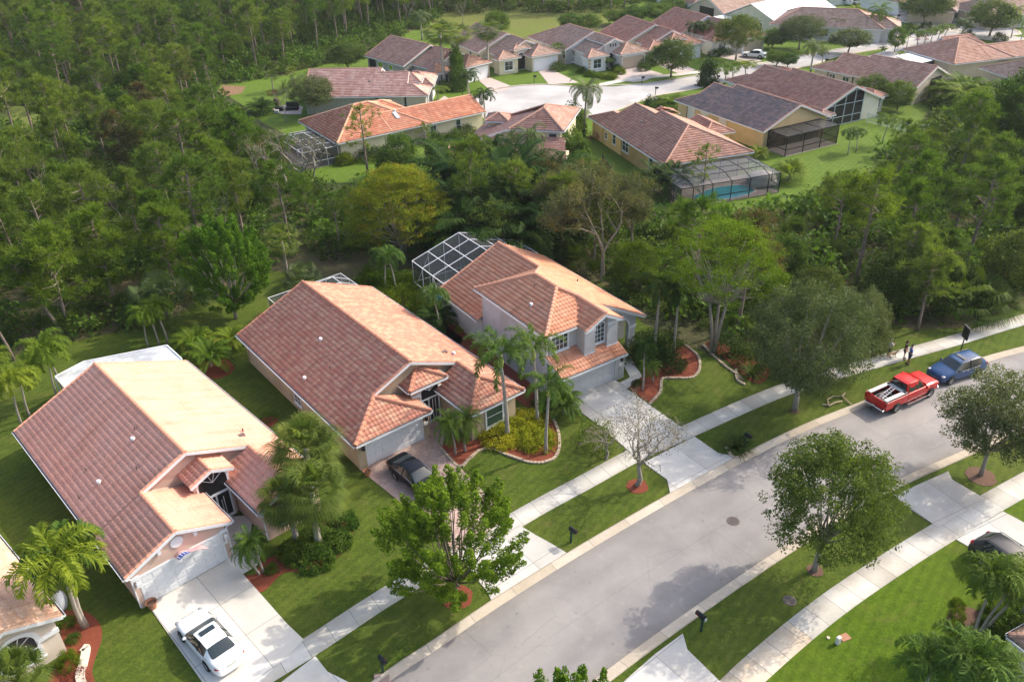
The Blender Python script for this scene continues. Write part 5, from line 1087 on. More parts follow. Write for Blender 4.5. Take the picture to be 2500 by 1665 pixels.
# ---------------- people ----------------
def skin_body(name,joints,edges,mat,parent,sub=2):
    me=bpy.data.meshes.new(name); me.from_pydata([j[0] for j in joints],edges,[]); me.update()
    o=bpy.data.objects.new(name,me); COL.objects.link(o)
    s_=o.modifiers.new('skin','SKIN'); s_.use_smooth_shade=True
    for i,j in enumerate(joints): me.skin_vertices[0].data[i].radius=(j[1],j[1] if len(j)<3 else j[2]); me.skin_vertices[0].data[i].use_root=(i==0)
    u=o.modifiers.new('sub','SUBSURF'); u.levels=sub; u.render_levels=sub
    me.materials.append(mat); o.parent=parent; return o
skinm=M('skin',(.50,.27,.18),rough=.6); skin2=M('skin_tan',(.38,.19,.12),rough=.6)
def person(label,pos,rz,shirt,pants,hair,H=1.75,arms='cross',shortp=True,female=False,skin_=skinm,hat=None):
    root=empty('person',pos,rz,label,'person'); k=H/1.75
    def v(x,y,z): return (x*k,y*k,z*k)
    # facing +x ; y left
    sh=.19 if female else .215
    if arms=='cross': aL=[v(.05,sh,1.40),v(.10,.25,1.14),v(.28,.06,1.15)]; aR=[v(.05,-sh,1.40),v(.10,-.25,1.14),v(.28,-.04,1.20)]
    elif arms=='phone': aL=[v(.03,sh,1.40),v(.08,.24,1.14),v(.30,.10,1.22)]; aR=[v(.03,-sh,1.40),v(.02,-.27,1.13),v(.22,-.14,1.24)]
    elif arms=='point': aL=[v(.03,sh,1.42),v(-.08,.36,1.30),v(.04,.20,1.52)]; aR=[v(.03,-sh,1.40),v(.05,-.28,1.14),v(.10,-.30,.92)]
    else: aL=[v(0,sh,1.40),v(-.02,.27,1.12),v(.10,.26,.90)]; aR=[v(0,-sh,1.40),v(.08,-.26,1.14),v(.26,-.10,1.26)]
    J=[(v(0,0,.96),.13*k,.155*k),(v(0,0,1.14),.115*k,.145*k),(v(0,0,1.34),.125*k,.17*k),(v(.0,0,1.47),.065*k),(v(.015,0,1.56),.055*k),(v(.03,0,1.66),.088*k,.078*k),(v(.02,0,1.72),.07*k,.065*k),
       (aL[0],.06*k),(aL[1],.045*k),(aL[2],.033*k),(aR[0],.06*k),(aR[1],.045*k),(aR[2],.033*k),
       (v(0,.10,.88),.09*k),(v(.02,.11,.50),.06*k),(v(-.02,.12,.09),.04*k),(v(.12,.14,.03),.035*k),
       (v(0,-.10,.88),.09*k),(v(.04,-.12,.50),.06*k),(v(.02,-.13,.09),.04*k),(v(.16,-.15,.03),.035*k)]
    E=[(0,1),(1,2),(2,3),(3,4),(4,5),(5,6),(2,7),(7,8),(8,9),(2,10),(10,11),(11,12),(0,13),(13,14),(14,15),(15,16),(0,17),(17,18),(18,19),(19,20)]
    skin_body('body',J,E,skin_,root)
    C=[(v(0,0,.93),.145*k,.17*k),(v(0,0,1.14),.13*k,.16*k),(v(0,0,1.35),.135*k,.185*k),(v(0,0,1.46),.08*k)]+[(aL[0],.075*k),(tuple(np.array(aL[0])*.35+np.array(aL[1])*.65),.062*k),(aR[0],.075*k),(tuple(np.array(aR[0])*.35+np.array(aR[1])*.65),.062*k)]
    skin_body('shirt',C,[(0,1),(1,2),(2,3),(2,4),(4,5),(2,6),(6,7)],shirt,root)
    zl=.56 if shortp else .12
    Pn=[(v(0,0,.95),.14*k,.165*k),(v(0,.10,.85),.105*k),(v(.02,.11,zl),.085*k),(v(0,-.10,.85),.105*k),(v(.035,-.12,zl),.085*k)]
    skin_body('shorts' if shortp else 'trousers',Pn,[(0,1),(1,2),(0,3),(3,4)],pants,root,1)
    b=MB(); b.ball(v(.005,0,1.70),.098*k,.09*k,.085*k,12,8); 
    if female: b.ball(v(-.06,0,1.60),.06*k,.08*k,.12*k,10,6)
    b.build('hair',hair,root,smooth=True)
    b=MB(); b.ball(v(.125,0,1.645),.018*k,.013*k,.022*k,6,4)
    for s_ in (1,-1): b.ball(v(.03,s_*.082,1.65),.018*k,.012*k,.028*k,6,4)
    b.build('nose_and_ears',skin_,root,smooth=True)
    b=MB()
    for s_ in (1,-1): b.ball(v(.108,s_*.03,1.67),.01*k,.013*k,.008*k,6,4)
    b.box(.105*k,.118*k,-.02*k,.02*k,1.60*k,1.607*k); b.build('eyes_and_mouth',dark,root)
    for w_,sd__ in ((aL[2],1),(aR[2],-1)):
        b=MB(); w_=Vector(w_); el=Vector(aL[1] if sd__==1 else aR[1]); d=(w_-el).normalized(); sx=d.cross(Vector((0,0,1))).normalized()
        b.bar(w_-d*.01,w_+d*.09*k,.08*k,.03*k,upv=(0,0,1))
        for f_ in range(4): o=sx*((f_-1.5)*.02*k); L_=(.07,.08,.075,.06)[f_]*k; b.tube([w_+d*.085*k+o,w_+d*(.085*k+L_*.55)+o-Vector((0,0,.008)),w_+d*(.085*k+L_)+o-Vector((0,0,.03))],[.009*k,.009*k,.007*k],6)
        b.tube([w_+d*.02+sx*sd__*.04*k,w_+d*.07+sx*sd__*.07*k],[.011*k,.009*k],6); b.build('hand',skin_,root)
    b=MB()
    for s_,xx in ((1,.05),(-1,.09)): b.ball(v(xx+.02,s_*.135,.04),.14*k,.055*k,.05*k,10,6)
    b.build('shoes',M('shoe_'+hair.name,(.05,.05,.05)),root,smooth=True)
    return root
hb=M('hair_brown',(.05,.03,.02),rough=.8); hg=M('hair_grey',(.55,.53,.50),rough=.8); hk=M('hair_dark',(.02,.015,.012),rough=.8)
p=P(2217,889); person('man in a blue shirt and blue shorts standing on the grass verge beside a companion',(p.x,p.y,.02),R(165),M('cloth_blue',(.015,.10,.38),rough=.8),M('cloth_navy',(.02,.04,.12),rough=.8),hb,1.82,'phone',True,skin_=skin2)
p=P(2205,877); person('person in a black top and dark shorts with one hand raised to the head',(p.x-.0,p.y,.05),R(-35),M('cloth_black',(.012,.012,.014),rough=.8),M('cloth_dark_shorts',(.03,.03,.035),rough=.8),hk,1.72,'point',True,female=True)
p=P(2167,872); person('grey-haired person in a pale shirt and dark trousers walking a dog on the sidewalk',(p.x,p.y,.05),R(10),M('cloth_pale',(.50,.53,.58),rough=.8),M('cloth_charcoal',(.04,.04,.05),rough=.8),hg,1.72,'walk',False)
# dog
p=P(2174,875); dog=empty('dog',(p.x,p.y,.05),R(5),'tan dog standing on the sidewalk beside the grey-haired walker','dog')
J=[((0,0,.42),.10,.095),((.2,0,.43),.115,.10),((.33,0,.47),.10,.085),((.43,0,.57),.06),((.50,0,.64),.062),((.60,0,.62),.035),((-.2,0,.43),.09,.085),((-.33,0,.45),.035),((-.45,0,.52),.018),
   ((.26,.08,.30),.04),((.24,.08,.14),.024),((.26,.08,.02),.024),((.28,-.08,.30),.04),((.32,-.08,.14),.024),((.34,-.08,.02),.024),
   ((-.22,.08,.32),.055),((-.15,.08,.22),.03),((-.27,.08,.13),.02),((-.25,.08,.02),.024),((-.24,-.08,.32),.055),((-.2,-.08,.22),.03),((-.33,-.08,.13),.02),((-.31,-.08,.02),.024)]
E=[(0,1),(1,2),(2,3),(3,4),(4,5),(0,6),(6,7),(7,8),(2,9),(9,10),(10,11),(2,12),(12,13),(13,14),(6,15),(15,16),(16,17),(17,18),(6,19),(19,20),(20,21),(21,22)]
skin_body('body',J,E,M('dog_fur',(.42,.25,.13),(.55,.36,.20),rough=.9,scale=8),dog)
b=MB(); 
for s_ in (1,-1): b.ball((.46,s_*.05,.67),.02,.015,.045,6,4)
b.build('ears',M('dog_ears',(.25,.14,.08)),dog)
# ---------------- street furniture ----------------
greenm=M('mailbox_green',(.012,.045,.04),rough=.45)
def mailbox(x,y,rz,label,mat=black,letter=False):
    p=P(x,y); root=empty('mailbox',(p.x,p.y,0),rz,label,'mailbox','mailboxes at the kerb'); b=MB(); b.box(-.05,.05,-.05,.05,0,1.25); b.bar((0,0,.75),(.32,0,1.02),.05,.05); b.box(-.1,.42,-.035,.035,1.0,1.06); b.ball((0,0,1.28),.06); b.build('post',greenm,root)
    b=MB(); n=8; pr=[(-.11,1.06),(.11,1.06)]+[(.11*math.cos(math.pi*k/n),1.2+.11*math.sin(math.pi*k/n)) for k in range(n+1)]; m_=len(pr)
    b.add([(xx,yy,zz) for xx in (-.12,.46) for yy,zz in pr],[tuple(range(m_)),tuple(range(2*m_-1,m_-1,-1))]+[(i,i+m_,(i+1)%m_+m_,(i+1)%m_) for i in range(m_)]); b.build('box',mat,root)
    b=MB(); b.box(.3,.33,.112,.125,1.1,1.32); b.build('flag',redl,root)
    if letter: b=MB(); b.box(-.14,.1,-.2,-.06,.78,.96); b.build('paper_box',M('paper_box',(.45,.5,.48)),root)
    return root
mailbox(1394,1324,R(-50),'black mailbox on a green post at the kerb beside the paved driveway apron')
mailbox(935,1640,R(-50),'dark mailbox on a green post with a brick pad at the bottom edge')
mailbox(1712,1540,R(130),'dark green mailbox with a newspaper holder on the right-hand verge',letter=True)
mailbox(1818,1092,R(-55),'black mailbox half hidden in the strappy plant by the kerb')
for x,y,l in ((1208,294,'green mailbox on the cul-de-sac lawn left of the cupola house'),(1567,206,'black mailbox at the end of the grass verge in front of the white house'),(1600,232,'black mailbox on the curved grass island of the far street'),(1750,203,'black mailbox at the far kerb near the conical shrub'),(2014,162,'black mailbox at the kerb beside the queen palms'),(1304,203,'black mailbox on its green post on the lawn of the arched-entry house'),(2190,52,'black mailbox at the street junction at top right'),(2266,70,'small mailbox on the sidewalk verge at top right')): mailbox(x,y,R(-20),l)
b=MB(); p=P(930,1658); b.prism([(p.x-.3,p.y-.5),(p.x+.5,p.y-.4),(p.x+.4,p.y+.35),(p.x-.4,p.y+.3)],.0,.07); tag(b.build('brick_pad',pav),'small brick pad at the foot of the bottom mailbox','brick pad')
def street_lamp(x,y,ty,label,style=0):
    p=P(x,y); H=height_at(x,y,ty); root=empty('street_lamp',(p.x,p.y,0),0,label,'street lamp'); b=MB()
    if style==0:
        b.tube([(0,0,0),(0,0,.5),(0,0,.55),(0,0,H-.3)],[.10,.09,.055,.045],8); b.build('post',black,root); b=MB(); b.box(-.06,.06,-.42,.42,H-.55,H+.55); b.box(-.1,.1,-.47,.47,H+.5,H+.56); b.build('sign_panel',black,root,bevel=.02)
    else:
        b.tube([(0,0,0),(0,0,.4),(0,0,.45),(0,0,H-.5)],[.10,.09,.05,.04],8); b.build('post',black,root); b=MB(); b.tube([(0,0,H-.5),(0,0,H-.1)],[.10,.19],6); b.build('lantern',M('lantern_glass',(.6,.6,.58),rough=.2),root); b=MB(); b.tube([(0,0,H-.1),(0,0,H+.1),(0,0,H+.2)],[.24,.06,.02],6); b.build('cap',black,root)
street_lamp(2342,868,812,'tall black post with a square dark panel on the verge behind the blue car')
street_lamp(1130,245,176,'black post lantern among the palms by the grey house',1)
street_lamp(1899,158,132,'black post lantern by the far kerb near the white hatchback',1)
# rain barrels, pots, utilities
def pot(x,y,label,r=.25,h_=.45,mat=None):
    p=P(x,y); root=empty('flower_pot',(p.x,p.y,.05),0,label,'flower pot'); b=MB(); b.tube([(0,0,0),(0,0,h_*.85),(0,0,h_*.86),(0,0,h_)],[r*.7,r*.95,r*1.08,r*1.1],18,cap=False); b.tube([(0,0,.02),(0,0,.03)],[r*.7,r*.7],18); b.build('pot',mat or M('terracotta_'+str(int(x)),(.36,.16,.09),(.45,.22,.13),scale=5),root); b=MB(); b.tube([(0,0,h_*.7),(0,0,h_*.72)],[r*.9,r*.9],16); b.build('soil',mulchb,root)
pot(374,1484,'brown clay pot beside the left end of the white garage door of the pink house',.3,.5)
pot(898,1160,'orange terracotta pot at the corner of the tan house by the black sedan',.24,.36,M('terracotta_orange',(.50,.20,.08),(.56,.26,.12),scale=5))
p=P(2045,1570); b=MB(); b.box(-.13,.13,-.1,.1,0,.5); b2=tag(b.build('utility_box',M('box_cream',(.62,.62,.56)),bevel=.02),'small cream utility post standing on the right-hand lawn','utility box'); b2.location=(p.x,p.y,0); b2.rotation_euler.z=R(30)
p=P(2062,1556); b=MB(); b.box(-.28,.28,-.22,.22,0,.06); b2=tag(b.build('meter_cover',M('cover_terracotta',(.36,.17,.10),(.42,.22,.14)),bevel=.02),'reddish square meter cover in the right-hand lawn','utility cover'); b2.location=(p.x,p.y,0); b2.rotation_euler.z=R(20)
p=P(2022,1557); b=MB(); b.cyl((0,0,0),.09,.06,12); b2=tag(b.build('valve_cap',M('cap_cream',(.6,.52,.40))),'tiny cream valve cap in the right-hand lawn','utility cover'); b2.location=(p.x,p.y,0)
p=P(150,1478); b=MB(); b.ball((0,0,.35),.85,.42,.45,16,8); b.box(.3,.6,-.12,.12,.62,.78,mi=1); b2=tag(b.build('pool_heater_cover',[M('grey_plastic',(.25,.27,.30),rough=.5),black],smooth=True),'grey rounded equipment cover beside the lower left house','utility box'); b2.location=(p.x,p.y,0); b2.rotation_euler.z=R(120)
# fallen branches on the verge
p=P(2035,985); rng=random.Random(5); b=MB()
for pts in ([(-.5,-.4,.05),(-.4,.3,.15),(.2,.75,.12),(.9,.8,.06)],[(-.5,-.4,.06),(.1,-.1,.16),(.7,.1,.1)],[(.9,.8,.08),(1.0,.2,.12),(1.3,-.5,.05)],[(-.9,-.2,.05),(-.5,-.4,.1)],[(.9,.8,.05),(1.3,1.2,.08)]): b.tube(pts,[.07,.06,.05,.03][:len(pts)],6)
o=tag(b.build('fallen_branch',M('cut_wood',(.36,.28,.17),(.50,.40,.27),rough=.9,scale=5)),'bare cut branches lying on the verge beside the red pickup','branch'); o.location=(p.x,p.y,.03)
# fences
def fence(pts,hgt,mat,label,rail=3,post=2.0,name='metal_fence',fill=None,pickets=True):
    root=empty(name,(pts[0][0],pts[0][1],0),0,label,'fence'); ox,oy=pts[0]; pb=MB(); rb=MB()
    for a,b_ in zip(pts[:-1],pts[1:]):
        L=math.dist(a,b_); n=max(1,int(L/post))
        for i in range(n+1): x=a[0]+(b_[0]-a[0])*i/n-ox; y=a[1]+(b_[1]-a[1])*i/n-oy; pb.box(x-.05,x+.05,y-.05,y+.05,0,hgt+.1)
        for z in (.15,hgt): rb.bar((a[0]-ox,a[1]-oy,z),(b_[0]-ox,b_[1]-oy,z),.05,.06)
        if pickets:
            m_=int(L/.14)
            for i in range(m_): x=a[0]+(b_[0]-a[0])*i/m_-ox; y=a[1]+(b_[1]-a[1])*i/m_-oy; rb.bar((x,y,.1),(x,y,hgt),.03,.03)
    pb.build('posts',mat,root); rb.build('rails',mat,root)
fence(px([(2115,300),(2150,308),(2240,330),(2262,330)]),1.4,M('fence_white',(.62,.64,.66)),'white picket rail fence behind the tall screened gable house')
fence(px([(1470,400),(1490,430),(1500,450)]),1.2,black,'dark green metal fence beside the yellow house')
# patio furniture
p=P(677,262); b=MB(); b.cyl((0,0,0),.35,.35,12); b.ball((0,0,.95),.55,.55,.55,12,8); o=b.build('patio_fire_globe',M('rust_iron',(.07,.04,.02),rough=.8)); o.location=(p.x,p.y,0); tag(o,'round rusty iron globe on the garden patio','fire pit')
p=P(706,268); b=MB(); b.box(-1.0,1.0,-.8,.3,0,.5); b.box(-1.0,1.0,.0,.4,0,1.2); b.box(-2.6,-1.4,-.9,.0,0,.55); o=b.build('patio_sofa',M('wicker_black',(.03,.028,.03)),bevel=.06); o.location=(p.x+.6,p.y,0); tag(o,'dark wicker patio seating beside the olive-green tree','sofa')
p=P(678,275); b=MB(); b.box(-.35,.35,-.35,.35,0,.55); o=b.build('side_table',M('table_grey',(.4,.4,.38)),bevel=.03); o.location=(p.x,p.y-.6,0); tag(o,'small grey cube table at the edge of the garden patio','table')
p=P(1873,455,.0); b=MB(); b.ball((0,0,.9),1.8,1.3,.85,14,8); b.box(-1.6,1.6,-1.2,1.2,0,.8); o=b.build('spa_cover',M('cover_beige',(.40,.36,.31),(.48,.44,.38),scale=2),smooth=True); o.location=(p.x-.6,p.y+.5,.06); tag(o,'pale covered garden furniture inside the black pool cage','furniture cover')
# ---------------- vegetation ----------------
def unit(a): return a/np.maximum(np.linalg.norm(a,axis=-1,keepdims=True),1e-9)
def leafset(C,size,rng,tone,upb=.5,asp=.5,fold=0,out=None,outb=0.):
    """one diamond leaf per centre C"""
    n=len(C); nr=rng.normal(size=(n,3)); nr=unit(nr)+np.array([0,0,upb]); 
    if out is not None: nr=nr+out*outb
    nr=unit(nr); d=unit(np.cross(nr,rng.normal(size=(n,3)))); s_=np.cross(nr,d); L=size*rng.uniform(.7,1.3,(n,1)); W_=L*asp
    V=np.stack([C-d*L*.5,C+s_*W_*.5+d*L*.05,C+d*L*.5-nr*L*.08,C-s_*W_*.5+d*L*.05],1).reshape(-1,3)
    return V,np.arange(4*n).reshape(-1,4),tone
def cluster_leaves(cl,per,size,rng,spread,flat=1.,upb=.5,asp=.5,tvar=.25,toneb=None):
    """cl (n,3) clump centres, spread (n,) radii"""
    n=len(cl); off=rng.normal(size=(n,per,3)); off=unit(off)*rng.uniform(.25,1,(n,per,1))**.5; off[:,:,2]*=flat
    C=(cl[:,None,:]+off*np.asarray(spread).reshape(-1,1,1)).reshape(-1,3)
    ct=rng.uniform(0,1,(n,1)) if toneb is None else np.asarray(toneb).reshape(-1,1)
    tone=np.clip(ct*.6+.2+rng.normal(0,tvar,(n,per))*.7,0,1).reshape(-1)
    return leafset(C,size,rng,tone,upb,asp,out=unit(off).reshape(-1,3),outb=.6)
def merge(parts):
    Vs=[];Fs=[];Ts=[];n=0
    for V,F,T in parts: Vs.append(V);Fs.append(F+n);Ts.append(T);n+=len(V)
    return np.concatenate(Vs),np.concatenate(Fs),np.concatenate(Ts)
def limbs(b,rng,base,targets,r0,n=6,sag=.0,wig=.12):
    base=Vector(base)
    for t in targets:
        t=Vector(t); L=(t-base).length; pts=[base]; 
        for k in range(1,5):
            f=k/4; p=base.lerp(t,f**.9); p.z=base.z+(t.z-base.z)*(f**(1.25)); p+=Vector(rng.normal(0,wig*L*.12,3)) if k<4 else Vector((0,0,0)); pts.append(p)
        b.tube(pts,[r0,r0*.8,r0*.55,r0*.35,r0*.14],n)
def lobes(rng,k=7):
    dirs=unit(rng.normal(size=(k,3))); amp=rng.uniform(-.38,.34,k)
    return lambda d: 1+np.sum(amp*np.maximum(0,d@dirs.T)**3,axis=1)
LIB={}
def lib(key,trunk,tmat,crown,cmat,extra=None): LIB[key]=(trunk,tmat,crown,cmat,extra or [])
def mbmesh(b,name,smooth=True):
    me=bpy.data.meshes.new(name); me.from_pydata(b.v,[],b.f); 
    if smooth: me.polygons.foreach_set('use_smooth',[True]*len(b.f))
    me.update(); return me
def broad(key,seed,H,R_,cz,rz_,th,nc,per,ls,cm,tm=None,spread=.55,trunks=1,r0=.16,flat=.8,shell=.45,upb=.6,hole=.0,asp=.55,lean=0,bias=0):
    rng=np.random.default_rng(seed); d=unit(rng.normal(size=(nc*3,3))); lf=lobes(rng,9); rr=rng.uniform(shell,1,(len(d),1))**.6*lf(d)[:,None]
    p=d*rr*np.array([R_,R_,rz_]); p[:,2]+=cz; keep=p[:,2]>cz-rz_*.75+bias
    hd=unit(rng.normal(size=(7,3)))
    for h_ in hd: keep&=~((d@h_>.968))
    p=p[keep][:nc]; V,F,T=cluster_leaves(p,per,ls,rng,np.full(len(p),spread)*rng.uniform(.6,1.3,len(p)),flat,upb,asp)
    me=np_mesh('crown_'+key,V,F,attr=T)
    b=MB()
    for k in range(trunks):
        a=2*math.pi*k/max(trunks,1); ox,oy=(0,0) if trunks==1 else (.15*math.cos(a),.15*math.sin(a)); top=(ox*4+rng.normal(0,.08),oy*4+rng.normal(0,.08),th)
        b.tube([(ox,oy,-.05),(ox*1.5,oy*1.5,th*.4),top],[r0*1.25,r0,r0*.85],8)
        tg=p[rng.choice(len(p),min(len(p),16//trunks+2),False)]*np.array([.85,.85,1]); tg[:,2]-=.1; limbs(b,rng,top,tg,r0*.55)
    lib(key,mbmesh(b,'trunk_'+key),tm or bark,me,cm)
def pine(key,seed,H,cm,crown0=.5,R_=2.0,nb=16,dead=False,needles=18,tuft=.42,per=6,lean=.03,flat=False,nw=.05):
    rng=np.random.default_rng(seed); b=MB(); pts=[];x=y=0
    for k in range(7):
        z=H*k/6; pts.append((x,y,z)); x+=rng.normal(0,lean*H/6)+rng.normal()*0.02; y+=rng.normal(0,lean*H/6)
    rad=[.016*H*(1-.8*k/6)+.02 for k in range(7)]; b.tube(pts,rad,7); tc=[];to=[]
    at=lambda z: np.array([np.interp(z,[p[2] for p in pts],[p[0] for p in pts]),np.interp(z,[p[2] for p in pts],[p[1] for p in pts]),z])
    for k in range(nb):
        f=(k+.5)/nb; z=H*(crown0+(1-crown0)*f**.8); a=rng.uniform(0,2*math.pi); prof=(math.sin(math.pi*min(1,(.22+.78*f)))**.6 if not flat else (.5+.5*f)*math.cos(max(0,f-.85)*3)); L=R_*prof*rng.uniform(.65,1.15)+.2
        s0=at(z); e=s0+np.array([math.cos(a)*L,math.sin(a)*L,L*rng.uniform(.15,.5)]); mid=(s0+e)/2+rng.normal(0,.08*L,3)-np.array([0,0,.06*L]); b.tube([s0,mid,e],[.035+.012*L,.03,.015],5,cap=False)
        m_=max(2,int(per*(.5+L/R_*.5)))
        for q in range(m_):
            g=rng.uniform(.35,1.0); c=(s0*(1-g)+e*g)+rng.normal(0,.24*L*.6+.1,3)*np.array([1,1,.45])+np.array([0,0,.12]); tc.append(c); to.append(unit(c-s0+np.array([0,0,.6])))
        if rng.random()<.5 and crown0>.3:
            zz=H*rng.uniform(crown0*.6,crown0); a=rng.uniform(0,6.28); s1=at(zz); b.tube([s1,s1+np.array([math.cos(a)*.8,math.sin(a)*.8,.15])],[.03,.01],4,cap=False)
    for q in range(4): tc.append(at(H)+rng.normal(0,.25,3)); to.append(np.array([0,0,1.]))
    tc=np.array(tc);to=np.array(to); n=len(tc); d=unit(rng.normal(size=(n,needles,3))+to[:,None,:]*.75+np.array([0,0,.25])); base=tc[:,None,:]+d*.03; L=tuft*rng.uniform(.7,1.2,(n,needles,1)); s_=unit(np.cross(d,rng.normal(size=(n,needles,3))))*nw
    tip=base+d*L; V=np.stack([base-s_*.5,base+s_*.5,tip+s_*.35,tip-s_*.35],2).reshape(-1,3); F=np.arange(len(V)).reshape(-1,4)
    ct=rng.uniform(0,1,(n,1)); T=np.clip(ct*.55+.25+rng.normal(0,.15,(n,needles)),0,1).reshape(-1)
    lib(key,mbmesh(b,'trunk_'+key),barkp,np_mesh('crown_'+key,V,F,attr=T),cm)
def frond_set(rng,N,L,e0,e1,droop,nl,ll,lw,top,hang=.5,vee=.25,plume=False,mess=.06):
    """pinnate fronds: returns V,F,T"""
    Vs=[];Ts=[];stem=MB()
    for k in range(N):
        a=2.39996*k+rng.uniform(-.25,.25); f=(k+.5)/N; el=e0+(e1-e0)*f+rng.uniform(-.08,.08); Lk=L*rng.uniform(.85,1.1); n=9
        hd=np.array([math.cos(a),math.sin(a),0.]); pts=[];p=np.array(top,float)+hd*.06; ang=el
        for i in range(n+1): pts.append(p.copy()); p=p+Lk/n*(hd*math.cos(ang)+np.array([0,0,math.sin(ang)])); ang-=droop/n*(1+1.2*i/n)
        pts=np.array(pts); tang=unit(np.gradient(pts,axis=0)); t=np.linspace(.14,1.0,nl); s_i=t*n; i0=np.clip(s_i.astype(int),0,n-1); fr=(s_i-i0)[:,None]
        pc=pts[i0]*(1-fr)+pts[i0+1]*fr; tg=unit(tang[i0]*(1-fr)+tang[i0+1]*fr); side=unit(np.cross(tg,np.array([0,0,1.])+hd*.001)); upv=np.cross(side,tg)
        w_=ll*np.sin(np.pi*np.clip(t*.88+.1,0,1))**.55
        for sg in (1,-1):
            if plume: dr=unit(side*sg*rng.normal(.6,.5,(nl,1))+tg*.7+upv*rng.normal(0,.6,(nl,1)))
            else: dr=unit(side*sg+tg*(.45+.5*t[:,None])+upv*vee+rng.normal(0,mess,(nl,3)))
            mid=pc+dr*w_[:,None]*.55; tip=mid+unit(dr+np.array([0,0,-hang*1.6]))*w_[:,None]*.5; wd=unit(np.cross(dr,upv))*lw*.5
            q1=np.stack([pc-wd*.6,pc+wd*.6,mid+wd,mid-wd],1); q2=np.stack([mid-wd,mid+wd,tip+wd*.15,tip-wd*.15],1)
            Vs+= [q1.reshape(-1,3),q2.reshape(-1,3)]; tt=np.clip(rng.uniform(.2,.8)*.6+.2+rng.normal(0,.12,nl),0,1); Ts+=[tt,tt]
        stem.tube([tuple(q) for q in pts],[.028*(1-.85*i/n)+.004 for i in range(n+1)],4,cap=False)
    sv=np.array(stem.v); 
    V=np.concatenate(Vs+[sv]); nq=sum(len(v) for v in Vs); F=np.concatenate([np.arange(nq).reshape(-1,4),np.array(stem.f)+nq]); T=np.concatenate(Ts+[np.full(len(stem.f),.95)])
    return V,F,T
def fan_set(rng,N,top,pet,rad,nb=20,e0=1.3,e1=-.9,droop=.35,bw=.05,spanang=2.3):
    Vs=[];Ts=[];stem=MB()
    for k in range(N):
        a=2.39996*k+rng.uniform(-.3,.3); f=(k+.5)/N; el=e0+(e1-e0)*f+rng.uniform(-.12,.12); hd=np.array([math.cos(a),math.sin(a),0.]); d=hd*math.cos(el)+np.array([0,0,math.sin(el)])
        pl=pet*rng.uniform(.8,1.15); p0=np.array(top,float); p1=p0+d*pl+np.array([0,0,-.12*pl*math.cos(el)]); stem.tube([p0,(p0+p1)/2+np.array([0,0,.04]),p1],[.02,.016,.012],4,cap=False)
        side=unit(np.cross(d,np.array([0,0,1.])+.01*hd)); nrm=np.cross(side,d); th=np.linspace(-spanang,spanang,nb)*.62+rng.normal(0,.03,nb); r=rad*rng.uniform(.85,1.1)*(1-.25*np.abs(th)/2.3)
        dr=d[None,:]*np.cos(th)[:,None]+side[None,:]*np.sin(th)[:,None]+nrm[None,:]*.12; dr=unit(dr); mid=p1+dr*(r*.6)[:,None]; tip=mid+unit(dr+np.array([0,0,-droop*2]))*(r*.45)[:,None]; wd=unit(np.cross(dr,nrm))*bw
        Vs+=[np.stack([p1-wd*.15,p1+wd*.15,mid+wd*.5,mid-wd*.5],1).reshape(-1,3),np.stack([mid-wd*.5,mid+wd*.5,tip+wd*.08,tip-wd*.08],1).reshape(-1,3)]
        tt=np.clip(rng.uniform(0,1)*.5+.25+rng.normal(0,.12,nb)-(.35 if f>.85 else 0),0,1); Ts+=[tt,tt]
    sv=np.array(stem.v); V=np.concatenate(Vs+[sv]); nq=sum(len(v) for v in Vs); F=np.concatenate([np.arange(nq).reshape(-1,4),np.array(stem.f)+nq]); T=np.concatenate(Ts+[np.full(len(stem.f),.8)]); return V,F,T
def palm_lib(key,seed,kind,H,cm,tr=.14,bend=.1,sh=None,**k):
    """unit palm with trunk top at z=H"""
    rng=np.random.default_rng(seed); b=MB(); pts=[(bend*(i/6)**2*1.0,0.04*math.sin(i),H*i/6) for i in range(7)]; rad=[tr*(1.3 if i==0 else 1.0-.06*i) for i in range(7)]; b.tube(pts,rad,9); top=pts[-1]; ex=[]
    if sh: s2=MB(); s2.tube([(top[0],top[1],H-.05),(top[0],top[1],H+sh*.3),(top[0],top[1],H+sh)],[tr*.95,tr*1.15,tr*.45],9); ex.append(('crownshaft',mbmesh(s2,'crownshaft'),shaft)); top=(top[0],top[1],H+sh)
    if kind=='pin': V,F,T=frond_set(rng,top=top,**k)
    else: V,F,T=fan_set(rng,top=top,**k)
    lib(key,mbmesh(b,'palm_trunk'),palmtrunk if kind!='boot' else boots,np_mesh('fronds_'+key,V,F,attr=T),cm,ex)
F_pine=foliage('needles_pine',(.046,.092,.014),(.175,.245,.044),trans=.42)
F_pineb=foliage('needles_bright',(.045,.10,.012),(.165,.25,.03),trans=.4)
F_pined=foliage('needles_dull',(.045,.06,.02),(.15,.16,.055),trans=.3,warm=(.17,.085,.04))
F_pinef=foliage('needles_far',(.06,.098,.024),(.175,.225,.062),trans=.38)
F_oak=foliage('leaves_oak',(.050,.072,.022),(.175,.205,.085),trans=.32,gloss=.25)
F_oak2=foliage('leaves_oak_green',(.040,.078,.012),(.165,.215,.042),trans=.38,gloss=.25)
F_maple=foliage('leaves_bright',(.040,.105,.008),(.15,.26,.022),trans=.45,gloss=.2)
F_poin=foliage('leaves_poinciana',(.030,.085,.003),(.13,.235,.006),trans=.35,gloss=.15)
F_poiy=foliage('leaves_yellowing',(.04,.085,.006),(.19,.25,.014),trans=.3,warm=(.22,.20,.014),gloss=.1)
F_dark=foliage('leaves_dark',(.020,.048,.007),(.085,.14,.02),trans=.3,gloss=.25)
F_green=foliage('leaves_green',(.030,.075,.010),(.125,.21,.026),trans=.38,gloss=.25)
F_yel=foliage('leaves_yellow_green',(.16,.20,.01),(.50,.50,.04),trans=.4,gloss=.15)
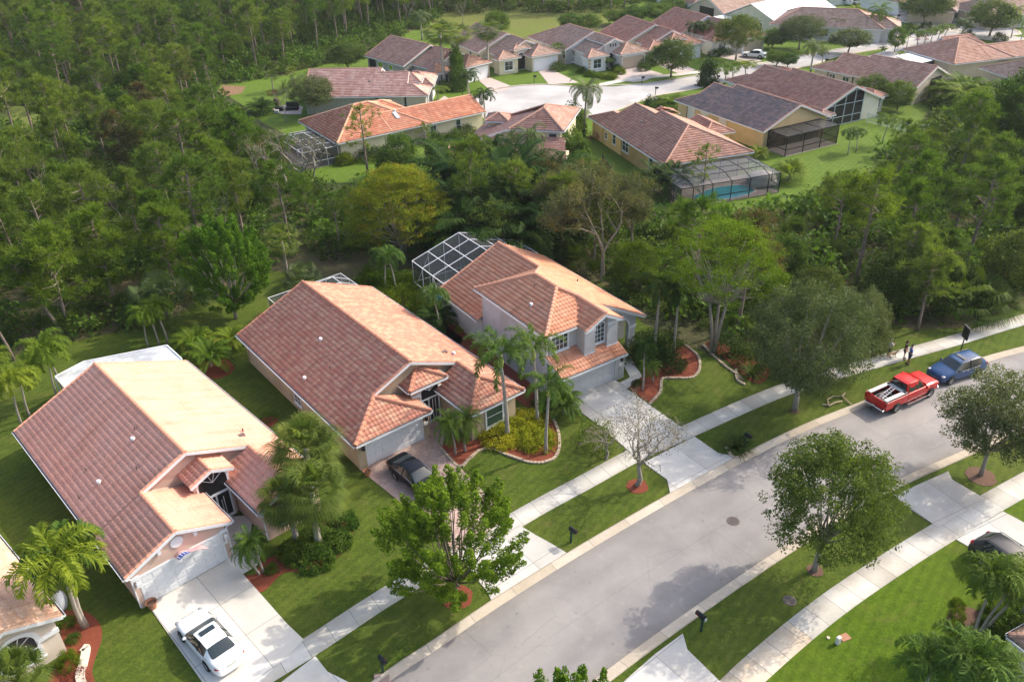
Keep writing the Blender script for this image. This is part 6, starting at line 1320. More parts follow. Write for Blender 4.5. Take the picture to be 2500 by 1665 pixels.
F_hedge=foliage('leaves_hedge',(.035,.08,.004),(.16,.23,.012),trans=.35)
F_palm=foliage('fronds_green',(.035,.085,.008),(.15,.235,.03),trans=.35,gloss=.35)
F_palmd=foliage('fronds_dark',(.010,.034,.006),(.05,.10,.014),trans=.3,gloss=.15)
F_palmy=foliage('fronds_yellow_green',(.05,.11,.006),(.21,.29,.02),trans=.4,gloss=.35)
F_sabal=foliage('fronds_sabal',(.04,.08,.010),(.185,.235,.04),trans=.38,gloss=.3)
F_silver=foliage('fronds_silver',(.045,.08,.022),(.16,.21,.07),trans=.3,gloss=.5)
F_brown=foliage('leaves_brown',(.06,.05,.025),(.20,.16,.08),trans=.25,warm=(.16,.17,.04))
F_olive=foliage('leaves_olive',(.055,.07,.03),(.18,.19,.08),trans=.25,gloss=.1,warm=(.20,.19,.05))
F_red=foliage('leaves_red',(.12,.02,.02),(.30,.05,.05),trans=.3)
for i in range(7): pine('pine%d'%i,10+i,11,F_pine,crown0=[.42,.5,.36,.45,.56,.4,.5][i],R_=[2.4,2.7,2.1,2.6,2.8,2.3,3.0][i],nb=[26,24,28,26,22,24,26][i],per=9,needles=22,tuft=.58)
for i in range(3): pine('pinedense%d'%i,30+i,9,F_pineb,crown0=.22,R_=2.5,nb=38,per=9,needles=22,tuft=.58)
for i in range(4): pine('pinefar%d'%i,40+i,11,F_pinef,crown0=.42,R_=2.4,nb=18,per=6,needles=13,tuft=.8,nw=.08)
pine('umbrella',50,11,F_pineb,crown0=.68,R_=2.5,nb=26,per=9,needles=26,tuft=.42,flat=True,lean=.05); pine('lone',51,9.5,F_pine,crown0=.42,R_=2.3,nb=15,per=5,needles=20,tuft=.45,lean=.02)
broad('oak_big',60,10,5.0,5.9,4.3,2.3,760,62,.165,F_oak,barkg,spread=.64,r0=.24,flat=.75,shell=.35)
broad('oak_mid',61,9,4.2,5.5,3.2,2.2,600,60,.155,F_oak2,barkg,spread=.52,r0=.17,flat=.8,shell=.3)
broad('oak_right',62,8.5,4.3,5.3,3.0,2.2,600,60,.155,F_oak,barkg,spread=.56,r0=.17,flat=.8,shell=.3)
broad('oak_small',63,6,2.9,3.9,2.0,1.6,270,44,.2,F_oak,barkg,spread=.6,r0=.12)
broad('oak_small2',64,6,2.7,3.7,2.2,1.4,270,44,.2,F_oak2,bark,spread=.6,r0=.12)
for i in range(4): broad('bushy%d'%i,70+i,7,2.9,4.2,3.0,1.5,230,44,.24,F_green,bark,spread=.7,r0=.13,flat=.9)
def plume_tree(key,seed,H,R_,cz,rz_,th,n,cm,per=36,ls=.17,tm=None,sp=1.1):
    rng=np.random.default_rng(seed); parts=[]; b=MB(); b.tube([(0,0,-.05),(0,0,th)],[.17,.13],8); ends=[]
    for k in range(n):
        d=unit(rng.normal(size=3)+np.array([0,0,.25])); r=rng.uniform(.45,1)**.5; e=d*r*np.array([R_,R_,rz_]); e[2]+=cz; 
        if e[2]<th*.7: e[2]=th*.7+rng.uniform(0,.5)
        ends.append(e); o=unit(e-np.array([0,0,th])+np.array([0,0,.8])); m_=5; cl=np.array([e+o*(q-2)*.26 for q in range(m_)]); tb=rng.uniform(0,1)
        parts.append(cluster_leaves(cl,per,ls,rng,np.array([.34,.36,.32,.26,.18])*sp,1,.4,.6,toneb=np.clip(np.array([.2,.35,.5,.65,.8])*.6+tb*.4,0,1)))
    V,F,T=merge(parts); ends=np.array(ends); limbs(b,rng,(0,0,th),ends[rng.choice(n,min(n,34),False)],.07,5)
    lib(key,mbmesh(b,'trunk_'+key),tm or barkg,np_mesh('crown_'+key,V,F,attr=T),cm)
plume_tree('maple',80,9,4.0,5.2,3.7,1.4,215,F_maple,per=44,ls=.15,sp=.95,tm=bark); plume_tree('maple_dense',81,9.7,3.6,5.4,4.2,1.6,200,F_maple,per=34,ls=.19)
def poinciana(key,seed,H,R_,th,cm,nl=120,tm=None):
    rng=np.random.default_rng(seed); cl=[];sp=[]
    for k in range(nl):
        a=rng.uniform(0,6.283); r=math.sqrt(rng.uniform(0.0,1))*R_; lev=rng.choice([1,.8,.6,.42],p=[.45,.3,.15,.1]); z=th+(H-th)*lev*(math.cos(r/R_*1.25)**.8)+rng.normal(0,.12); m_=6
        for q in range(m_): cl.append((r*math.cos(a)+rng.normal(0,.55),r*math.sin(a)+rng.normal(0,.55),z+rng.normal(0,.07)))
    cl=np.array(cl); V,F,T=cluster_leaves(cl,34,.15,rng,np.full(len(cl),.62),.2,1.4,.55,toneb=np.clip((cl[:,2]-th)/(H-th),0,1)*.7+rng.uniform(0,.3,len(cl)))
    b=MB()
    for k in range(3): a=k*2.1; b.tube([(.15*math.cos(a),.15*math.sin(a),-.05),(.4*math.cos(a),.4*math.sin(a),th*.5),(.9*math.cos(a),.9*math.sin(a),th)],[.2,.15,.12],7); limbs(b,rng,(.9*math.cos(a),.9*math.sin(a),th),cl[rng.choice(len(cl),16,False)],.08,5)
    lib(key,mbmesh(b,'trunk_'+key),tm or barkg,np_mesh('crown_'+key,V,F,attr=T),cm)
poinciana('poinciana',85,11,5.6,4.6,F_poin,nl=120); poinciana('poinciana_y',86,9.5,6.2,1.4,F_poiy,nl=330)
def bare(key,seed,H,R_,th,depth=4,leaf=None,nleaf=400,ls=.12,r0=.11,tm=None):
    rng=np.random.default_rng(seed); b=MB(); tips=[]
    def grow(p,d,L,r,k):
        e=p+d*L; m_=(p+e)/2+rng.normal(0,.06*L,3); b.tube([p,m_,e],[r,r*.85,r*.65],5,cap=False)
        if k==0: tips.append(e); return
        for q in range(rng.integers(2,4)+(1 if k==depth else 0)): nd_=unit(d+rng.normal(0,.55,3)+np.array([0,0,.12])); grow(e,nd_,L*rng.uniform(.6,.85),r*.62,k-1)
        if k<depth: tips.append(m_)
    grow(np.array([0,0,0.]),np.array([0,0,1.]),th,r0,depth); tips=np.array(tips); sc_=np.array([R_/np.abs(tips[:,:2]).max(),R_/np.abs(tips[:,:2]).max(),H/tips[:,2].max()])
    b.v=[tuple(np.array(v)*sc_) for v in b.v]; tips=tips*sc_
    C=tips[rng.integers(0,len(tips),nleaf)]+rng.normal(0,.22,(nleaf,3)); V,F,T=leafset(C,ls,rng,rng.uniform(0,1,nleaf),.2,.5)
    lib(key,mbmesh(b,'trunk_'+key),tm or barkg,np_mesh('crown_'+key,V,F,attr=T),leaf or F_brown)
bare('bare',90,5.2,2.6,1.3,6,F_brown,2200,.085,.08,barkg); bare('bare_big',91,10,5,2.0,6,F_olive,19000,.17,.15,M('bark_pale',(.20,.175,.13),(.32,.28,.21),rough=.95,scale=6)); bare('bare_dead',92,6,3,1.6,5,F_pined,500,.15,.1,barkg)
# palms
palm_lib('adonidia',100,'pin',3.6,F_palm,tr=.085,bend=.35,sh=.6,N=15,L=2.0,e0=1.3,e1=.25,droop=2.0,nl=40,ll=.55,lw=.05,hang=.7,vee=.6,mess=.28)
palm_lib('adonidia2',101,'pin',3.6,F_palmy,tr=.085,bend=-.3,sh=.6,N=14,L=2.1,e0=1.3,e1=.2,droop=1.9,nl=40,ll=.55,lw=.05,hang=.7,vee=.6,mess=.28)
palm_lib('foxtail',102,'pin',5.6,F_palm,tr=.16,bend=.25,sh=.9,N=14,L=2.9,e0=1.35,e1=.05,droop=1.5,nl=70,ll=.48,lw=.045,hang=.35,plume=True)
palm_lib('royal',103,'pin',6.0,F_palmd,tr=.2,bend=.1,sh=1.2,N=15,L=3.3,e0=1.35,e1=-.15,droop=1.5,nl=48,ll=.75,lw=.06,hang=.8,vee=.2)
palm_lib('queen',104,'pin',6.0,F_silver,tr=.17,bend=.15,N=18,L=3.0,e0=1.35,e1=-.35,droop=1.7,nl=44,ll=.72,lw=.045,hang=1.2,vee=.1)
palm_lib('coconut',105,'pin',8.0,F_palmy,tr=.15,bend=.8,N=16,L=3.6,e0=1.3,e1=-.4,droop=1.3,nl=44,ll=.8,lw=.06,hang=1.0,vee=.0)
palm_lib('pygmy',106,'pin',1.6,F_palm,tr=.08,bend=.3,N=26,L=1.25,e0=1.35,e1=-.35,droop=1.3,nl=26,ll=.28,lw=.025,hang=.3,vee=.3)
palm_lib('areca',107,'pin',.6,F_palmy,tr=.10,bend=.05,N=30,L=2.4,e0=1.45,e1=.55,droop=1.2,nl=26,ll=.62,lw=.06,hang=.5,vee=.4)
palm_lib('areca_dark',108,'pin',.8,F_palmd,tr=.12,bend=.05,N=26,L=3.6,e0=1.5,e1=.5,droop=1.25,nl=34,ll=.8,lw=.07,hang=.7,vee=.3)
palm_lib('sabal',110,'fan',3.6,F_sabal,tr=.19,bend=.15,N=44,pet=.95,rad=1.05,nb=30,e0=1.4,e1=-1.2,droop=.45,bw=.045)
palm_lib('washington',111,'fan',8.0,F_sabal,tr=.16,bend=.1,N=34,pet=1.0,rad=1.0,nb=18,e0=1.3,e1=-1.3,droop=.5,bw=.06)
palm_lib('livistona',112,'fan',.6,F_silver,tr=.18,bend=0,N=34,pet=2.0,rad=1.35,nb=22,e0=1.4,e1=.05,droop=.7,bw=.06)
palm_lib('palmetto',113,'fan',.15,F_palmd,tr=.08,bend=0,N=16,pet=.7,rad=.7,nb=12,e0=1.4,e1=.15,droop=.2,bw=.07)
palm_lib('washy',114,'fan',4.2,F_sabal,tr=.17,bend=-.1,N=24,pet=1.2,rad=1.2,nb=22,e0=1.35,e1=-.5,droop=.5,bw=.055)
def spiky(key,seed,cm,N=60,L=1.1,w_=.06):
    rng=np.random.default_rng(seed); Vs=[];T=[]
    for k in range(N):
        a=rng.uniform(0,6.28); el=rng.uniform(.25,1.4); d=np.array([math.cos(a)*math.cos(el),math.sin(a)*math.cos(el),math.sin(el)]); s_=unit(np.cross(d,[0,0,1.]))*w_/2; p=np.zeros(3); m_=d*L*.6; t=m_+unit(d+np.array([0,0,-.5]))*L*.45
        Vs+=[p-s_,p+s_,m_+s_,m_-s_,m_-s_,m_+s_,t+s_*.1,t-s_*.1]; T+=[rng.uniform(.2,1)]*2
    V=np.array(Vs); lib(key,None,None,np_mesh('blades_'+key,V,np.arange(len(V)).reshape(-1,4),attr=T),cm)
spiky('agave',120,F_dark,90,1.3,.07); spiky('yucca',121,F_silver,60,1.5,.08)
def bushlib(key,seed,cm,R_=1.,H=1.,nc=60,per=40,ls=.1,flat=.9,spread=.3,boxy=False,upb=.5):
    rng=np.random.default_rng(seed); d=unit(rng.normal(size=(nc*2,3))); d=d[d[:,2]>-.15][:nc]
    if boxy: p=rng.uniform(-1,1,(nc,3)); p[:,2]=np.where(rng.random(nc)<.7,.85,rng.uniform(.1,.9,nc)); p=p*np.array([R_,R_,H])
    else: p=d*np.array([R_,R_,H])*(lobes(rng,6)(d)[:,None])*rng.uniform(.6,.95,(len(d),1)); p[:,2]=np.maximum(p[:,2],.1)
    V,F,T=cluster_leaves(p,per,ls,rng,np.full(len(p),spread),flat,upb,.55); lib(key,None,None,np_mesh('leaves_'+key,V,F,attr=T),cm)
bushlib('bush_green',130,F_green); bushlib('bush_dark',131,F_dark); bushlib('bush_hedge',132,F_hedge,nc=110,per=46,ls=.085,spread=.26); bushlib('bush_yellow',133,F_yel,R_=1,H=.5,nc=150,per=44,ls=.075,spread=.2); bushlib('bush_red',134,F_red,nc=30,per=24)
bushlib('ball_shrub',135,F_hedge,R_=.9,H=.95,nc=150,per=60,ls=.05,spread=.16); bushlib('ixora',136,F_green,R_=1,H=.55,nc=170,per=44,ls=.085,spread=.2); bushlib('conic',137,F_dark,R_=.9,H=2.0,nc=170,per=36,ls=.12,spread=.35)
bushlib('loose',138,F_green,R_=.95,H=1.25,nc=70,per=26,ls=.085,spread=.32); bushlib('vine_mass',139,F_green,R_=1,H=1.7,nc=130,per=44,ls=.13,spread=.3,upb=.9)
vrng=random.Random(77)
def plant(key,pos,s_,label,name,cat_,rz=None,group=None,mat=None,sz=None,z=0,tilt=None):
    tr,tm,cr,cm,ex=LIB[key]; rz=vrng.uniform(0,6.28) if rz is None else rz
    root=empty(name,(pos[0],pos[1],z),rz,label,cat_,group); root.scale=(s_,s_,sz or s_)
    if tilt: root.rotation_euler=(tilt[0],tilt[1],rz)
    nm='fronds' if 'palm' in name else ('crown' if tr is not None else 'leaves')
    if tr is not None:
        o=bpy.data.objects.new('trunk',tr); COL.objects.link(o); o.parent=root
        if not len(tr.materials): tr.materials.append(tm)
    o=bpy.data.objects.new(nm,cr); COL.objects.link(o); o.parent=root
    if not len(cr.materials): cr.materials.append(cm)
    if mat is not None: o.material_slots[0].link='OBJECT'; o.material_slots[0].material=mat
    for n_,me,m_ in ex:
        o=bpy.data.objects.new(n_,me); COL.objects.link(o); o.parent=root
        if not len(me.materials): me.materials.append(m_)
    return root
LH0={'adonidia':4.9,'adonidia2':4.9,'foxtail':8.4,'royal':9.3,'queen':8.3,'coconut':10.6,'pygmy':2.6,'areca':2.8,'areca_dark':4.1,'sabal':5.3,'washington':9.6,'livistona':3.4,'palmetto':1.3,'washy':6.1,'maple':9.2,'maple_dense':9.9,'oak_big':10.4,'oak_mid':9.1,'oak_right':8.7,'oak_small':6.1,'oak_small2':6.1,'bushy0':7.3,'bushy1':7.3,'bushy2':7.3,'bushy3':7.3,'poinciana':11.2,'poinciana_y':9.7,'bare':5.2,'bare_big':10,'bare_dead':6,'umbrella':11.4,'lone':9.8}
LH={};LR={}
for k_,v_ in LIB.items():
    c_=v_[2]; a_=np.empty(len(c_.vertices)*3,dtype=np.float32); c_.vertices.foreach_get('co',a_); a_=a_.reshape(-1,3); LH[k_]=float(np.percentile(a_[:,2],99.3)); LR[k_]=float(np.percentile(np.hypot(a_[:,0]-np.median(a_[:,0]),a_[:,1]-np.median(a_[:,1])),95))
def pl(key,bx,by,ty,label,name='palm_tree',cat_='palm tree',**k):
    H=height_at(bx,by,ty); p=P(bx,by); s_=H/LH[key]*(.97 if 'palm' in name else 1.0); cw=k.pop('cw',None); rs=k.pop('wide',1.0); sx=s_*rs*(1.4 if (by<330 and 'palm' in name) else 1.0)
    if cw: d=float(np.array([p.x,p.y,H*.6-CAM_H])@fw); sx=cw/2*d/FPX/LR[key]
    return plant(key,p,sx,label,name,cat_,sz=s_,**k)
# near palms
o=pl('adonidia2',207,1532,1305,'twin-trunked arching palm in the red mulch bed at lower left, leaning left trunk',rz=R(120),wide=1.15)
pl('adonidia',212,1528,1318,'twin-trunked arching palm in the red mulch bed at lower left, upright right trunk',rz=R(100),wide=1.1)
for (bx,by,ty,rz,l) in ((55,1040,905,200,'small arching palm nearest the left roof corner of the salmon house'),(75,1020,890,160,'small arching palm with a yellow-green crownshaft left of the salmon roof'),(140,970,845,210,'leaning palm just left of the white patio roof'),(158,960,812,60,'arching palm behind the left corner of the white patio roof'),(20,960,850,30,'arching palm at the left edge above the salmon roof')): pl('adonidia2',bx,by,ty,l,rz=R(rz),wide=1.1)
for bx,by,ty,rz,l in ((363,848,745,150,'left palm of the trio behind the white patio roof'),(390,843,738,60,'middle palm of the trio behind the white patio roof'),(410,838,728,330,'right palm of the trio behind the white patio roof')): pl('adonidia2',bx,by,ty,l,rz=R(rz),wide=1.15)
pl('livistona',412,768,668,'silvery fan palm clump at the edge of the dark woods',name='fan_palm_tree',wide=1.25)
pl('maple_dense',577,778,540,'dense bright green upright tree in the back yard between the first two houses',name='leafy_tree',cat_='tree',cw=205)
pl('washy',705,682,545,'tall fan palm with a rusty shaggy trunk behind the mottled roof',name='fan_palm_tree')
pl('livistona',742,700,640,'low fan palm beside the rusty-trunked fan palm',name='fan_palm_tree')
for bx,by,ty,l in ((942,712,605,'left of two slim palms in the clipped hedge between the houses'),(968,716,602,'right of two slim palms in the clipped hedge between the houses')): pl('adonidia',bx,by,ty,l,wide=1.1)
pl('adonidia',1076,820,697,'slim arching palm standing on the lawn strip beside the mottled roof',wide=1.0,rz=R(170))
for bx,by,ty,l,rz in ((724,1319,1165,'fan palm in the round hedge bed, left one with its crown over the roof',200),(779,1330,1140,'fan palm in the round hedge bed, front one with the fullest crown',20),(770,1240,1030,'fan palm in the round hedge bed, rear one nearest the mottled roof',90)): pl('sabal',bx,by,ty,l,name='fan_palm_tree',rz=R(rz),wide=1.05)
pl('pygmy',642,1395,1292,'small date palm with an upright trunk by the walkway of the pink house',cw=85); pl('pygmy',634,1402,1318,'small date palm leaning left by the walkway of the pink house',tilt=(0,-.35),rz=R(0),cw=75)
pl('pygmy',1112,1108,1000,'left feathery dwarf palm in front of the entry of the tan house',cw=85); pl('pygmy',1136,1102,1008,'right feathery dwarf palm in front of the window of the tan house',cw=85)
pl('foxtail',1239,1070,805,'tall plumy palm with its trunk in front of the tan house window',rz=R(190),wide=.95); pl('foxtail',1312,1036,800,'tall plumy palm at the back of the yellow-green shrub island',rz=R(170),wide=.9); pl('foxtail',1333,1106,900,'shorter plumy palm at the right end of the yellow-green shrub island',rz=R(30),wide=.95)
pl('queen',1569,953,815,'stout short palm in the mulch bed beside the concrete driveway',wide=.72,mat=F_palmd); pl('pygmy',1593,932,880,'tiny palm in the mulch bed behind the stout short palm')
pl('areca',1375,1010,950,'spreading low palm at the left edge of the concrete driveway',cw=110,mat=F_palm)
pl('royal',1598,858,660,'dark feathery palm with a pale trunk right of the two-storey house',wide=.8,rz=R(40)); pl('royal',1645,857,672,'dark feathery palm between the two-storey house and the spreading tree',wide=.8,rz=R(100)); 
for bx,by,ty,l,rz in ((2378,1557,1362,'left trunk palm in the brown mulch bed at lower right',-.12),(2388,1556,1392,'middle trunk palm in the brown mulch bed at lower right',.06),(2400,1546,1375,'right leaning palm in the brown mulch bed at lower right',.26),(2490,1510,1372,'palm at the right edge beside the dark minivan',.02)): pl('adonidia',bx,by,ty,l,rz=0.,tilt=(0,rz),cw=150)
for bx,by,ty,l in ((2215,1760,1580,'left crown of the palm group rising from the bottom edge at lower right'),(2290,1770,1560,'middle crown of the palm group rising from the bottom edge at lower right'),(2370,1760,1600,'right crown of the palm group rising from the bottom edge at lower right')): pl('adonidia',bx,by,ty,l,wide=1.1)
pl('sabal',60,1790,1600,'fan palm whose blurry fronds fill the bottom left corner',name='fan_palm_tree',wide=.8); pl('sabal',120,1775,1588,'second fan palm in the bottom left corner, nearer the arched window',name='fan_palm_tree',wide=.7)
# street trees
pl('maple',1114,1458,1200,'bright green upright-branched tree in a mulch ring on the near verge',name='leafy_tree',cat_='tree',cw=345,rz=1.0)
pl('bare',1556,1184,1008,'almost leafless young tree in a mulch ring beside the concrete driveway',name='bare_tree',cat_='tree',cw=250); pl('bare',1480,1120,1035,'twiggy bare shrub in front of the young leafless tree',name='bare_tree',cat_='tree',cw=130)
pl('oak_mid',1988,1393,1098,'small-leaved green oak on the right-hand verge, middle of the street',name='oak_tree',cat_='tree',cw=320); pl('oak_right',2394,1160,938,'grey-green oak on the verge at the right edge by the driveway apron',name='oak_tree',cat_='tree',cw=255)
pl('oak_big',1940,1000,705,'largest grey-green oak spreading over the sidewalk beside the two-storey house',name='oak_tree',cat_='tree',cw=285); pl('oak_big',2068,905,708,'grey-green oak behind the largest oak, next to the people on the sidewalk',name='oak_tree',cat_='tree',cw=165)
q=P(1412,1665,8.6); plant('maple',(q.x,q.y),.8,'treetop of a bright green street tree poking up from the bottom edge','leafy_tree','tree')
pl('poinciana',1740,862,545,'spreading feathery light green tree with forked pale trunks',name='poinciana_tree',cat_='tree',cw=310); pl('poinciana_y',985,615,408,'wide layered yellowing green tree in the middle belt',name='poinciana_tree',cat_='tree',cw=262)
# shrubs
def sh(key,x,y,s_,label,sz=None,name='shrub',cat_='shrub',**k): p=P(x,y); return plant(key,p,s_,label,name,cat_,sz=sz,**k)
for x,y,s_,l in ((735,1352,1.35,'left'),(775,1362,1.3,'front'),(815,1325,1.3,'right'),(765,1320,1.3,'rear'),(835,1285,1.1,'far right')): sh('ixora',x,y,s_,'glossy green hedge under the three fan palms, %s part'%l,sz=1.3)
sh('bush_green',665,1392,.55,'small orange-flecked shrub in front of the fan palm bed')
for x,y,s_,l in ((1225,1075,1.5,'left'),(1270,1060,1.5,'middle'),(1308,1080,1.5,'front right'),(1290,1035,1.45,'rear right'),(1240,1050,1.3,'rear left')): sh('bush_yellow',x,y,s_,'yellow-green variegated shrub mound under the plumy palms, %s part'%l,sz=1.5)
sh('ball_shrub',172,1622,.75,'bright green clipped shrub beside the cream house at lower left',sz=1.2); sh('bush_red',186,1665,.8,'dark red and orange leaved shrub in the lower left mulch bed'); sh('bush_green',182,1562,.5,'small dark shrub behind the clipped one at lower left'); sh('bush_green',165,1525,.6,'low green shrub by the equipment cover at lower left')
sh('loose',1452,1082,1.65,'loose light green shrub at the left side of the concrete driveway',sz=1.8)
for x,y,s_,l in ((2338,1476,.5,'topmost'),(2336,1504,.55,'second'),(2334,1533,.58,'third'),(2346,1567,.66,'lowest')): sh('ball_shrub',x,y,s_,'round clipped shrub in the brown mulch bed at lower right, %s of the four'%l)
for x,y,s_,l in ((2440,1550,1.3,'left'),(2485,1530,1.4,'right'),(2455,1590,1.1,'lower'),(2430,1505,.9,'upper')): sh('ixora',x,y,s_,'dark green hedge mass at the lower right bed, %s part'%l,sz=1.3)
for x,y,s_,sz,l in ((905,690,2.0,1.7,'upper left'),(950,705,2.1,1.8,'left'),(985,735,2.1,1.7,'middle'),(1030,760,1.7,1.4,'lower right'),(1000,700,1.8,1.7,'rear'),(925,730,1.3,1.0,'front')): sh('bush_hedge',x,y,s_,'rounded bright clipped hedge between the tan and grey houses, %s mound'%l,sz=sz)
for x,y,s_,l in ((1065,800,1.0,'feathery dark clump under the slim palm between the houses'),(480,860,1.0,'bright feathery clump left of the mottled roof, upper'),(515,895,1.05,'bright feathery clump left of the mottled roof, lower'),(570,850,.85,'feathery clump against the left wall corner of the tan house')): sh('areca',x,y,s_,l,name='areca_palm',cat_='palm tree',mat=F_palmd if 'dark' in l else None)
sh('bush_yellow',1128,805,.65,'small yellow-green shrub against the grey two-storey wall'); sh('loose',655,1025,.7,'small spindly shrub in a mulch ring between the first two houses'); sh('loose',640,790,1.0,'reddish twiggy shrub at the rear corner of the mottled roof',mat=F_brown)
for x,y,s_,l in ((1320,990,.9,'green shrub at the left corner of the grey garage'),(1345,975,.8,'second green shrub at the left corner of the grey garage'),(1560,880,1.3,'dark shrub beside the arched entry'),(1600,880,1.5,'dark flowering shrub in the curved bed'),(1640,895,1.3,'low dark shrub at the front of the curved bed'),(1575,845,1.5,'dark shrub behind the arched entry'),(1625,850,1.6,'dark bushy shrub behind the curved bed'),(1770,850,1.6,'dark shrub under the spreading tree'),(1820,880,1.5,'dark shrub left of the largest oak'),(1505,905,.5,'small plants by the garage pillar'),(1555,940,.5,'low twiggy plant beside the concrete walkway'),(1875,910,1.2,'dark shrub under the largest oak')): sh('bush_dark',x,y,s_,l)
sh('agave',1798,1095,1.25,'big strappy dark green plant around the kerbside mailbox',name='strappy_plant',cat_='plant'); sh('agave',1835,918,1.1,'strappy dark plant at the left of the largest oak',name='strappy_plant',cat_='plant')
# far named palms and trees
for key,bx,by,ty,l,w_ in (('washington',1084,217,49,'leftmost tall fan palm in front of the grey house',1.3),('washington',1122,200,52,'shaggy tall fan palm right of the leftmost one',1.35),('washington',1192,190,47,'tall slender fan palm between two far houses',1.25)): pl(key,bx,by,ty,l,name='fan_palm_tree',wide=w_)
for key,bx,by,ty,l,w_ in (('queen',1031,98,24,'drooping palm at the wood edge behind the tall fan palms',1.0),('royal',1145,253,168,'feathery palm at the left rim of the cul-de-sac',.95),('royal',1184,299,215,'feathery palm beside the corner of the orange-red roof',.95),('queen',1427,330,190,'big silvery feather palm in the middle of the cul-de-sac view',1.05),
  ('adonidia',983,238,215,'left arching palm in front of the rose-pink roof',2.0),('adonidia',1000,238,212,'right arching palm in front of the rose-pink roof',1.9),('adonidia',1068,245,210,'arching palm at the driveway of the rose-pink roofed house',1.9),('washy',1361,159,103,'single small palm between two far houses',.95),
  ('pygmy',1252,146,126,'tiny palm by the window of the arched-entry house',1.2),('pygmy',1282,160,152,'left dwarf palm by the garage of the arched-entry house',1.2),('pygmy',1296,162,150,'right dwarf palm by the garage of the arched-entry house',1.2),('adonidia',1466,168,139,'left palm in the clipped hedge bed of the white house',1.4),('adonidia',1488,172,142,'right palm in the clipped hedge bed of the white house',1.4),
  ('royal',1692,118,52,'left of the royal palm pair before the red roof',1.0),('royal',1718,120,50,'right of the royal palm pair before the red roof',1.0),('adonidia2',1770,207,157,'arching street palm, left of three above the brown roof',1.6),('adonidia2',1789,194,152,'arching street palm, middle of three above the brown roof',1.6),('adonidia2',1820,192,148,'arching street palm, right of three above the brown roof',1.7),
  ('queen',1979,176,96,'large drooping palm at the far kerb, left of the pair',.95),('queen',2006,160,112,'drooping palm at the far kerb, right of the pair',.9),('coconut',2085,86,12,'left leaning coconut palm above the grey-walled house',.85),('coconut',2128,96,6,'right leaning coconut palm above the grey-walled house',.85),('coconut',2040,95,42,'shorter yellow-green palm behind the grey-walled house',.8),
  ('queen',2345,100,42,'feathery palm on the verge at top right',1.0),('coconut',2468,93,8,'palm with orange-tipped fronds at the top right',.85),('coconut',2492,100,40,'palm cut by the right edge at top right',.8),('royal',2150,140,113,'low feathery palm by the white carport, left',1.1),('adonidia2',2198,150,124,'yellow-green palm right of the white carport',1.5),('royal',2212,122,53,'low palm at the street junction',.5),
  ('adonidia2',2154,352,277,'small pale-trunked palm on the right back lawn',1.3),('adonidia',2070,378,316,'left of two small palms on the right back lawn',1.3),('adonidia',2090,370,310,'right of two small palms on the right back lawn',1.3),('areca',1754,325,300,'yellow-green palm against the dark-roofed yellow house',1.0),('areca',1355,0,0,'x',1) ,('areca',1639,268,232,'palm at the gap between the yellow houses',1.0),('areca',1417,288,267,'low palm by the cul-de-sac behind the yellow house',1.0),
  ('areca_dark',1600,470,400,'dark palm cluster at the left end of the black pool cage',1.0),('areca_dark',1640,475,395,'dark palm at the corner of the yellow house',.9),('areca',1925,440,392,'yellow-green banana-like palm beside the black pool cage',1.0),('areca',1850,385,358,'grey-green palm between the two screened patios',1.0)):
    if l!='x': pl(key,bx,by,ty,l,wide=w_)
for k,(x,y) in enumerate(((2238,118),(2255,114),(2270,110),(2288,106),(2302,101))): pl('adonidia',x,y,y-44,'arching palm of the street row of five at upper right, number from left %s'%['one','two','three','four','five'][k],wide=1.3,group='row of street palms')
for key,bx,by,ty,l,w_ in (('oak_right',772,285,188,'olive-green tree beside the garden patio',118),('oak_small2',850,172,105,'round tree on the lawn behind the rose-pink roof',100),('oak_small2',1638,189,98,'round street oak on the grass island',110),('oak_mid',1796,148,38,'big grey-green oak left of the white hatchback',112),('oak_right',1950,122,40,'grey-green tree in front of the white metal roof',120),('oak_small',2070,132,72,'dark round oak by the far kerb',98),('bushy0',1885,120,72,'twin rounded bright green trees near the pale green house',70),('bushy2',1215,90,30,'bushy green tree at the back of the arched-entry house',60),('bushy3',1395,82,32,'rounded green tree behind the white house',65),('bushy1',1440,78,35,'second rounded green tree behind the white house',60),('bushy0',1545,62,15,'green tree behind the red-brown gable row',70),('bushy2',1600,55,8,'taller green tree behind the red-brown gable row',75),('bushy3',1640,38,-5,'green tree at the top edge above the red roof',70),('bushy1',1500,60,25,'low green tree at the end of the meadow',55),('oak_small',1745,30,-6,'grey-green tree by the small brown-roofed house',60),
  ('oak_mid',2253,66,-25,'street oak at the top right junction',125),('oak_small2',2415,90,0,'dark oak at the top right corner',115),('bushy1',2183,128,66,'dark magnolia beside the street palm row',48),('bushy2',1895,162,124,'low green tree by the far kerb beside the lantern',60),('bushy3',1922,166,132,'second low green tree by the far kerb',50),('oak_small2',2130,255,185,'round green tree in front of the pink-brown gable',95),('bushy1',2190,270,200,'dark green tree right of the pink-brown gable',80),('bushy2',2150,20,-30,'green tree at the top edge near the white van',80),('bushy0',1990,30,-10,'green tree between the white roof and the white van',60)): pl(key,bx,by,ty,l,name='leafy_tree',cat_='tree',cw=w_)
sh('conic',1725,209,2.0,'conical dark green shrub on the far verge',sz=2.3); sh('conic',1118,215,1.6,'tall narrow vine-covered column by the grey house',sz=3.8,mat=F_green)
for k,(x,y) in enumerate(((1440,186),(1465,192),(1490,192),(1515,180),(1450,172),(1505,172),(1425,178))): sh('bush_hedge',x,y,1.35,'clipped hedge ring in front of the white house, %s piece'%['left','front left','front','right','rear left','rear right','outer left'][k],sz=1.0)
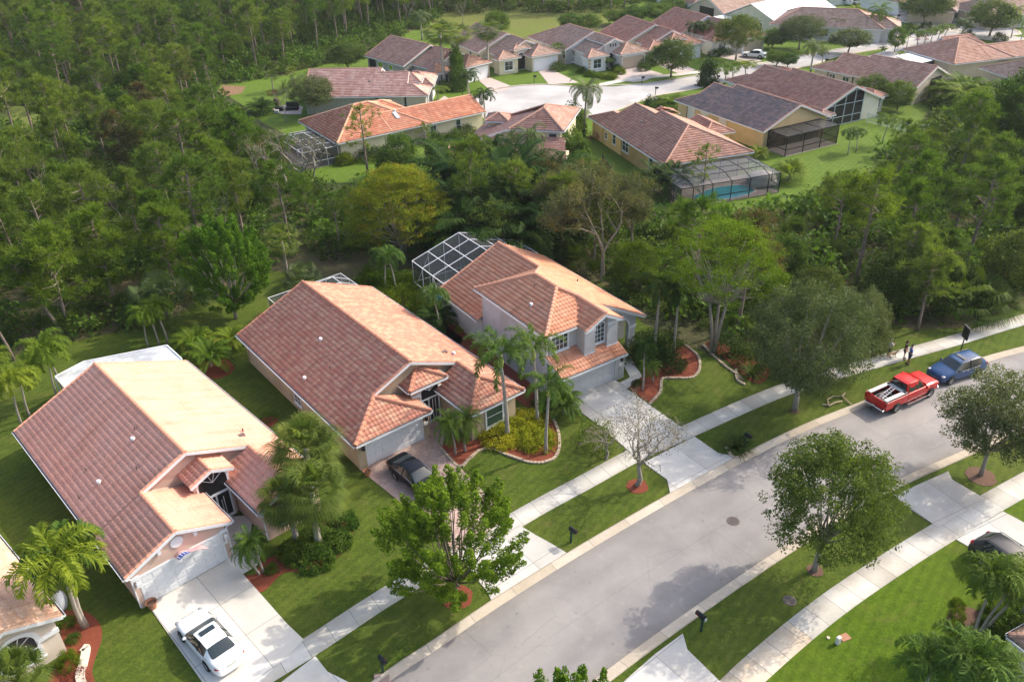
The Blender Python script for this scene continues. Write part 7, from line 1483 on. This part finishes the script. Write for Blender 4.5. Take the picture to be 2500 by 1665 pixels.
for x,y,s_,l,k in ((1240,158,1.2,'yellow-leaved shrub in the cul-de-sac flower bed','bush_yellow'),(1258,160,1.0,'second yellow-leaved shrub in the cul-de-sac flower bed','bush_yellow'),(1225,158,1.1,'dark shrub in the cul-de-sac flower bed','bush_dark'),(1288,160,1.3,'dark agave-like shrub by the paved drive','bush_dark'),(1362,172,1.6,'low dark hedge beside the cream house','bush_dark'),(1580,162,1.7,'dark clipped hedge left of the street oak','bush_dark'),(1570,172,1.4,'clipped hedge end left of the street oak','bush_dark'),(1745,138,1.5,'long dark hedge in front of the oak, left part','bush_dark'),(1768,136,1.5,'long dark hedge in front of the oak, right part','bush_dark'),
  (1090,222,1.8,'dark hedge at the base of the tall fan palms','bush_dark'),(1120,222,1.6,'hedge right of the tall fan palms','bush_dark'),(1140,330,1.6,'square clipped shrub by the end wall of the orange-roofed house','bush_dark'),(1110,340,1.6,'flowering shrub along the orange-roofed house','bush_green'),(1060,350,1.8,'bushy shrub along the orange-roofed house','bush_green'),(845,400,1.5,'bright green shrub at the cage corner','bush_hedge'),(905,390,2.0,'dark shrub at the wall of the orange-roofed house','bush_dark'),
  (880,245,2.0,'green shrub row between the two left roofs, left','bush_green'),(910,243,1.8,'green shrub row between the two left roofs, right','bush_green'),(1455,340,1.2,'red-leaved shrub beside the yellow house','bush_red'),(1592,262,1.8,'clipped dark hedge by the yellow house front','bush_dark'),(2250,98,1.2,'magenta-leaved shrub by the grey-walled house','bush_red'),(2120,100,1.2,'red-leaved plants under the coconut palms','bush_red'),(2150,98,1.0,'second clump of red-leaved plants under the coconut palms','bush_red'),(2360,92,1.5,'low dark hedge at top right','bush_dark'),(2440,100,1.6,'dark hedge under the top right palms','bush_dark'),(2260,70,1.3,'dark shrub at the base of the junction oak','bush_dark'),(720,235,1.0,'red shrub in the back lawn flower bed','bush_red'),(668,232,1.0,'reddish shrub bed at the edge of the back lawn','bush_red')): sh(k,x,y,s_,l)
sh('yucca',692,228,1.6,'spiky yucca on the back lawn',name='strappy_plant',cat_='plant'); pl('washy',668,225,170,'slim fan palm on the back lawn at the wood edge',name='fan_palm_tree',wide=.8); pl('washy',718,215,160,'second slim palm on the back lawn at the wood edge',name='fan_palm_tree',wide=.7); pl('areca',640,275,244,'small dark palm at the wood edge by the back lawn',mat=F_palmd)
# middle belt
DP=[(1110,480,350),(1150,500,345),(1195,520,360),(1240,540,372),(1285,550,385),(1130,540,400),(1180,570,420),(1230,590,440),(1290,590,440),(1330,560,410),(1210,470,330),(1270,480,360),(1340,500,380),(1100,570,440),(1150,620,480),(1250,630,490),(1320,640,500)]
for k,(x,y,t) in enumerate(DP): pl(['areca_dark','royal','areca_dark'][k%3],x,y,t,'dark arching palm in the palm thicket, %s row, %s'%(['back','middle','front'][0 if y<500 else (1 if y<575 else 2)],'left part' if x<1160 else ('centre' if x<1260 else 'right part')),group='dark palm thicket',wide=1.1)
for x,y,t,l in ((1297,470,300,'silvery feather palm in front of the cupola house'),(1250,430,318,'bright feathery palm against the cupola house')): pl('queen',x,y,t,l,wide=.8)
for x,y,t,l,w_ in ((1400,600,415,'pale twiggy leafless tree in the middle belt, left',1.0),(1470,686,430,'pale twiggy leafless tree in the middle belt, tallest',1.05),(1540,620,420,'pale twiggy leafless tree in the middle belt, right',.9),(1450,560,400,'brownish twiggy tree behind the pale leafless trees',.9)): pl('bare_big',x,y,t,l,name='bare_tree',cat_='tree',wide=w_)
for k,(x,y,t,w_) in enumerate(((640,470,330,60),(560,600,455,70),(300,560,430,75),(120,520,380,70),(420,330,220,55),(250,250,150,50),(30,420,290,70),(700,300,215,50),(1000,60,-5,40),(1130,60,5,35))): pl('bare_dead',x,y,t,'grey dead tree standing in the left woods' if x<900 else 'thin leafless tree at the edge of the meadow',name='bare_tree',cat_='tree',cw=w_,group='dead trees in the woods')
for x,y,t,l in ((745,480,310,'grey dead-looking tree beside the white pool cage'),(775,450,335,'leafless vine-hung tree in front of the white pool cage'),(700,470,330,'twiggy tree left of the white pool cage')): pl('bare_dead',x,y,t,l,name='bare_tree',cat_='tree')
pl('lone',899,437,256,'single tall pine with a bare lower trunk in front of the orange roof',name='pine_tree',cat_='pine tree',wide=1.15); pl('lone',1042,408,300,'pine standing before the end wall of the orange-roofed house',name='pine_tree',cat_='pine tree',wide=1.1); pl('lone',1714,496,352,'pine standing in front of the black pool cage',name='pine_tree',cat_='pine tree',wide=1.2)
pl('umbrella',157,822,612,'umbrella-crowned pine with a long bare trunk at the dark wood edge on the left',name='pine_tree',cat_='pine tree',cw=120,tilt=(0,-.26),rz=0.); pl('umbrella',35,880,640,'pine with a bare leaning trunk at the left edge above the palms',name='pine_tree',cat_='pine tree',cw=100,tilt=(0,-.12),rz=0.)
for k,(x,y,t) in enumerate(((980,430,330),(950,440,372),(1075,420,345),(1370,400,310),(1420,470,375))): pl('bushy%d'%(k%4),x,y,t,'leafy green tree, %s'%['beside the lone pine','low one right of the lone pine','left of the cupola house','vine-hung one right of the cupola house','bushy one left of the yellow house'][k],name='leafy_tree',cat_='tree')
for k,(x,y,s_) in enumerate(((1395,330,2.2),(1385,370,2.0),(1410,400,1.8),(1365,345,1.6))): sh('vine_mass',x,y,s_,'vine-covered bright green bush by the corner of the cupola house',group='vine bushes by the cupola house',sz=s_*1.3)
# ---- woods ----
def inside(p,poly):
    c=False; n=len(poly); j=n-1
    for i in range(n):
        if (poly[i][1]>p[1])!=(poly[j][1]>p[1]) and p[0]<(poly[j][0]-poly[i][0])*(p[1]-poly[i][1])/(poly[j][1]-poly[i][1]+1e-12)+poly[i][0]: c=not c
        j=i
    return c
leftwood=px([(-300,900),(-60,880),(90,840),(230,812),(330,790),(430,755),(480,715),(560,670),(640,640),(690,620),(740,600),(820,560),(850,480),(770,455),(700,420),(600,330),(560,265),(520,235),(540,205),(600,198),(700,183),(760,163),(850,148),(900,128),(1000,78),(1050,62),(1080,30),(960,-60),(-700,-60),(-700,400)])
midwood=px([(740,620),(860,640),(960,560),(1040,600),(1100,640),(1330,650),(1500,690),(1560,760),(1700,800),(1850,830),(1950,850),(2110,770),(2230,785),(2340,770),(2500,710),(2800,640),(2800,250),(2500,235),(2400,240),(2300,255),(2270,320),(2200,370),(2140,430),(2030,440),(1980,490),(1900,525),(1760,540),(1640,560),(1500,520),(1330,460),(1100,470),(900,480),(860,520)])
backwood=px([(900,-10),(1000,45),(1060,48),(1130,38),(1250,34),(1400,38),(1500,36),(1560,10),(1620,-20),(1900,-80),(1900,-160),(900,-160)])
farback=[(-900,300),(-160,300),(0,290),(60,300),(150,330),(500,420),(900,500),(900,900),(-900,900)]
def scatter(poly,spacing,rng,ymax=None,ymin=None):
    xs=[p[0] for p in poly];ys=[p[1] for p in poly]; pts=[]; grid={}
    x0,x1,y0,y1=min(xs),max(xs),min(ys),max(ys)
    if ymax: y1=min(y1,ymax)
    n=int((x1-x0)*(y1-y0)/spacing**2*9)
    for _ in range(n):
        p=(rng.uniform(x0,x1),rng.uniform(y0,y1))
        if not inside(p,poly): continue
        q=proj((p[0],p[1],6)); 
        if q[0]<-150 or q[0]>2650 or q[1]<-140: continue
        g=(int(p[0]//spacing),int(p[1]//spacing)); ok=True
        for i in (-1,0,1):
            for j in (-1,0,1):
                for r in grid.get((g[0]+i,g[1]+j),()):
                    if (r[0]-p[0])**2+(r[1]-p[1])**2<spacing**2: ok=False
        if ok: grid.setdefault(g,[]).append(p); pts.append(p)
    return pts
clear=[((-45,140),10),((-133,255),0)]
rw=random.Random(11)
A=scatter(leftwood,5.0,rw); Bm=scatter(midwood,4.9,rw); Cb=scatter(backwood,5.5,rw)
YL=[(-100,0),(535,0),(540,245),(600,262),(640,300),(700,335),(720,400),(760,410),(850,442),(900,440),(1000,400),(1110,352),(1180,350),(1330,395),(1380,400),(1500,435),(1570,470),(1620,492),(1730,512),(1850,505),(1930,492),(1990,440),(2080,400),(2150,395),(2200,345),(2262,330),(2300,262),(2400,235),(2500,225),(2700,220)]
def ylim(x): return float(np.interp(x,[a[0] for a in YL],[a[1] for a in YL]))
def fit(p,h):
    b_=proj((p[0],p[1],0)); yl=ylim(b_[0])
    if yl<=0: return 1.0
    yt=float(np.interp(b_[0],[0,534,540,600,700,800,900,1040,1330,1480,1560,2700],[999,999,205,185,168,125,88,60,100,60,-99,-99]))
    if b_[1]<yt: return 1.0
    if b_[1]<yl+6: return 0.0
    t_=proj((p[0],p[1],h))
    m_=max(yl,ylim(t_[0]-35),ylim(t_[0]+35))
    if t_[1]>=m_: return 1.0
    hh=height_at(b_[0],b_[1],m_); return hh/h if hh/h>.42 else 0.0
def okpine(p,m=2.5):
    q=proj((p[0],p[1],0))
    if 0<q[0]<240 and 690<q[1]*2.6<760 : return False
    return True
cand=[(p,'L') for p in A]+[(p,'M') for p in Bm]+[(p,'B') for p in Cb]
cand.sort(key=lambda c:(c[0][0])**2+(c[0][1])**2)
grassy=px([(-40,255),(150,262),(230,290),(200,312),(60,325),(-40,320)])
cand=[c for c in cand if not inside(c[0],grassy)]
def zone(p,w_):
    x,y=proj((p[0],p[1],5))[:2]
    if w_=='B': return 'at the dense wood edge beyond the meadow'
    if w_=='M': return 'left of the dark palm thicket in the middle belt' if x<1100 else ('among the leafless trees of the middle belt' if x<1560 else ('between the spreading tree and the black pool cage' if x<1800 and y>480 else ('behind the largest oaks by the sidewalk' if y>560 and x<2150 else ('at the right end of the belt near the sidewalk' if y>560 else 'in the right-hand woods below the far back lawn'))))
    return 'in the left woods nearest the salmon-roofed house' if y>560 and x<420 else ('in the left woods just behind the mottled-roof house' if y>480 else ('in the lower left part of the left woods' if x<400 and y>300 else ('in the left woods close to the white pool cage' if y>250 and x<900 else ('in the upper left corner of the woods' if x<400 else ('in the woods above the rose-pink roof' if y>90 else 'in the distant woods at the top left edge')))))
LOOK={None:'bare-trunked green pine',0:'bushy bright green pine',1:'dull browning pine',2:'light green pine'}
PL={'L':('slash pine among many alike in the woods on the left','pines of the left woods'),'M':('slash pine in the wooded belt between the two house rows','pines of the middle belt'),'B':('distant pine at the edge of the meadow behind the far houses','pines behind the meadow')}
rest=[]; n_=0; nb_=0
for p,w_ in cand:
    d=math.hypot(p[0],p[1]); r=rw.random(); fz=fit(p,10.5) if w_!='B' else 1.0
    if fz==0: continue
    if n_<300:
        if w_=='M' and p[0]>-5 and p[1]<84 and p[0]<22 and p[1]>74: pass
        if w_=='M' and r<.40 and nb_<130:
            s_=rw.uniform(.6,1.05)*fz; plant('bushy%d'%rw.randrange(4),p,s_,'round leafy tree '+zone(p,w_),'leafy_tree','tree',group='leafy trees of the middle belt',mat=rw.choice([None,F_dark,F_oak2,F_hedge])); nb_+=1; continue
        if w_=='L' and r<.13 and nb_<220:
            plant('bushy%d'%rw.randrange(4),p,rw.uniform(.5,.9)*fz,'round leafy tree '+zone(p,w_),'leafy_tree','tree',group='leafy trees of the left woods',mat=rw.choice([F_dark,None])); nb_+=1; continue
        if w_=='L' and d<150 and r>.72: key='pinedense%d'%rw.randrange(3)
        else: key='pine%d'%rw.randrange(7)
        mat=F_pined if r>.93 else (F_pineb if r>.76 else None)
        plant(key,p,(rw.uniform(.72,1.08) if d<200 else rw.uniform(.8,1.15))*(fz if 'dense' not in key else min(1,fz*1.1)),LOOK[0 if 'dense' in key else (1 if mat is F_pined else (2 if mat is F_pineb else None))]+' '+zone(p,w_),'pine_tree','pine tree',group=PL[w_][1],mat=mat,tilt=(rw.uniform(-.05,.05),rw.uniform(-.05,.05))); n_+=1
    else: rest.append(p)
fb=[]
rest+=[p for p in scatter([(-320,250),(320,250),(700,560),(-700,560)],9,rw) if not inside(p,px([(960,-5),(2500,-60),(2900,60),(2900,190),(2300,240),(1480,150),(1330,100),(1180,92),(1050,80),(980,40)]))]
def stuff_trees(name,pts,keys,label,mat,tmat,smin,smax):
    Vs=[];Fs=[];Ts=[];n=0;tV=[];tF=[];tn=0; src={}
    for k in keys:
        tr,tm,cr,cm,ex=LIB[k]; V=np.empty(len(cr.vertices)*3,dtype=np.float32); cr.vertices.foreach_get('co',V); F=np.empty(len(cr.loops),dtype=np.int32); cr.loops.foreach_get('vertex_index',F); T=np.empty(len(cr.polygons),dtype=np.float32); cr.attributes['tone'].data.foreach_get('value',T)
        v2=np.array([v.co[:] for v in tr.vertices]) if tr is not None else np.zeros((0,3)); f2=[tuple(f.vertices) for f in tr.polygons if len(f.vertices)==4] if tr is not None else []; src[k]=(V.reshape(-1,3),F.reshape(-1,4),T,v2,np.array(f2))
    for p in pts:
        V,F,T,v2,f2=src[rw.choice(keys)]; a=rw.uniform(0,6.28); s_=rw.uniform(smin,smax); c,s1=math.cos(a)*s_,math.sin(a)*s_; Mx=np.array([[c,-s1,0],[s1,c,0],[0,0,s_]]); o=np.array([p[0],p[1],0]); Vs.append(V@Mx.T+o); Fs.append(F+n); n+=len(V); Ts.append(np.clip(T+rw.uniform(-.15,.15),0,1))
        if len(v2): tV.append(v2@Mx.T+o); tF.append(f2+tn); tn+=len(v2)
    o=link(name,np_mesh(name,np.concatenate(Vs),np.concatenate(Fs),attr=np.concatenate(Ts),mat=mat)); tag(o,label,name.replace('_',' '),None,'stuff')
    if tV: t_=link('trunks',np_mesh('trunks',np.concatenate(tV),np.concatenate(tF),mat=tmat),o)
stuff_trees('distant_woods',rest,['pinefar0','pinefar1','pinefar2','pinefar3'],'distant pine woods receding to the top of the picture',F_pinef,barkp,.85,1.25)
# understorey thicket
bushlib('under1',150,F_dark,R_=1.3,H=1.1,nc=22,per=14,ls=.26,spread=.5); bushlib('under2',151,F_dark,R_=1.0,H=1.5,nc=20,per=14,ls=.24,spread=.45)
U1=[p for p in scatter(leftwood,2.9,rw,ymax=230) if not inside(p,grassy) and rw.random()<.9]+[p for p in scatter(midwood,1.9,rw)]
def okbase(p):
    b_=proj((p[0],p[1],0)); yl=ylim(b_[0]); yt=float(np.interp(b_[0],[0,534,540,600,700,800,900,1040,1330,1480,1560,2700],[999,999,205,198,183,158,128,70,60,60,-99,-99]))
    return yl<=0 or b_[1]>yl-4 or b_[1]<yt+2
near=[p for p in U1 if okbase(p)]+Cb+[(p[0]+2.5,p[1]+1) for p in Cb]
stuff_trees('understorey_thicket',near,['under1','under2','palmetto'],'dark green understorey thicket of shrubs and palmettos beneath the pines',F_dark,bark,.8,1.9)
Ug=[p for p in scatter(leftwood,3.3,rw,ymax=260) if not inside(p,grassy)]+scatter(midwood,3.2,rw)
Ug=[p for p in Ug if okbase(p)]+[(p[0]-2,p[1]+2) for p in Cb]
stuff_trees('undergrowth',Ug,['under1','under2'],'lighter green undergrowth between the trees',F_green,bark,1.0,2.6)
# palmettos along the sidewalk edge of the woods
for k in range(26):
    x=2120+k*15+vrng.uniform(-8,8); y=790-k*3.2+vrng.uniform(-22,0); sh('palmetto',x,y,vrng.uniform(1.1,1.9),'saw palmetto clump at the edge of the woods beside the far end of the sidewalk',name='saw_palmetto',cat_='plant',group='saw palmettos along the sidewalk')
for x,y,t,l,w_ in ((2340,760,655,'big spiky fan palm at the wood edge above the blue car',1.3),(2420,745,680,'yellowish palm clump at the wood edge, right of the spiky fan palm',1.2)): pl('livistona',x,y,t,l,name='fan_palm_tree',wide=w_,mat=F_sabal)
for x,y,t in ((2240,808,600),(2290,735,560),(2200,745,545)): pl('pine3',x,y,t,'tall pine with a bare trunk at the wood edge by the sidewalk, %s'%{2240:'front one',2290:'right one',2200:'rear one'}[x],name='pine_tree',cat_='pine tree',wide=1.15)
for x,y,t,l in ((2185,450,290,'slim bare pine trunk rising over the right woods'),(2470,420,170,'tall full bright green tree at the right edge'),(2440,440,210,'tall leaning pine near the right edge')): pl('bushy1' if 'full' in l else 'pine1',x,y,t,l,name='leafy_tree' if 'full' in l else 'pine_tree',cat_='tree' if 'full' in l else 'pine tree',wide=.8)
for k,(x,y,t) in enumerate(((2345,250,185),(2390,262,198),(2310,250,192),(2370,285,225),(2350,270,205))): pl('areca',x,y,t,'orange-tinged areca palm mass in front of the right hip-roofed house',group='areca mass at right',mat=F_palmy,wide=.75)
# ---------------- thin air haze ----------------
hz=MB(); hz.box(-880,880,-90,1480,-1.1,39.5)
hm=bpy.data.materials.new('haze_air'); hm.use_nodes=True; t=hm.node_tree; t.nodes.clear(); pv=t.nodes.new('ShaderNodeVolumePrincipled'); pv.inputs['Color'].default_value=(.86,.90,.95,1); pv.inputs['Density'].default_value=.00014; pv.inputs['Anisotropy'].default_value=.3
ho=t.nodes.new('ShaderNodeOutputMaterial'); t.links.new(pv.outputs[0],ho.inputs['Volume'])
tag(hz.build('haze',hm),'thin pale haze lightening the far woods and houses','haze',None,'stuff')
